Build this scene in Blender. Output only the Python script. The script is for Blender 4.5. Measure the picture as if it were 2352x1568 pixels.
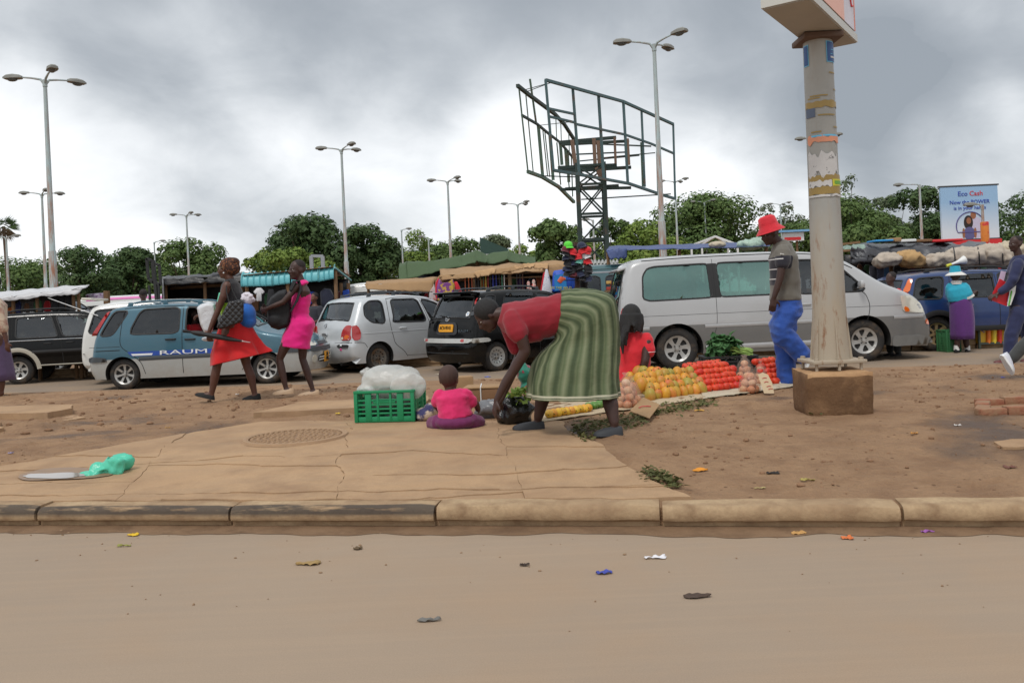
import bpy,bmesh,math,random
from mathutils import Vector,Matrix,noise
from mathutils.geometry import delaunay_2d_cdt

for o in list(bpy.data.objects):
 bpy.data.objects.remove(o,do_unlink=True)
SC =bpy.context.scene
COL =SC.collection
PI =math.pi
rnd =random.Random(11)
V =Vector

# ------------------------------------------------------------------ camera
# picture coordinates used below are those of a 2352 x 1568 view of the photograph
FPX,PX,PY,ROLL,CAMZ =1950.0,1176.0,690.0,math.radians(2.5),1.28
cam_data =bpy.data.cameras.new('camera')
cam_data.sensor_width =36.0
cam_data.lens =36.0*FPX/2352.0
cam_data.shift_y =-(784.0 - PY)/2352.0
cam_data.clip_start,cam_data.clip_end =0.05,4000.0
cam =bpy.data.objects.new('camera',cam_data)
COL.objects.link(cam)
_cr,_sr =math.cos(ROLL),math.sin(ROLL)
RIGHT,UP =V((_cr,0,-_sr)),V((_sr,0,_cr))
cam.matrix_world =Matrix(((RIGHT.x,UP.x,0,0),(RIGHT.y,UP.y,-1,0),(RIGHT.z,UP.z,0,CAMZ),(0,0,0,1)))
SC.camera =cam

def at(x,y,d):
 """point of the place seen at picture point x, y, d metres away"""
 u,v =(x - PX)/FPX,(PY - y)/FPX
 return V((0,0,CAMZ)) + d*(V((0,1,0)) + u*RIGHT + v*UP)

def G(x,y,z=None):
 """point on the level z (or on the median) seen at picture point x, y"""
 u,v =(x - PX)/FPX,(PY - y)/FPX
 dr =V((0,1,0)) + u*RIGHT + v*UP
 if z is not None: return V((0,0,CAMZ)) + dr*((z - CAMZ)/dr.z)
 z =ZM
 for _ in range(6):
  p =V((0,0,CAMZ)) + dr*((z - CAMZ)/dr.z); z =mz(p)
 return p

ZM,ZR,ZF =0.20,0.0,-0.06      # median, near road, far road
K0,K1 =G(0,1213,0),G(2352,1218,0)             # foot of the near kerb
KD =(K1 - K0).normalized(); KN =V((-KD.y,KD.x,0))  # along, and away from the camera
def mz(p):
 """the median rises a little behind the kerb"""
 t =max(0.0,min(1.0,((V((p.x,p.y,0)) - V((K0.x,K0.y,0))).dot(KN) - .15)/1.7))
 return .122 + (ZM - .122)*t*t*(3 - 2*t)


# ------------------------------------------------------------------ world: cloudy sky
SUN_EL,SUN_AZ =math.radians(58),math.radians(205)
world =bpy.data.worlds.new('World')
SC.world =world
world.use_nodes =True
wt =world.node_tree
wt.nodes.clear()

class NT:
 """small helper to write node trees"""
 def __init__(s,tree): s.t =tree
 def n(s,kind,**kw):
  nd =s.t.nodes.new(kind)
  for k,v in kw.items():
   if k == 'inp':
    for kk,vv in v.items():
        if hasattr(vv,'is_output') or isinstance(vv,bpy.types.NodeSocket): s.t.links.new(vv,nd.inputs[kk])
        else: nd.inputs[kk].default_value =vv
   else: setattr(nd,k,v)
  return nd
 def math(s,op,a,b=0.0,c=0.0,clamp=False):
  nd =s.n('ShaderNodeMath',operation=op,use_clamp=clamp)
  for i,q in enumerate((a,b,c)):
   if isinstance(q,bpy.types.NodeSocket): s.t.links.new(q,nd.inputs[i])
   else: nd.inputs[i].default_value =q
  return nd.outputs[0]
 def vmath(s,op,a,b=(0,0,0)):
  nd =s.n('ShaderNodeVectorMath',operation=op)
  for i,q in enumerate((a,b)):
   if isinstance(q,bpy.types.NodeSocket): s.t.links.new(q,nd.inputs[i])
   else: nd.inputs[i].default_value =q
  return nd
 def mix(s,fac,a,b,blend='MIX'):
  nd =s.n('ShaderNodeMix',data_type='RGBA',blend_type=blend)
  for i,q in ((0,fac),(6,a),(7,b)):
   if isinstance(q,bpy.types.NodeSocket): s.t.links.new(q,nd.inputs[i])
   else: nd.inputs[i].default_value =q if i == 0 else (q if len(q) == 4 else (*q,1))
  return nd.outputs[2]
 def ramp(s,fac,stops,interp='LINEAR'):
  nd =s.n('ShaderNodeValToRGB')
  s.t.links.new(fac,nd.inputs[0])
  cr =nd.color_ramp; cr.interpolation =interp
  while len(cr.elements) < len(stops): cr.elements.new(0.5)
  for e,(p,c) in zip(cr.elements,stops):
   e.position =p; e.color =(c,c,c,1) if isinstance(c,(int,float)) else ((*c,1) if len(c) == 3 else c)
  return nd.outputs[0]
 def noise(s,vec,scale,detail=4,rough=0.55,dist=0.0):
  nd =s.n('ShaderNodeTexNoise')
  if vec is not None: s.t.links.new(vec,nd.inputs['Vector'])
  nd.inputs['Scale'].default_value =scale
  nd.inputs['Detail'].default_value =detail
  nd.inputs['Roughness'].default_value =rough
  nd.inputs['Distortion'].default_value =dist
  return nd.outputs['Fac']

def build_sky():
 T =NT(wt)
 out =T.n('ShaderNodeOutputWorld')
 bg =T.n('ShaderNodeBackground',inp={'Strength': 0.1})
 sky =T.n('ShaderNodeTexSky',sky_type='NISHITA',sun_disc=False)
 sky.sun_elevation,sky.sun_rotation =SUN_EL,SUN_AZ
 sky.air_density,sky.dust_density =1.0,1.5
 d =T.vmath('NORMALIZE',T.n('ShaderNodeTexCoord').outputs['Generated']).outputs[0]
 sep =T.n('ShaderNodeSeparateXYZ',inp={0: d})
 zc =T.math('MAXIMUM',T.math('ADD',sep.outputs[2],0.46),0.3)
 px =T.math('DIVIDE',sep.outputs[0],zc); py =T.math('DIVIDE',sep.outputs[1],zc)
 pl =T.n('ShaderNodeCombineXYZ',inp={0: px,1: py,2: 0.0}).outputs[0]
 n1 =T.noise(pl,1.5,9,0.5,0.25)          # big masses
 n2 =T.noise(T.vmath('ADD',pl,(7.3,2.1,4)).outputs[0],4.4,9,0.56,0.4)   # billows
 n3 =T.noise(T.vmath('ADD',pl,(1.7,9.1,8)).outputs[0],0.34,7,0.55,0.3)  # gaps
 # shade of the cloud base: thick parts are grey, thin parts bright
 val =T.math('ADD',T.math('MULTIPLY',n1,1.0),T.math('MULTIPLY',T.math('SUBTRACT',n2,0.5),0.52))
 # the thick and thin banks of this sky: a direction, a half width and how much thicker
 for (x,y,wd,amt) in SKY_BANKS:
  q =(at(x,y,1.0) - V((0,0,CAMZ))).normalized()
  dp =T.vmath('DOT_PRODUCT',T.vmath('ADD',d,(0,0,0)).outputs[0],tuple(q)).outputs['Value']
  g =T.n('ShaderNodeMapRange',interpolation_type='SMOOTHERSTEP',
    inp={'Value': dp,'From Min': math.cos(math.radians(wd)),'From Max': 1.0,'To Min': 0.0,'To Max': amt}).outputs[0]
  val =T.math('ADD',val,T.math('MULTIPLY',g,T.math('ADD',0.6,T.math('MULTIPLY',n3,0.8))))
 col =T.ramp(val,[(0.12,(.98,.985,.99)),(0.31,(.85,.87,.89)),(0.46,(.67,.695,.72)),(0.60,(.52,.55,.58)),(0.76,(.37,.40,.435)),(0.98,(.28,.31,.345))],'B_SPLINE')
 col =T.mix(1.0,col,(10,10,10),'MULTIPLY')
 col =T.mix(.05,col,sky.outputs[0])     # a trace of the blue above
 # below the horizon: haze grey
 low =T.n('ShaderNodeMapRange',inp={'Value': sep.outputs[2],'From Min': -0.05,'From Max': 0.0,'To Min': 1.0,'To Max': 0.0}).outputs[0]
 col =T.mix(low,col,(3.2,3.0,2.7))
 wt.links.new(col,bg.inputs[0]); wt.links.new(bg.outputs[0],out.inputs[0])
# x, y in the picture, half width in degrees, + thicker / - thinner
SKY_BANKS =[(900,-20,13,.38),(1450,10,12,.30),(450,-10,11,.26),(100,-30,10,.2),(2250,170,13,.42),(1950,330,10,.30),(1800,60,9,.2),(640,440,8,.14),(900,480,6,.08),(400,340,8,.08),(1130,540,5,.1),
    (60,420,10,-.14),(950,270,12,-.19),(1300,350,10,-.17),(520,190,9,-.13),(400,600,9,-.18),(150,580,9,-.12),(750,230,9,-.08),(2230,350,6,-.42),(1200,570,8,-.16),(1700,480,8,-.2),(2050,450,7,-.2),(100,150,8,-.08)]
build_sky()

sun_d =bpy.data.lights.new('sun','SUN')
sun_d.energy,sun_d.angle,sun_d.color =1.35,math.radians(14),(1.0,0.96,0.9)
sun =bpy.data.objects.new('sun',sun_d)
COL.objects.link(sun)
sd =V((math.sin(SUN_AZ)*math.cos(SUN_EL),math.cos(SUN_AZ)*math.cos(SUN_EL),math.sin(SUN_EL)))
sun.rotation_euler =sd.to_track_quat('Z','Y').to_euler()

SC.view_settings.view_transform ='Standard'
SC.view_settings.look ='None'
SC.view_settings.exposure =0.3
SC.view_settings.gamma =1.0
SC.view_settings.use_curve_mapping =False
SC.render.engine ='CYCLES'
SC.cycles.max_bounces =7
SC.cycles.transparent_max_bounces =14
SC.cycles.use_denoising =True

# ------------------------------------------------------------------ materials
MATS ={}
def S3(r,g,b):
 """sRGB 0..255 to linear"""
 return tuple((c/255/12.92) if c/255 <= 0.04045 else ((c/255 + 0.055)/1.055)**2.4 for c in (r,g,b))

def M(name,col,rough=0.6,metal=0.0,var=0.18,scale=6.0,bump=0.0,bscale=30.0,spec=0.5,coat=0.0,col2=None,mixscale=3.0,mixlo=.45,mixhi=.62,alpha=None,trans=0.0,sheen=0.0,sub=None):
 if name in MATS: return MATS[name]
 m =bpy.data.materials.new(name); m.use_nodes =True
 T =NT(m.node_tree); b =m.node_tree.nodes['Principled BSDF']
 oc =T.n('ShaderNodeTexCoord').outputs['Object']
 f =T.noise(oc,scale,5,.6)
 lo =tuple(c*(1 - var) for c in col); hi =tuple(min(1,c*(1 + var)) for c in col)
 c =T.mix(f,lo,hi)
 if col2 is not None:
  f2 =T.ramp(T.noise(oc,mixscale,6,.62),[(mixlo,0.0),(mixhi,1.0)])
  c =T.mix(f2,c,col2)
 m.node_tree.links.new(c,b.inputs['Base Color'])
 rr =T.math('ADD',rough - .08,T.math('MULTIPLY',f,.16),clamp=True)
 m.node_tree.links.new(rr,b.inputs['Roughness'])
 b.inputs['Metallic'].default_value =metal
 b.inputs['Specular IOR Level'].default_value =spec
 b.inputs['Coat Weight'].default_value =coat
 b.inputs['Coat Roughness'].default_value =.06
 if sheen: b.inputs['Sheen Weight'].default_value =sheen
 if trans: b.inputs['Transmission Weight'].default_value =trans
 if sub:
  b.inputs['Subsurface Weight'].default_value =sub; b.inputs['Subsurface Radius'].default_value =(.02,.01,.006)
 if alpha is not None: b.inputs['Alpha'].default_value =alpha
 if bump:
  bp =T.n('ShaderNodeBump',inp={'Strength': bump,'Distance': .02,'Height': T.noise(oc,bscale,5,.6)})
  m.node_tree.links.new(bp.outputs[0],b.inputs['Normal'])
 MATS[name] =m
 return m

# ------------------------------------------------------------------ mesh building
class MB:
 def __init__(s): s.v,s.f,s.mi,s.attr =[],[],[],None
 def add(s,vs,fs,mi=0):
  o =len(s.v); s.v += [V(p) for p in vs]
  for q in fs: s.f.append([i + o for i in q]); s.mi.append(mi)
  return s
 def box(s,c,size,rot=None,mi=0,bev=0.0):
  hx,hy,hz =(q/2 for q in size); rot =rot or Matrix(); c =V(c)
  rm =rot.to_3x3()
  if bev <= 0:
   vs =[c + rm @ V((x*hx,y*hy,z*hz)) for x in (-1,1) for y in (-1,1) for z in (-1,1)]
   return s.add(vs,[(0,1,3,2),(4,6,7,5),(0,4,5,1),(2,3,7,6),(0,2,6,4),(1,5,7,3)],mi)
  bm =bmesh.new(); bmesh.ops.create_cube(bm,size=1.0)
  for w in bm.verts: w.co =V((w.co.x*2*hx,w.co.y*2*hy,w.co.z*2*hz))
  bmesh.ops.bevel(bm,geom=list(bm.edges),offset=min(bev,.45*min(size)),segments=2,profile=.5,affect='EDGES')
  bm.verts.ensure_lookup_table()
  s.add([c + rm @ w.co for w in bm.verts],[[w.index for w in f.verts] for f in bm.faces],mi)
  bm.free(); return s
 def tube(s,pts,rad,n=8,caps=True,mi=0,sq=None,up=None,flat=1.0):
  """round tube through pts; rad a number or a list; flat squeezes the second axis"""
  pts =[V(p) for p in pts]; k =len(pts)
  if not isinstance(rad,(list,tuple)): rad =[rad]*k
  tg =[]
  for i in range(k):
   t =pts[min(i + 1,k - 1)] - pts[max(i - 1,0)]
   tg.append(t.normalized() if t.length > 1e-9 else V((0,0,1)))
  a =V(up) if up is not None else (V((0,0,1)) if abs(tg[0].z) < .9 else V((1,0,0)))
  nx =(a - tg[0]*a.dot(tg[0])).normalized()
  rings =[]
  for i in range(k):
   nx =nx - tg[i]*nx.dot(tg[i])
   nx =nx.normalized() if nx.length > 1e-6 else tg[i].orthogonal().normalized()
   ny =tg[i].cross(nx)
   r =rad[i]; ra,rb =(r if isinstance(r,(tuple,list)) else (r,r*flat))
   rings.append([pts[i] + nx*ra*math.cos(2*PI*j/n + (PI/n if sq else 0)) + ny*rb*math.sin(2*PI*j/n + (PI/n if sq else 0)) for j in range(n)])
  return s.loft(rings,caps=caps,mi=mi)
 def bar(s,a,b,w=.05,mi=0,h=None):
  h =h or w
  return s.tube([a,b],[(w*.7071,h*.7071)]*2,n=4,sq=True,mi=mi)
 def capsule(s,pts,rad,n=10,mi=0):
  """tube with rounded ends"""
  pts =[V(p) for p in pts]
  if not isinstance(rad,(list,tuple)): rad =[rad]*len(pts)
  t0 =(pts[0] - pts[1]).normalized(); t1 =(pts[-1] - pts[-2]).normalized()
  r0 =rad[0] if not isinstance(rad[0],tuple) else min(rad[0]); r1 =rad[-1] if not isinstance(rad[-1],tuple) else min(rad[-1])
  def sc(r,k): return tuple(q*k for q in r) if isinstance(r,tuple) else r*k
  P =[pts[0] + t0*r0*.97,pts[0] + t0*r0*.7] + pts + [pts[-1] + t1*r1*.7,pts[-1] + t1*r1*.97]
  Rr =[sc(rad[0],.25),sc(rad[0],.72)] + list(rad) + [sc(rad[-1],.72),sc(rad[-1],.25)]
  return s.tube(P,Rr,n=n,mi=mi)
 def loft(s,rings,caps=True,mi=0,closed=True):
  n =len(rings[0]); o =len(s.v)
  for r in rings: s.v += [V(p) for p in r]
  for i in range(len(rings) - 1):
   for j in range(n if closed else n - 1):
    a,b =o + i*n + j,o + i*n + (j + 1) % n
    s.f.append([a,b,b + n,a + n]); s.mi.append(mi)
  if caps and closed:
   s.f.append([o + j for j in range(n - 1,-1,-1)]); s.mi.append(mi)
   e =o + (len(rings) - 1)*n
   s.f.append([e + j for j in range(n)]); s.mi.append(mi)
  return s
 def ell(s,c,r,fr=None,n=12,m=8,mi=0):
  """ellipsoid; fr = three axis vectors"""
  fr =fr or (V((1,0,0)),V((0,1,0)),V((0,0,1))); c =V(c)
  rings =[]
  for i in range(m + 1):
   ph =-PI/2 + PI*(i*.96/m + .02)
   rings.append([c + fr[0]*r[0]*math.cos(ph)*math.cos(2*PI*j/n) + fr[1]*r[1]*math.cos(ph)*math.sin(2*PI*j/n) + fr[2]*r[2]*math.sin(ph) for j in range(n)])
  return s.loft(rings,mi=mi)
 def lathe(s,prof,n=16,c=(0,0,0),ax=(0,0,1),mi=0,caps=False):
  ax =V(ax).normalized(); a =ax.orthogonal().normalized(); b =ax.cross(a); c =V(c)
  return s.loft([[c + ax*z + (a*math.cos(2*PI*j/n) + b*math.sin(2*PI*j/n))*r for j in range(n)] for r,z in prof],caps=caps,mi=mi)
 def sheet(s,fn,nu,nv,mi=0):
  o =len(s.v)
  for i in range(nu + 1):
   for j in range(nv + 1): s.v.append(V(fn(i/nu,j/nv)))
  for i in range(nu):
   for j in range(nv):
    a =o + i*(nv + 1) + j
    s.f.append([a,a + nv + 1,a + nv + 2,a + 1]); s.mi.append(mi)
  return s
 def mesh(s,name,mats,smooth=40,off=None):
  me =bpy.data.meshes.new(name)
  me.from_pydata([p - off for p in s.v] if off is not None else s.v,[],s.f)
  for m in (mats if isinstance(mats,(list,tuple)) else [mats]): me.materials.append(m)
  if any(s.mi): me.polygons.foreach_set('material_index',s.mi)
  if smooth:
   me.polygons.foreach_set('use_smooth',[True]*len(me.polygons))
   if smooth < 180: me.set_sharp_from_angle(angle=math.radians(smooth))
  return me
 def build(s,name,mats,parent=None,smooth=40,world=True,solid=0.0,subsurf=0):
  off =root_loc(parent) if (parent is not None and world) else None
  o =link(name,s.mesh(name,mats,smooth,off),parent)
  if solid:
   md =o.modifiers.new('thickness','SOLIDIFY'); md.thickness =solid; md.offset =0
  if subsurf:
   md =o.modifiers.new('sub','SUBSURF'); md.levels =md.render_levels =subsurf
  return o

def root_loc(p):
 while p.parent is not None: p =p.parent
 return V(p.location)

def link(name,data,parent=None):
 o =bpy.data.objects.new(name,data); COL.objects.link(o)
 if parent is not None: o.parent =parent
 return o

def tag(o,label=None,cat=None,group=None,kind=None):
 if label: o['label'] =label
 if cat: o['category'] =cat
 if group: o['group'] =group
 if kind: o['kind'] =kind
 return o

def thing(name,label,cat,loc=(0,0,0),rz=0.0,group=None):
 o =link(name,None); o.location =loc; o.rotation_euler =(0,0,rz); o.empty_display_size =.2
 return tag(o,label,cat,group)

def copy_tree(o,parent=None):
 c =o.copy(); COL.objects.link(c); c.parent =parent
 for ch in [q for q in bpy.data.objects if q.parent == o]: copy_tree(ch,c)
 return c

def remesh(mb,name,mat,parent,voxel=.012,it=3,world=True):
 """all overlapping shells of mb become one continuous skin"""
 ob =mb.build('tmp',mat,parent,smooth=0,world=world)
 md =ob.modifiers.new('r','REMESH'); md.mode ='VOXEL'; md.voxel_size =voxel; md.use_smooth_shade =True
 if it:
  sm =ob.modifiers.new('s','SMOOTH'); sm.factor =.5; sm.iterations =it
 dg =bpy.context.evaluated_depsgraph_get()
 me =bpy.data.meshes.new_from_object(ob.evaluated_get(dg))
 me.name =name
 me.materials.clear(); me.materials.append(mat)
 me.polygons.foreach_set('use_smooth',[True]*len(me.polygons))
 old =ob.data; ob.modifiers.clear(); ob.data =me; ob.name =name
 bpy.data.meshes.remove(old)
 return ob

def displace(o,fn):
 """move every vertex along its normal by fn(co)"""
 me =o.data; n =len(me.vertices); co =[0.0]*(3*n); no =[0.0]*(3*n)
 me.vertices.foreach_get('co',co); me.vertex_normals.foreach_get('vector',no)
 for i in range(0,3*n,3):
  d =fn(V(co[i:i + 3])); co[i] += no[i]*d; co[i + 1] += no[i + 1]*d; co[i + 2] += no[i + 2]*d
 me.vertices.foreach_set('co',co); me.update()
 return o

def text_mesh(name,body,size,mat,parent,loc,rot,ext=.002,sx=1.0,align='CENTER'):
 cu =bpy.data.curves.new(name,'FONT'); cu.body =body; cu.size =size; cu.extrude =ext; cu.resolution_u =2
 cu.align_x =align; cu.align_y ='CENTER'
 ob =bpy.data.objects.new(name,cu); COL.objects.link(ob)
 me =bpy.data.meshes.new_from_object(ob.evaluated_get(bpy.context.evaluated_depsgraph_get()))
 bpy.data.objects.remove(ob); me.materials.append(mat)
 o =link(name,me,parent); o.location =loc; o.rotation_euler =rot; o.scale =(sx,1,1)
 return o

def inside(p,poly):
 x,y =p; c =False; n =len(poly); j =n - 1
 for i in range(n):
  xi,yi =poly[i]; xj,yj =poly[j]
  if (yi > y) != (yj > y) and x < (xj - xi)*(y - yi)/(yj - yi) + xi: c =not c
  j =i
 return c

def round_poly(pts,it=2,k=.25):
 for _ in range(it):
  q =[]
  for i in range(len(pts)):
   a,b =V(pts[i]),V(pts[(i + 1) % len(pts)])
   q += [tuple(a.lerp(b,k)),tuple(a.lerp(b,1 - k))]
  pts =q
 return pts

def smooth_line(pts,it=2,k=.25):
 for _ in range(it):
  q =[tuple(pts[0])]
  for i in range(len(pts) - 1):
   a,b =V(pts[i]),V(pts[i + 1])
   if i > 0: q.append(tuple(a.lerp(b,k)))
   if i < len(pts) - 2: q.append(tuple(a.lerp(b,1 - k)))
  q.append(tuple(pts[-1])); pts =q
 return pts

def resample(pts,step):
 pts =[V(p) for p in pts]; out =[pts[0].copy()]; acc =0.0
 tot =sum((pts[i + 1] - pts[i]).length for i in range(len(pts) - 1)); n =max(2,round(tot/step)); st =tot/n
 need =st
 for i in range(len(pts) - 1):
  a,b =pts[i],pts[i + 1]; L =(b - a).length
  while acc + L >= need - 1e-9 and len(out) < n:
   out.append(a.lerp(b,(need - acc)/L)); need += st
  acc += L
 out.append(pts[-1].copy())
 return [tuple(p) for p in out]

def cdt_fill(outer,holes=(),step=None,extra=()):
 """triangles filling outer minus holes; returns 2D points and triangles"""
 vs,es =[],[]
 for poly in [outer,*holes]:
  o =len(vs); vs += [V(p) for p in poly]
  es += [(o + i,o + (i + 1) % len(poly)) for i in range(len(poly))]
 if step:
  x0,x1 =min(p[0] for p in outer),max(p[0] for p in outer); y0,y1 =min(p[1] for p in outer),max(p[1] for p in outer)
  for i in range(1,int((x1 - x0)/step) + 1):
   for j in range(1,int((y1 - y0)/step) + 1):
    q =(x0 + i*step,y0 + (j + .5*(i % 2))*step)
    if inside(q,outer): vs.append(V(q))
 vs += [V(q) for q in extra]
 ov,oe,of,*_ =delaunay_2d_cdt(vs,es,[],0,1e-5)
 tri =[]
 for f in of:
  c =sum((ov[i] for i in f),V((0,0)))/len(f)
  if inside(c,outer) and not any(inside(c,h) for h in holes): tri.append(list(f))
 return ov,tri
# ================================================================== GROUND
def ground_mat(name,cols,scales,bump=.5,bscale=60,rough=.9,streak=None,speck=None,wet=None,dist=.03):
 m =bpy.data.materials.new(name); m.use_nodes =True
 T =NT(m.node_tree); b =m.node_tree.nodes['Principled BSDF']; L =m.node_tree.links
 oc =T.n('ShaderNodeTexCoord').outputs['Object']
 c =T.mix(T.ramp(T.noise(oc,scales[0],6,.6),[(.34,0),(.66,1)]),cols[0],cols[1])
 c =T.mix(T.ramp(T.noise(T.vmath('ADD',oc,(5,3,1)).outputs[0],scales[1],6,.65),[(.45,0),(.68,1)]),c,cols[2])
 if streak:
  mp =T.n('ShaderNodeMapping',inp={'Vector': oc,'Rotation': (0,0,streak[1]),'Scale': (streak[2],streak[3],1)}).outputs[0]
  c =T.mix(T.math('MULTIPLY',T.ramp(T.noise(mp,1.0,7,.65),[(.45,0),(.75,1)]),streak[4]),c,streak[0])
 fine =T.noise(oc,bscale,6,.7)
 c =T.mix(T.math('MULTIPLY',T.ramp(fine,[(.3,1),(.7,0)]),.45),c,tuple(q*.55 for q in cols[0]),'MIX')
 if speck:
  vo =T.n('ShaderNodeTexVoronoi',inp={'Vector': oc,'Scale': speck[1]})
  c =T.mix(T.ramp(vo.outputs['Distance'],[(.08,1),(speck[2],0)]),c,speck[0])
 L.new(c,b.inputs['Base Color'])
 r =rough
 if wet:
  wf =T.ramp(T.noise(T.vmath('ADD',oc,(11,7,0)).outputs[0],wet[0],5,.55),[(wet[1],0),(wet[1] + .08,1)])
  c2 =T.mix(wf,c,tuple(q*.45 for q in cols[2])); L.new(c2,b.inputs['Base Color'])
  L.new(T.n('ShaderNodeMapRange',inp={'Value': wf,'To Min': rough,'To Max': .42}).outputs[0],b.inputs['Roughness'])
 else: b.inputs['Roughness'].default_value =r
 b.inputs['Specular IOR Level'].default_value =.3
 h =T.math('ADD',fine,T.math('MULTIPLY',T.noise(oc,bscale*.22,4,.6),1.6))
 bp =T.n('ShaderNodeBump',inp={'Strength': bump,'Distance': dist,'Height': h})
 L.new(bp.outputs[0],b.inputs['Normal'])
 MATS[name] =m
 return m

FK0,FK1 =G(0,905,.17),G(2352,836,.17)          # top of the far kerb
FD =(FK1 - FK0).normalized(); FN =V((-FD.y,FD.x,0))
KANG =math.atan2(KD.y,KD.x)

m_road =ground_mat('dusty_asphalt',(S3(167,147,126),S3(153,136,119),S3(164,141,118)),(.25,1.1),bump=.18,bscale=170,rough=.85,
        streak=(S3(178,154,129),-KANG,.6,16.0,.32),dist=.005)
m_far_road =ground_mat('worn_asphalt',(S3(150,133,116),S3(138,124,111),S3(160,136,110)),(.4,1.3),bump=.25,bscale=60,rough=.85,
        streak=(S3(168,143,116),-math.atan2(FD.y,FD.x),.3,2.5,.6))
m_dirt =ground_mat('brown_dirt',(S3(172,138,106),S3(154,122,93),S3(136,104,78)),(.9,2.6),bump=1.0,bscale=22,rough=.92,
        speck=(S3(112,84,62),9,.12),wet=(.5,.565))
m_earth =ground_mat('trodden_earth',(S3(150,120,92),S3(132,104,80),S3(118,92,70)),(.12,.5),bump=.5,bscale=6,rough=.95)
m_slab =ground_mat('dusty_concrete',(S3(186,153,118),S3(172,140,108),S3(154,124,96)),(.8,2.2),bump=.3,bscale=90,rough=.88,
        streak=(S3(160,138,114),-KANG,1.2,6,.5),dist=.008)
m_kerb =ground_mat('kerb_concrete',(S3(188,162,128),S3(162,134,104),S3(132,104,78)),(1.8,5),bump=.45,bscale=45,rough=.88,dist=.01)

# black paint left on the upper front of some kerb stones
def kerb_paint_mat():
 m =m_kerb.copy(); m.name ='kerb_concrete_black_paint'
 T =NT(m.node_tree); b =m.node_tree.nodes['Principled BSDF']
 src =b.inputs['Base Color'].links[0].from_socket
 oc =T.n('ShaderNodeTexCoord').outputs['Object']
 z =T.n('ShaderNodeSeparateXYZ',inp={0: oc})
 nz =T.noise(T.n('ShaderNodeMapping',inp={'Vector': oc,'Scale': (1.6,5,14)}).outputs[0],2.0,5,.6)
 band =T.math('MULTIPLY',T.ramp(z.outputs[2],[(.066,0),(.09,1)]),T.ramp(z.outputs[1],[(.052,1),(.07,0)]))
 f =T.math('MULTIPLY',band,T.ramp(nz,[(.36,0),(.5,1)]))
 c =T.mix(T.math('MULTIPLY',f,.85),src,S3(62,58,56))
 m.node_tree.links.new(c,b.inputs['Base Color'])
 return m
m_kerb_black =kerb_paint_mat()

# --- near road, far road, earth to the horizon
def quad_sheet(name,mat,pts,z,n=1):
 mb =MB(); mb.sheet(lambda u,v: (lambda a,b: a.lerp(b,v))(V(pts[0]).lerp(V(pts[1]),u),V(pts[3]).lerp(V(pts[2]),u))*1.0 + V((0,0,z)),n,n)
 return tag(mb.build(name,mat,smooth=0),kind='structure')
flat =lambda p: V((p.x,p.y,0))
ka,kb =flat(K0) - KD*60,flat(K1) + KD*60
quad_sheet('road',m_road,[ka - KN*12,kb - KN*12,kb + KN*.1,ka + KN*.1],0.0)
fa,fb =flat(FK0) - FD*60,flat(FK1) + FD*60
quad_sheet('far_road',m_far_road,[fa - FN*.1,fb - FN*.1,fb + FN*6.2,fa + FN*6.2],ZF)
quad_sheet('ground',m_earth,[(-900,-300,0),(900,-300,0),(900,1500,0),(-900,1500,0)],ZF - .05)

# --- the dirt median, bumpy
def dirt_height(x,y):
 p =V((x,y,0))
 h =.012*noise.noise(p*.9) + .010*noise.noise(p*2.7 + V((3,1,0))) + .010*noise.noise(p*7.1) + .006*noise.noise(p*17)
 r =noise.noise(p*1.3 + V((9,4,2)))
 if r > .05: h += (r - .05)*.11*abs(noise.noise(p*9)) + (r - .05)*.05*abs(noise.noise(p*21))
 return h
def median_sheet():
 xs =[-60,-40,-25,-15,-11] + [-9 + .055*i for i in range(328)] + [11,15,25,40,60]
 nv =150; mb =MB(); n =len(xs)
 for x in xs:
  a =flat(K0) + KD*((x - K0.x)/KD.x) + KN*.12
  b =flat(FK0) + FD*((x - FK0.x)/FD.x) - FN*.02
  for j in range(nv + 1):
   t =j/nv
   p =a.lerp(b,t)
   e =min(1,t*30,(1 - t)*14)
   z =mz(p) - .004 + dirt_height(p.x,p.y)*(e if abs(x) < 10 else 0) - .01*(1 - e)
   if inside(p.xy,outline): z =mz(p) - .005
   mb.v.append(V((p.x,p.y,z)))
 for i in range(n - 1):
  for j in range(nv):
   a =i*(nv + 1) + j; mb.f.append([a,a + nv + 1,a + nv + 2,a + 1]); mb.mi.append(0)
 return tag(mb.build('dirt_median',m_dirt,smooth=180),kind='structure')

def dirt_z(p):
 """height of the median at p"""
 ta =(flat(p) - flat(K0)).dot(KN); b =flat(FK0) + FD*((p.x - FK0.x)/FD.x)
 a =flat(K0) + KD*((p.x - K0.x)/KD.x); t =max(0,min(1,(p.y - a.y)/(b.y - a.y)))
 e =max(0,min(1,t*30,(1 - t)*14))
 return mz(p) - .004 + dirt_height(p.x,p.y)*e - .01*(1 - e)

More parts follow.
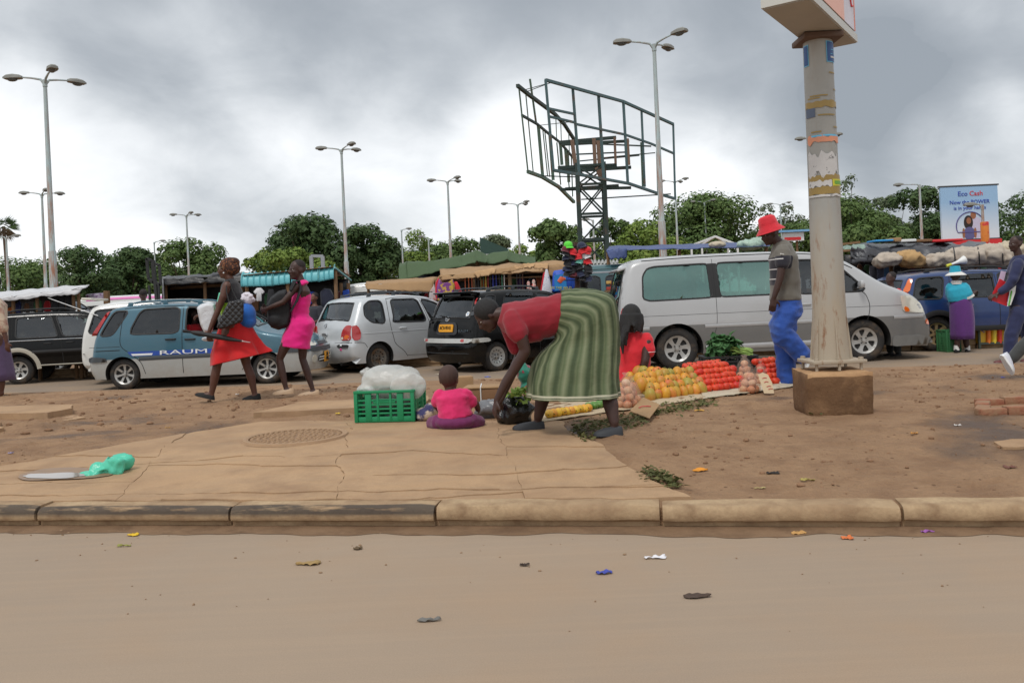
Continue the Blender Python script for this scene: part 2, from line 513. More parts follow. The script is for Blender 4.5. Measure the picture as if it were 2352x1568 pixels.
# --- kerb stones: each one a stone of its own
def kerb_stone(L,h,w,seed,lean=0.0):
 r =random.Random(seed); prof =[(.034,0),(.034,h*.30),(.006,h*.38),(0,h*.52),(.004,h*.78),(.016,h*.93),(.036,h*.985),(.07,h),(w,h),(w,0)]
 mb =MB(); rings =[]
 n =14
 for i in range(n + 1):
  x =L*i/n; e =.005 if i in (0,n) else 0
  rings.append([(x + (e if i == 0 else -e if i == n else 0),y + e*.5 + .006*noise.noise(V((x*3 + seed,y*9,z*9))),max(0,z - (e if z > h*.5 else 0) + .006*noise.noise(V((x*4,y*20 + seed,z*8))))) for y,z in prof])
 mb.loft(rings,caps=True)
 return mb
near_kerb =tag(link('kerb',None),'kerb of the near road, worn concrete stones, black paint on the left ones',kind='structure')
joints =[-1500,-900,-420,82,527,1000,1520,2075,2620,3160,3700]
sp =[(G(x,1213 + .002*x,0) - K0).dot(KD) for x in joints]
for i in range(len(sp) - 1):
 L =sp[i + 1] - sp[i] - .007
 o =kerb_stone(L,.125 + .004*(i % 3),.17,i).build('kerb_stone',m_kerb_black if 1 <= i <= 4 else m_kerb,near_kerb,world=False)
 p =flat(K0) + KD*(sp[i] + .0035) + KN*(.004*(i % 2))
 o.location =p; o.rotation_euler =(0,0,KANG)
MB().loft([[flat(K0) + KD*u + KN*y + V((0,0,z)) for y,z in ((.05,0),(.05,.108),(.16,.118),(.16,0))] for u in (-6,14)]).build('mortar',m_dirt,near_kerb,smooth=0)
far_kerb =tag(link('far_kerb',None),kind='structure')
FANG =math.atan2(FD.y,FD.x)
x =-14.0; i =0
gap0,gap1 =(flat(G(755,888,.17)) - flat(FK0)).dot(FD),(flat(G(830,885,.17)) - flat(FK0)).dot(FD)
while x < 30:
 L =1.1 + .25*((i*7) % 3)
 if not (x + L > gap0 and x < gap1):
  o =kerb_stone(L - .015,.23,.16,40 + i).build('kerb_stone',m_kerb,far_kerb,world=False)
  o.location =flat(FK0) + FD*x + V((0,0,ZF - .01)); o.rotation_euler =(0,0,FANG)
  x += L
 else: x =gap1
 i += 1
# kerb on the other side of the far road
ok =tag(link('opposite_kerb',None),kind='structure')
for i in range(34):
 o =kerb_stone(1.18,.2,.3,90 + i).build('kerb_stone',m_kerb,ok,world=False)
 o.location =flat(FK0) + FD*(-16 + 1.2*i) + FN*6.0 + V((0,0,ZF)); o.rotation_euler =(0,0,FANG)

# --- pavement: cracked slabs
def split(poly,p,d):
 n =V((-d[1],d[0])); A,B =[],[]
 for i in range(len(poly)):
  a,b =V(poly[i]),V(poly[(i + 1) % len(poly)]); sa,sb =(a - V(p)).dot(n),(b - V(p)).dot(n)
  if sa >= 0: A.append(tuple(a))
  else: B.append(tuple(a))
  if sa*sb < 0:
   q =tuple(a.lerp(b,sa/(sa - sb))); A.append(q); B.append(q)
 return A,B
def wig(p):
 q =V((p[0],p[1],0)); return (p[0] + .05*noise.noise(q*2.2) + .03*noise.noise(q*8),p[1] + .05*noise.noise(q*2.2 + V((5,5,5))) + .03*noise.noise(q*9 + V((2,7,0))))
def slab_piece(poly,parent,top,thick,seed,inset=.006,wiggle=True):
 r =random.Random(seed)
 pts =[]
 for i in range(len(poly)):
  a,b =V(poly[i]),V(poly[(i + 1) % len(poly)]); n =max(1,int((b - a).length/.07))
  for k in range(n):
   q =tuple(a.lerp(b,k/n)); pts.append(wig(q) if wiggle else q)
 n =len(pts); ins =[]
 area =sum(pts[i][0]*pts[(i + 1) % n][1] - pts[(i + 1) % n][0]*pts[i][1] for i in range(n)); sg =1 if area > 0 else -1
 for i in range(n):
  t =(V(pts[(i + 1) % n]) - V(pts[i - 1])).normalized(); nn =V((-t.y,t.x))*sg
  ins.append(tuple(V(pts[i]) + nn*inset*(.15 + 2.6*abs(noise.noise(V((pts[i][0]*4,pts[i][1]*4,seed)))))))
 tx,ty =r.uniform(-.004,.004),r.uniform(-.004,.004); c =V((sum(p[0] for p in ins)/n,sum(p[1] for p in ins)/n))
 zf =lambda p: top - ZM + mz(V((p[0],p[1],0))) + (p[0] - c.x)*tx + (p[1] - c.y)*ty + .004*noise.noise(V((p[0]*2,p[1]*2,3)))
 ov,tri =cdt_fill(ins,(),.25)
 mb =MB(); mb.add([(p.x,p.y,zf(p)) for p in ov],tri)
 for f in mb.f:
  a,b,cc =(mb.v[i] for i in f)
  if (b - a).cross(cc - a).z < 0: f.reverse()
 o =len(mb.v)
 mb.v += [V((p[0],p[1],zf(p))) for p in ins] + [V((p[0],p[1],zf(p) - thick)) for p in ins]; m =len(ins)
 for i in range(m):
  mb.f.append([o + i,o + m + i,o + m + (i + 1) % m,o + (i + 1) % m] if sg < 0 else [o + i,o + (i + 1) % m,o + m + (i + 1) % m,o + m + i]); mb.mi.append(0)
 return mb.build('slab',m_slab,parent,smooth=30)
pave =tag(link('pavement',None),kind='structure')
kpt =lambda x: tuple((flat(K0) + KD*((flat(G(x,1213,0)) - flat(K0)).dot(KD)) + KN*.178).xy)
outline =[kpt(-700),kpt(1585)] + [tuple(G(*q).xy) for q in ((1480,1090),(1305,990),(1290,968),(985,966),(600,968),(470,988),(200,1038),(0,1074),(-300,1130))]
median_sheet()
pieces =[outline]
for (a,b) in (((0,1113),(1500,1085)),((1130,960),(1210,1150)),((250,1160),(470,960)),((-100,1090),(1300,1020)),((820,940),(760,1160)),((1180,1135),(1560,1110)),((1120,1050),(1440,1050)),((-250,1000),(-60,1180)),((100,1140),(900,1130))):
 p,q =G(*a).xy,G(*b).xy; d =(q - p).normalized(); nx =[]
 for po in pieces:
  A,B =split(po,p,d); nx += [t for t in (A,B) if len(t) > 2]
 pieces =nx
rs_ =random.Random(17); more =[]
for po in pieces:
 c_ =V((sum(q[0] for q in po)/len(po),sum(q[1] for q in po)/len(po))); a_ =rs_.uniform(-.5,.35); A,B =split(po,c_ + V((rs_.uniform(-.2,.2),rs_.uniform(-.15,.15))),V((math.cos(a_),math.sin(a_)))); more += [t for t in (A,B) if len(t) > 2]
for i,po in enumerate(more): slab_piece(po,pave,ZM + .004 + .012*(i*37 % 5)/5,.05,i,.0016)
# raised slab behind
sl =tag(link('raised_slab',None),'low broken concrete slab beside the green crate','slab')
slab_piece([tuple(G(x,y).xy) for x,y in ((583,960),(690,934),(980,918),(985,940),(820,948))],sl,ZM + .055,.09,70,.004).name ='slab_block'
sl =tag(link('concrete_slab',None),'grey broken concrete cover lying on the dirt at the left edge','slab')
slab_piece([tuple(G(x,y).xy) for x,y in ((-120,956),(10,945),(165,941),(170,950),(110,962),(-100,966))],sl,ZM + .07,.10,71,.004).name ='slab_block'
sl =tag(link('concrete_fragment',None),'thin grey concrete fragment beside the broken cover','slab')
slab_piece([tuple(G(x,y).xy) for x,y in ((110,968),(170,958),(195,962),(150,969))],sl,ZM + .02,.04,72,.003).name ='slab_block'
sl =tag(link('concrete_fragment',None),'small half buried concrete lump at the far left edge','slab')
slab_piece([tuple(G(x,y).xy) for x,y in ((-40,985),(3,978),(8,990),(-30,998))],sl,ZM + .04,.07,73,.003).name ='slab_block'
sl =tag(link('concrete_fragment',None),'flat stone half buried in dirt at the right edge, nearest the kerb','slab')
slab_piece([tuple(G(x,y).xy) for x,y in ((2285,1018),(2330,1012),(2420,1016),(2400,1030),(2300,1030))],sl,ZM + .008,.06,74,.003).name ='slab_block'

# brick rim of an open pit at the right
m_brick =M('old_brick',S3(150,92,68),.9,var=.3,scale=20,bump=.5,bscale=60,col2=S3(150,118,90),mixscale=5,mixlo=.38,mixhi=.56)
pit =tag(link('brick_pit',None),'low square rim of red bricks round a pit at the right','pit')
pc =flat(G(2243,956)); c2 =flat(G(2420,948)); dx =(c2 - pc).normalized(); dy =(flat(pc)*1.0).normalized()
k =0
for side in range(4):
 base,dr,ln =[(pc,dx,.9),(pc + dx*.78 + dy*.12,dy,.66),(pc + dy*.66,dx,.9),(pc + dy*.12,dy,.54)][side]
 nb =int(ln/.225)
 for i in range(nb):
  for lay in range(1):
   c =base + dr*(.115 + i*.225) + (dy if side % 2 == 0 else dx)*.055 + V((0,0,ZM + .022 + lay*.078 + rnd.uniform(-.012,.008)))
   rt =Matrix.Rotation(math.atan2(dr.y,dr.x) + rnd.uniform(-.09,.09),4,'Z')
   MB().box(c,(.214,.105,.07),rt,bev=.008).build('brick',m_brick,pit)
m_dark =M('black_hole_earth',S3(46,34,26),.95)

# puddle in the sunken slab
def blob(c,rx,ry,seed,n=40,ang=0):
 return [(c.x + math.cos(ang)*rx*math.cos(t)*k - math.sin(ang)*ry*math.sin(t)*k,c.y + math.sin(ang)*rx*math.cos(t)*k + math.cos(ang)*ry*math.sin(t)*k) for t in [2*PI*i/n for i in range(n)] for k in [1 + .35*noise.noise(V((math.cos(t)*1.5,math.sin(t)*1.5,seed)))]]
m_water =M('puddle_water',S3(120,100,80),.03,spec=.7,var=.05,coat=1.0)
m_damp =M('damp_concrete',S3(138,110,84),.45,var=.2,scale=9)
for nm,c,rx,ry,mt,z in (('damp_patch',G(150,1092),.42,.16,m_damp,.0165),('puddle',G(128,1097),.27,.072,m_water,.0195)):
 ov,tri =cdt_fill(blob(c,rx,ry,3 if nm == 'puddle' else 8,ang=KANG))
 mb =MB().add([(p.x,p.y,mz(V((p.x,p.y,0))) + z) for p in ov],tri); [f.reverse() for f in mb.f if (mb.v[f[1]] - mb.v[f[0]]).cross(mb.v[f[2]] - mb.v[f[0]]).z < 0]
 tag(mb.build(nm,mt,smooth=0),kind='structure')
# manhole cover with its cast studs
m_iron =M('dusty_cast_iron',S3(160,130,100),.8,var=.2,scale=14,bump=.3,bscale=60)
m_iron2 =M('cast_iron_recess',S3(138,110,84),.85)
mc =G(680,1007); mh =thing('manhole_cover','round cast iron manhole cover with rows of studs','manhole cover',(mc.x,mc.y,mc.z + .008))
MB().lathe([(0.0,.006),(.375,.006),(.38,.0)],48).build('plate',m_iron2,mh,world=False)
MB().lathe([(.385,-.002),(.385,.016),(.40,.022),(.43,.020),(.44,-.002)],48).build('rim',m_iron,mh,world=False)
mb =MB()
for ring in range(1,8):
 n =ring*6
 for j in range(n):
  a =2*PI*j/n + ring*.2; mb.lathe([(.0,.018),(.015,.017),(.019,.004)],6,(ring*.051*math.cos(a),ring*.051*math.sin(a),0))
tag(mb.build('stud',m_iron,mh,world=False),kind='stuff')

# pebbles and clods: nobody could count them
m_stone =M('pebbles',S3(134,102,76),.92,var=.4,scale=3,bump=.5,bscale=60)
def clod(mb,p,r,rr):
 n =6; rings =[]
 sx,sy,sz =r*rr.uniform(.7,1.4),r*rr.uniform(.7,1.3),r*rr.uniform(.4,.8)
 for i in range(4):
  ph =-.5 + 1.0*i/3*1.9; rings.append([p + V((sx*math.cos(ph)*math.cos(2*PI*j/n)*rr.uniform(.8,1.15),sy*math.cos(ph)*math.sin(2*PI*j/n)*rr.uniform(.8,1.15),sz*math.sin(ph))) for j in range(n)])
 mb.loft(rings)
mb =MB(); rr =random.Random(5)
for i in range(5200):
 x =rr.uniform(-9,9); t =rr.random()**.8
 a =flat(K0) + KD*((x - K0.x)/KD.x) + KN*.25; b =flat(FK0) + FD*((x - FK0.x)/FD.x) - FN*.1
 p =a.lerp(b,t)
 if inside(p.xy,outline): continue
 if noise.noise(V((p.x*.5,p.y*.7,4))) < -.05 and rr.random() < .75: continue
 r =.005 + .022*rr.random()**5*(1.6 if x < 0 else 1)
 clod(mb,V((p.x,p.y,dirt_z(p) + r*.2)),r,rr)
tag(mb.build('pebbles',m_stone,smooth=40),kind='stuff')
m_grit =M('road_grit',S3(138,112,86),.9,var=.45,scale=5)
mb =MB()
for i in range(200):   # grit gathered at the foot of the kerb and over the road
 s =rr.uniform(-1,8); dd =-.02 - (rr.random()**3.5)*1.5
 p =flat(K0) + KD*s + KN*dd
 clod(mb,V((p.x,p.y,.002)),.003 + .007*rr.random()**4,rr)
tag(mb.build('road_grit',m_grit,smooth=40),kind='stuff')
# a drift of sand along the kerb foot
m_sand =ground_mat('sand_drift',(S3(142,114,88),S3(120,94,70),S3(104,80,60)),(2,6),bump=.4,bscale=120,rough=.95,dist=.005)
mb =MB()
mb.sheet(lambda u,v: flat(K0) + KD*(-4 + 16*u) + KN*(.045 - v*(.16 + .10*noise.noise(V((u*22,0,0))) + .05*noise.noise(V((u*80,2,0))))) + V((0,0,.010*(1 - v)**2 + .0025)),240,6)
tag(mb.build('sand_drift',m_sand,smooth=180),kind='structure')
# ================================================================== VEHICLES
def paint_mat(name,col,low=None,zsplit=None,rough=.32,metal=.2,dust=.35,coat=.8):
 """car paint, darker trim on the inside faces, road dust low down as real dirt patches"""
 m =bpy.data.materials.new(name); m.use_nodes =True
 T =NT(m.node_tree); b =m.node_tree.nodes['Principled BSDF']; L =m.node_tree.links
 oc =T.n('ShaderNodeTexCoord').outputs['Object']; z =T.n('ShaderNodeSeparateXYZ',inp={0: oc}).outputs[2]
 c =T.mix(T.noise(oc,1.3,4,.5),tuple(q*.93 for q in col),tuple(q*1.05 for q in col))
 if low is not None:
  c =T.mix(T.ramp(z,[(zsplit,1.0),(zsplit + .012,0.0)]),c,low)
 dn =T.noise(oc,5,6,.65)
 df =T.math('MULTIPLY',T.math('MULTIPLY',T.ramp(z,[(.16,1.0),(.62,.08)]),T.ramp(dn,[(.35,0),(.7,1)])),dust)
 c =T.mix(df,c,S3(138,112,86))
 geo =T.n('ShaderNodeNewGeometry')
 c =T.mix(geo.outputs['Backfacing'],c,S3(52,52,54))
 L.new(c,b.inputs['Base Color'])
 L.new(T.math('ADD',T.math('ADD',rough,T.math('MULTIPLY',df,.5)),T.math('MULTIPLY',T.math('SUBTRACT',dn,.5),.12)),b.inputs['Roughness'])
 L.new(T.math('MULTIPLY',T.math('SUBTRACT',1.0,df),metal),b.inputs['Metallic'])
 b.inputs['Coat Weight'].default_value =coat; b.inputs['Specular IOR Level'].default_value =.5 if coat > .5 else .15; b.inputs['Coat Roughness'].default_value =.08
 bp =T.n('ShaderNodeBump',inp={'Strength': .06,'Distance': .03,'Height': T.noise(oc,2.2,2,.5)})
 L.new(bp.outputs[0],b.inputs['Normal']); L.new(bp.outputs[0],b.inputs['Coat Normal'])
 MATS[name] =m
 return m

def glass_mat(name,tint,tr=.8,refl=(.9,.95,1.0),base=.05):
 """window glass: tinted see-through plus a mirror coat that follows the angle"""
 m =bpy.data.materials.new(name); m.use_nodes =True
 t =m.node_tree; t.nodes.clear(); T =NT(t)
 oc =T.n('ShaderNodeTexCoord').outputs['Object']
 dirt =T.math('MULTIPLY',T.ramp(T.noise(oc,6,5,.6),[(.4,0),(.8,1)]),.04)
 tp =T.n('ShaderNodeBsdfTransparent',inp={0: (*[c*tr for c in tint],1)})
 df =T.n('ShaderNodeBsdfDiffuse',inp={0: (*S3(150,140,125),1)})
 gl =T.n('ShaderNodeBsdfGlossy',inp={0: (*refl,1),'Roughness': .03})
 fr =T.n('ShaderNodeFresnel',inp={'IOR': 1.55})
 a =T.n('ShaderNodeMixShader',inp={0: dirt,1: tp.outputs[0],2: df.outputs[0]})
 b =T.n('ShaderNodeMixShader',inp={0: T.math('ADD',fr.outputs[0],base),1: a.outputs[0],2: gl.outputs[0]})
 t.links.new(b.outputs[0],T.n('ShaderNodeOutputMaterial').inputs[0])
 MATS[name] =m
 return m
g_dark =glass_mat('dark_tinted_glass',(.12,.13,.14),base=.02); g_clear =glass_mat('clear_car_glass',(.62,.72,.68)); g_green =glass_mat('green_tinted_glass',(.26,.46,.40),refl=(.60,.94,.84),base=.20)
g_smoke =glass_mat('smoked_glass',(.34,.36,.36),base=.02)
m_tyre =M('tyre_rubber',S3(42,40,39),.85,var=.25,scale=12,col2=S3(96,80,64),mixscale=5,mixlo=.5,mixhi=.8,bump=.2,bscale=40)
m_alloy =M('wheel_alloy',S3(178,176,172),.38,metal=.55,var=.1,col2=S3(140,118,94),mixscale=9,mixlo=.58,mixhi=.85)
m_steelw =M('steel_wheel',S3(112,108,102),.55,metal=.5,var=.15,col2=S3(112,88,66),mixscale=8)
m_bronze =M('bronze_alloy',S3(172,148,112),.42,metal=.5,var=.12)
m_hub =M('hub_dark',S3(34,32,31),.7)
m_trim =M('black_trim',S3(30,30,31),.55,var=.1)
m_gtrim =M('grey_trim',S3(66,70,74),.6,var=.1)
m_seam =M('door_seam',S3(20,20,20),.8)
m_chrome =M('chrome',S3(210,212,214),.15,metal=1.0,var=.03)
m_tail =M('tail_lamp_red',S3(170,24,22),.15,coat=1.0,var=.15)
m_amber =M('amber_lamp',S3(222,104,24),.18,coat=1.0,var=.1)
m_head =M('head_lamp',S3(214,210,196),.12,coat=1.0,metal=.2,var=.12,scale=14)
m_seat =M('seat_cloth',S3(120,114,104),.9,var=.1)
m_seatd =M('dark_seat_cloth',S3(58,56,56),.9,var=.1)
m_plate =M('plate_yellow',S3(226,158,32),.5,var=.06)
m_ink =M('plate_black',S3(24,22,20),.6)
m_under =M('underbody',S3(28,26,25),.9,var=.3)

class Car:
 def __init__(s,label,cat,S,name='parked_car'):
  kx,kz =s.k =S.get('k',(1.0,1.0)); S =dict(S)
  S['out'] =[(x*kx,z*kz) for x,z in S['out']]; S['win'] =[dict(w,p=[(x*kx,z*kz) for x,z in w['p']]) for w in S['win']]
  S['wb'] *= kx; S['zb'] *= kz; S['sill'] =S.get('sill',.2)*kz
  for q in ('ws','rw'):
   if q in S: S[q] =(S[q][0]*kx,S[q][1]*kx,S[q][2]*kz,S[q][3]*kz)
  if 'rails' in S: S['rails'] =tuple(x*kx for x in S['rails'])
  if 'dash' in S: S['dash'] *= kx
  if 'seatpos' in S: S['seatpos'] =[(x*kx,y) for x,y in S['seatpos']]
  s.S =S; s.root =thing(name,label,cat,S.get('loc',(0,0,0)),S.get('yaw',0))
  s.hw,s.r =S['hw'],S['r']; s.sill =S.get('sill',.2); s.zb =S['zb']
  top =resample(smooth_line(S['out'],2,.22),.05); s.top =top
  s.xr,s.xf =min(p[0] for p in top),max(p[0] for p in top)
  s.fil =S.get('fil',.09); s.body()
 def W(s,x,z):
  S =s.S; w =s.hw
  if z > s.zb: w -= S.get('tum',.22)*(z - s.zb) + S.get('tum2',.12)*(z - s.zb)**2
  else: w += .018*math.sin(PI*max(0,min(1,(z - s.sill)/(s.zb - s.sill)))) - .05*max(0,(.42 - z)/.42)**2
  xf0 =s.xf - S.get('ft',.9); xr0 =s.xr + S.get('rt',.5)
  if x > xf0: w -= S.get('fa',.14)*((x - xf0)/(s.xf - xf0))**2.2
  if x < xr0: w -= S.get('ra',.07)*((xr0 - x)/(xr0 - s.xr))**2.2
  return w
 def edge_d(s,x,z):
  b =9
  for i in range(len(s.top) - 1):
   a =s.top[i]
   if abs(x - a[0]) > .2 or abs(z - a[1]) > .2: continue
   c =s.top[i + 1]; dx,dz =c[0] - a[0],c[1] - a[1]
   t =max(0,min(1,((x - a[0])*dx + (z - a[1])*dz)/(dx*dx + dz*dz + 1e-12)))
   q =(x - a[0] - t*dx)**2 + (z - a[1] - t*dz)**2
   if q < b*b: b =math.sqrt(q)
  return b
 def Y(s,x,z,out=0.0):
  d =s.edge_d(x,z); r =s.fil
  return s.W(x,z) - (r*(1 - math.sqrt(max(0,1 - (1 - d/r)**2))) if d < r else 0) + out
 def crown(s,x,z,t):
  S =s.S; c =S.get('rc',.03)
  if z < s.zb + .1: c =S.get('ec',.07)
  elif z < s.zmax - .12: c =S.get('wc',.05)
  return c*(1 - t*t)
 def body(s):
  S =s.S; top =s.top; s.zmax =max(p[1] for p in top)
  bot =[]; z0 =s.sill; ra =s.r*S.get('arch',1.16)
  bot.append((top[-1][0] - .04,z0 if top[-1][1] > z0 else top[-1][1]))
  for xw in (S['wb'],0.0):
   a0 =math.asin(max(-1,min(1,(z0 - s.r)/ra)))
   n =22
   bot += [(xw + ra*math.cos(a0 + (PI - 2*a0)*k/n),s.r + ra*math.sin(a0 + (PI - 2*a0)*k/n)) for k in range(n + 1)]
   if xw > 0: bot += [(xw - ra - (xw - 2*ra)*k/8*1.0,z0) for k in range(1,8)]
  bot.append((top[0][0] + .04,z0 if top[0][1] > z0 else top[0][1]))
  poly =list(top) + bot
  s.wins =[resample(round_poly(w['p'],2,w.get('k',.2)) + [round_poly(w['p'],2,w.get('k',.2))[0]],.05)[:-1] for w in S['win']]
  extra =[]
  for i in range(1,len(top) - 1):
   t =(V(top[i + 1]) - V(top[i - 1])).normalized(); nn =V((t.y,-t.x))
   for q in (.06,.2,.42,.7,1.05):
    e =V(top[i]) + nn*s.fil*q
    if inside(e,poly) and not any(inside(e,w) for w in s.wins): extra.append(tuple(e))
  ov,tri =cdt_fill(poly,s.wins,.11,extra)
  ys =[s.Y(p.x,p.y) for p in ov]
  mb =MB()
  for sg in (1,-1):
   o =len(mb.v); mb.v += [V((p.x,sg*y,p.y)) for p,y in zip(ov,ys)]
   for f in tri:
    a,b,c =(mb.v[o + i] for i in f); nrm =(b - a).cross(c - a).y*sg
    mb.f.append([o + i for i in (f if nrm > 0 else f[::-1])]); mb.mi.append(0)
   # wheel arch lips and sill turned under
   o =len(mb.v); ws =s.hw - .05
   for q in bot: mb.v += [V((q[0],sg*s.Y(q[0],q[1]),q[1])),V((q[0],sg*(s.Y(q[0],q[1]) - .03),q[1] + .004)),V((q[0],sg*(ws - .33),q[1]))]
   for i in range(len(bot) - 1):
    for k in range(2):
        a =o + i*3 + k; mb.f.append([a,a + 3,a + 4,a + 1][::sg]); mb.mi.append(0 if k == 0 else 1)
  # the strip over bonnet, roof, tail
  ts =[-1,-.93,-.86,-.6,-.3,0,.3,.6,.86,.93,1]
  N =[]
  for i in range(len(top)):
   t =(V(top[min(i + 1,len(top) - 1)]) - V(top[max(i - 1,0)])).normalized(); N.append(V((-t.y,t.x)))
  def sp(i,t,out=0.0):
   x,z =top[i]; c =s.crown(x,z,t) + out; y =s.W(x,z) - s.fil
   return V((x + N[i].x*c,y*t,z + N[i].y*c))
  s.sp =sp
  o =len(mb.v)
  for i in range(len(top)): mb.v += [sp(i,t) for t in ts]
  nt =len(ts); gl ={'windscreen': [],'rear_window': []}
  for i in range(len(top) - 1):
   mx,mz =(top[i][0] + top[i + 1][0])/2,(top[i][1] + top[i + 1][1])/2
   key =None
   for k2,kk in (('windscreen','ws'),('rear_window','rw')):
    if kk in S and S[kk][0] < mx < S[kk][1] and S[kk][2] < mz < S[kk][3]: key =k2
   if key: gl[key].append(i)
   for j in range(nt - 1):
    if key and 1 < j < nt - 3 + 0: continue
    a =o + i*nt + j; mb.f.append([a,a + nt,a + nt + 1,a + 1]); mb.mi.append(0)
  s.bodyo =mb.build('body',[S['paint'],m_under],s.root,smooth=35,world=False)
  # underside and floor
  fl =MB(); fl.box(((s.xr + s.xf)/2,0,s.sill + .05),(s.xf - s.xr - .5,s.hw*1.45,.12),bev=.04)
  fl.box((S['wb'] + .15,0,s.sill + .3),(.9,s.hw*1.2,.45),bev=.05)
  fl.tube([(0,-s.hw + .2,s.r),(0,s.hw - .2,s.r)],.045); fl.tube([(S['wb'],-s.hw + .2,s.r),(S['wb'],s.hw - .2,s.r)],.045)
  fl.tube([(s.xr + .02,-s.hw*.45,s.sill - .005),(s.xr + .5,-s.hw*.45,s.sill - .01)],.035)
  fl.build('underbody',m_under,s.root,world=False)
  # side panes with rubber
  for sg in (-1,1):
   for w,pl in zip(S['win'],s.wins):
    if w.get('open') and sg < 0:
        gv =w['open']
        pl2 =[p for p in pl]
    else: pl2 =pl; gv =None
    if not gv:
        v2,t2 =cdt_fill(pl2,(),.12); q =MB()
        q.add([(p.x,sg*s.Y(p.x,p.y,-.012),p.y) for p in v2],[f if sg < 0 else f[::-1] for f in t2])
        po =q.build('window',w.get('g',S.get('glass',g_dark)),s.root,smooth=180,world=False)
    else: po =None
    q =MB(); n =len(pl); ctr =V((sum(p[0] for p in pl)/n,sum(p[1] for p in pl)/n)); wd =w.get('trim',.022)
    rg =[]
    for i in range(n):
        t =(V(pl[(i + 1) % n]) - V(pl[i - 1])).normalized(); nn =V((t.y,-t.x))
        if nn.dot(V(pl[i]) - ctr) < 0: nn =-nn
        a,b =V(pl[i]) + nn*wd*.75,V(pl[i]) - nn*wd*.55
        rg.append([(a.x,sg*s.Y(a.x,a.y,.002),a.y),(pl[i][0],sg*s.Y(*pl[i],.007),pl[i][1]),(b.x,sg*s.Y(b.x,b.y,.002),b.y),(b.x,sg*s.Y(b.x,b.y,-.014),b.y)])
    rg.append(rg[0]); q.loft(rg,caps=False,closed=False)
    q.build('window_trim',m_trim,po or s.root,smooth=60,world=False)
  for k,idx in gl.items():
   if not idx: continue
   q =MB(); ii =idx + [idx[-1] + 1]
   q.loft([[sp(i,t,-.006) for t in (.865,.6,.3,0,-.3,-.6,-.865)] for i in ii],caps=False,closed=False)
   po =q.build(k,S.get('glass_' + k,S.get('glass',g_dark)),s.root,smooth=180,world=False)
   q =MB()
   per =[(ii[0],t) for t in (-.87,-.5,0,.5,.87)] + [(i,.87) for i in ii] + [(ii[-1],t) for t in (.87,.5,0,-.5,-.87)] + [(i,-.87) for i in ii[::-1]]
   q.tube([sp(i,t,-.002) for i,t in per],.016,n=5,caps=False); q.build('window_trim',m_trim,po,world=False)
   if S.get('wiper') and k == 'rear_window':
    j =ii[-1] if top[ii[0]][1] > top[ii[-1]][1] else ii[0]
    q =MB(); q.tube([sp(j,-.1,.01),sp(j,-.05,.03),sp(j + 1,.45,.02)],.011,n=5); q.build('wiper',m_trim,s.root,world=False)
  # seats, wheel
  if S.get('seats',True):
   hz =s.sill + .28
   for (x,y) in S.get('seatpos',((1.35,-.36),(1.35,.36),(.45,-.4),(.45,0),(.45,.4))):
    q =MB(); q.box((x,y,hz),(.5,.44,.14),bev=.05); q.box((x - .26,y,hz + .32),(.13,.44,.6),Matrix.Rotation(-.2,4,'Y'),bev=.05)
    q.box((x - .36,y,hz + .71),(.09,.24,.17),Matrix.Rotation(-.15,4,'Y'),bev=.035)
    q.build('seat',S.get('seatmat',m_seatd),s.root,world=False)
   xs_ =S.get('dash',S['wb'] - .35); q =MB(); q.box((xs_,0,s.zb - .1),(.35,s.hw*1.6,.25),bev=.06); q.build('dashboard',m_seatd,s.root,world=False)
   q =MB(); n =20; c =V((xs_ - .32,-.36,s.zb - .02)); ax =V((.85,0,.5)).normalized(); a =V((0,1,0)); b =ax.cross(a)
   q.tube([c + (a*math.cos(2*PI*k/n) + b*math.sin(2*PI*k/n))*.19 for k in range(n + 1)],.015,n=6,caps=False); q.tube([c - a*.18,c + a*.18],.02,n=5)
   q.build('steering_wheel',m_trim,s.root,world=False)
  for xw in (0.0,S['wb']):
   for sg in (-1,1): s.wheel(xw,sg)
  if S.get('rails'):
   a,b =S['rails']
   for sg in (-1,1):
    q =MB(); pts =[]
    for k in range(13):
        t =k/12; x =a + (b - a)*t; zt =s.ztop(x); lift =.055*min(1,6*t,6*(1 - t))**.6
        pts.append((x,sg*(s.W(x,zt) - s.fil - .05),zt + .01 + lift))
    q.tube(pts,.018,n=6)
    for t in (.0,.5,1.0):
        x =a + (b - a)*(.04 + .92*t); zt =s.ztop(x); q.box((x,sg*(s.W(x,zt) - s.fil - .05),zt + .03),(.09,.03,.08),bev=.01)
    q.build('roof_rail',S.get('railmat',S['paint']),s.root,world=False)
 def ztop(s,x):
  b =0
  for i in range(len(s.top) - 1):
   a,c =s.top[i],s.top[i + 1]
   if min(a[0],c[0]) <= x <= max(a[0],c[0]) and abs(c[0] - a[0]) > 1e-9: b =max(b,a[1] + (c[1] - a[1])*(x - a[0])/(c[0] - a[0]))
  return b
 def xend(s,z,front):
  b =None
  for i in range(len(s.top) - 1):
   a,c =s.top[i],s.top[i + 1]
   if min(a[1],c[1]) <= z <= max(a[1],c[1]) and abs(c[1] - a[1]) > 1e-9:
    x =a[0] + (c[0] - a[0])*(z - a[1])/(c[1] - a[1]); b =x if b is None else (max(b,x) if front else min(b,x))
  return b if b is not None else (s.xf if front else s.xr)
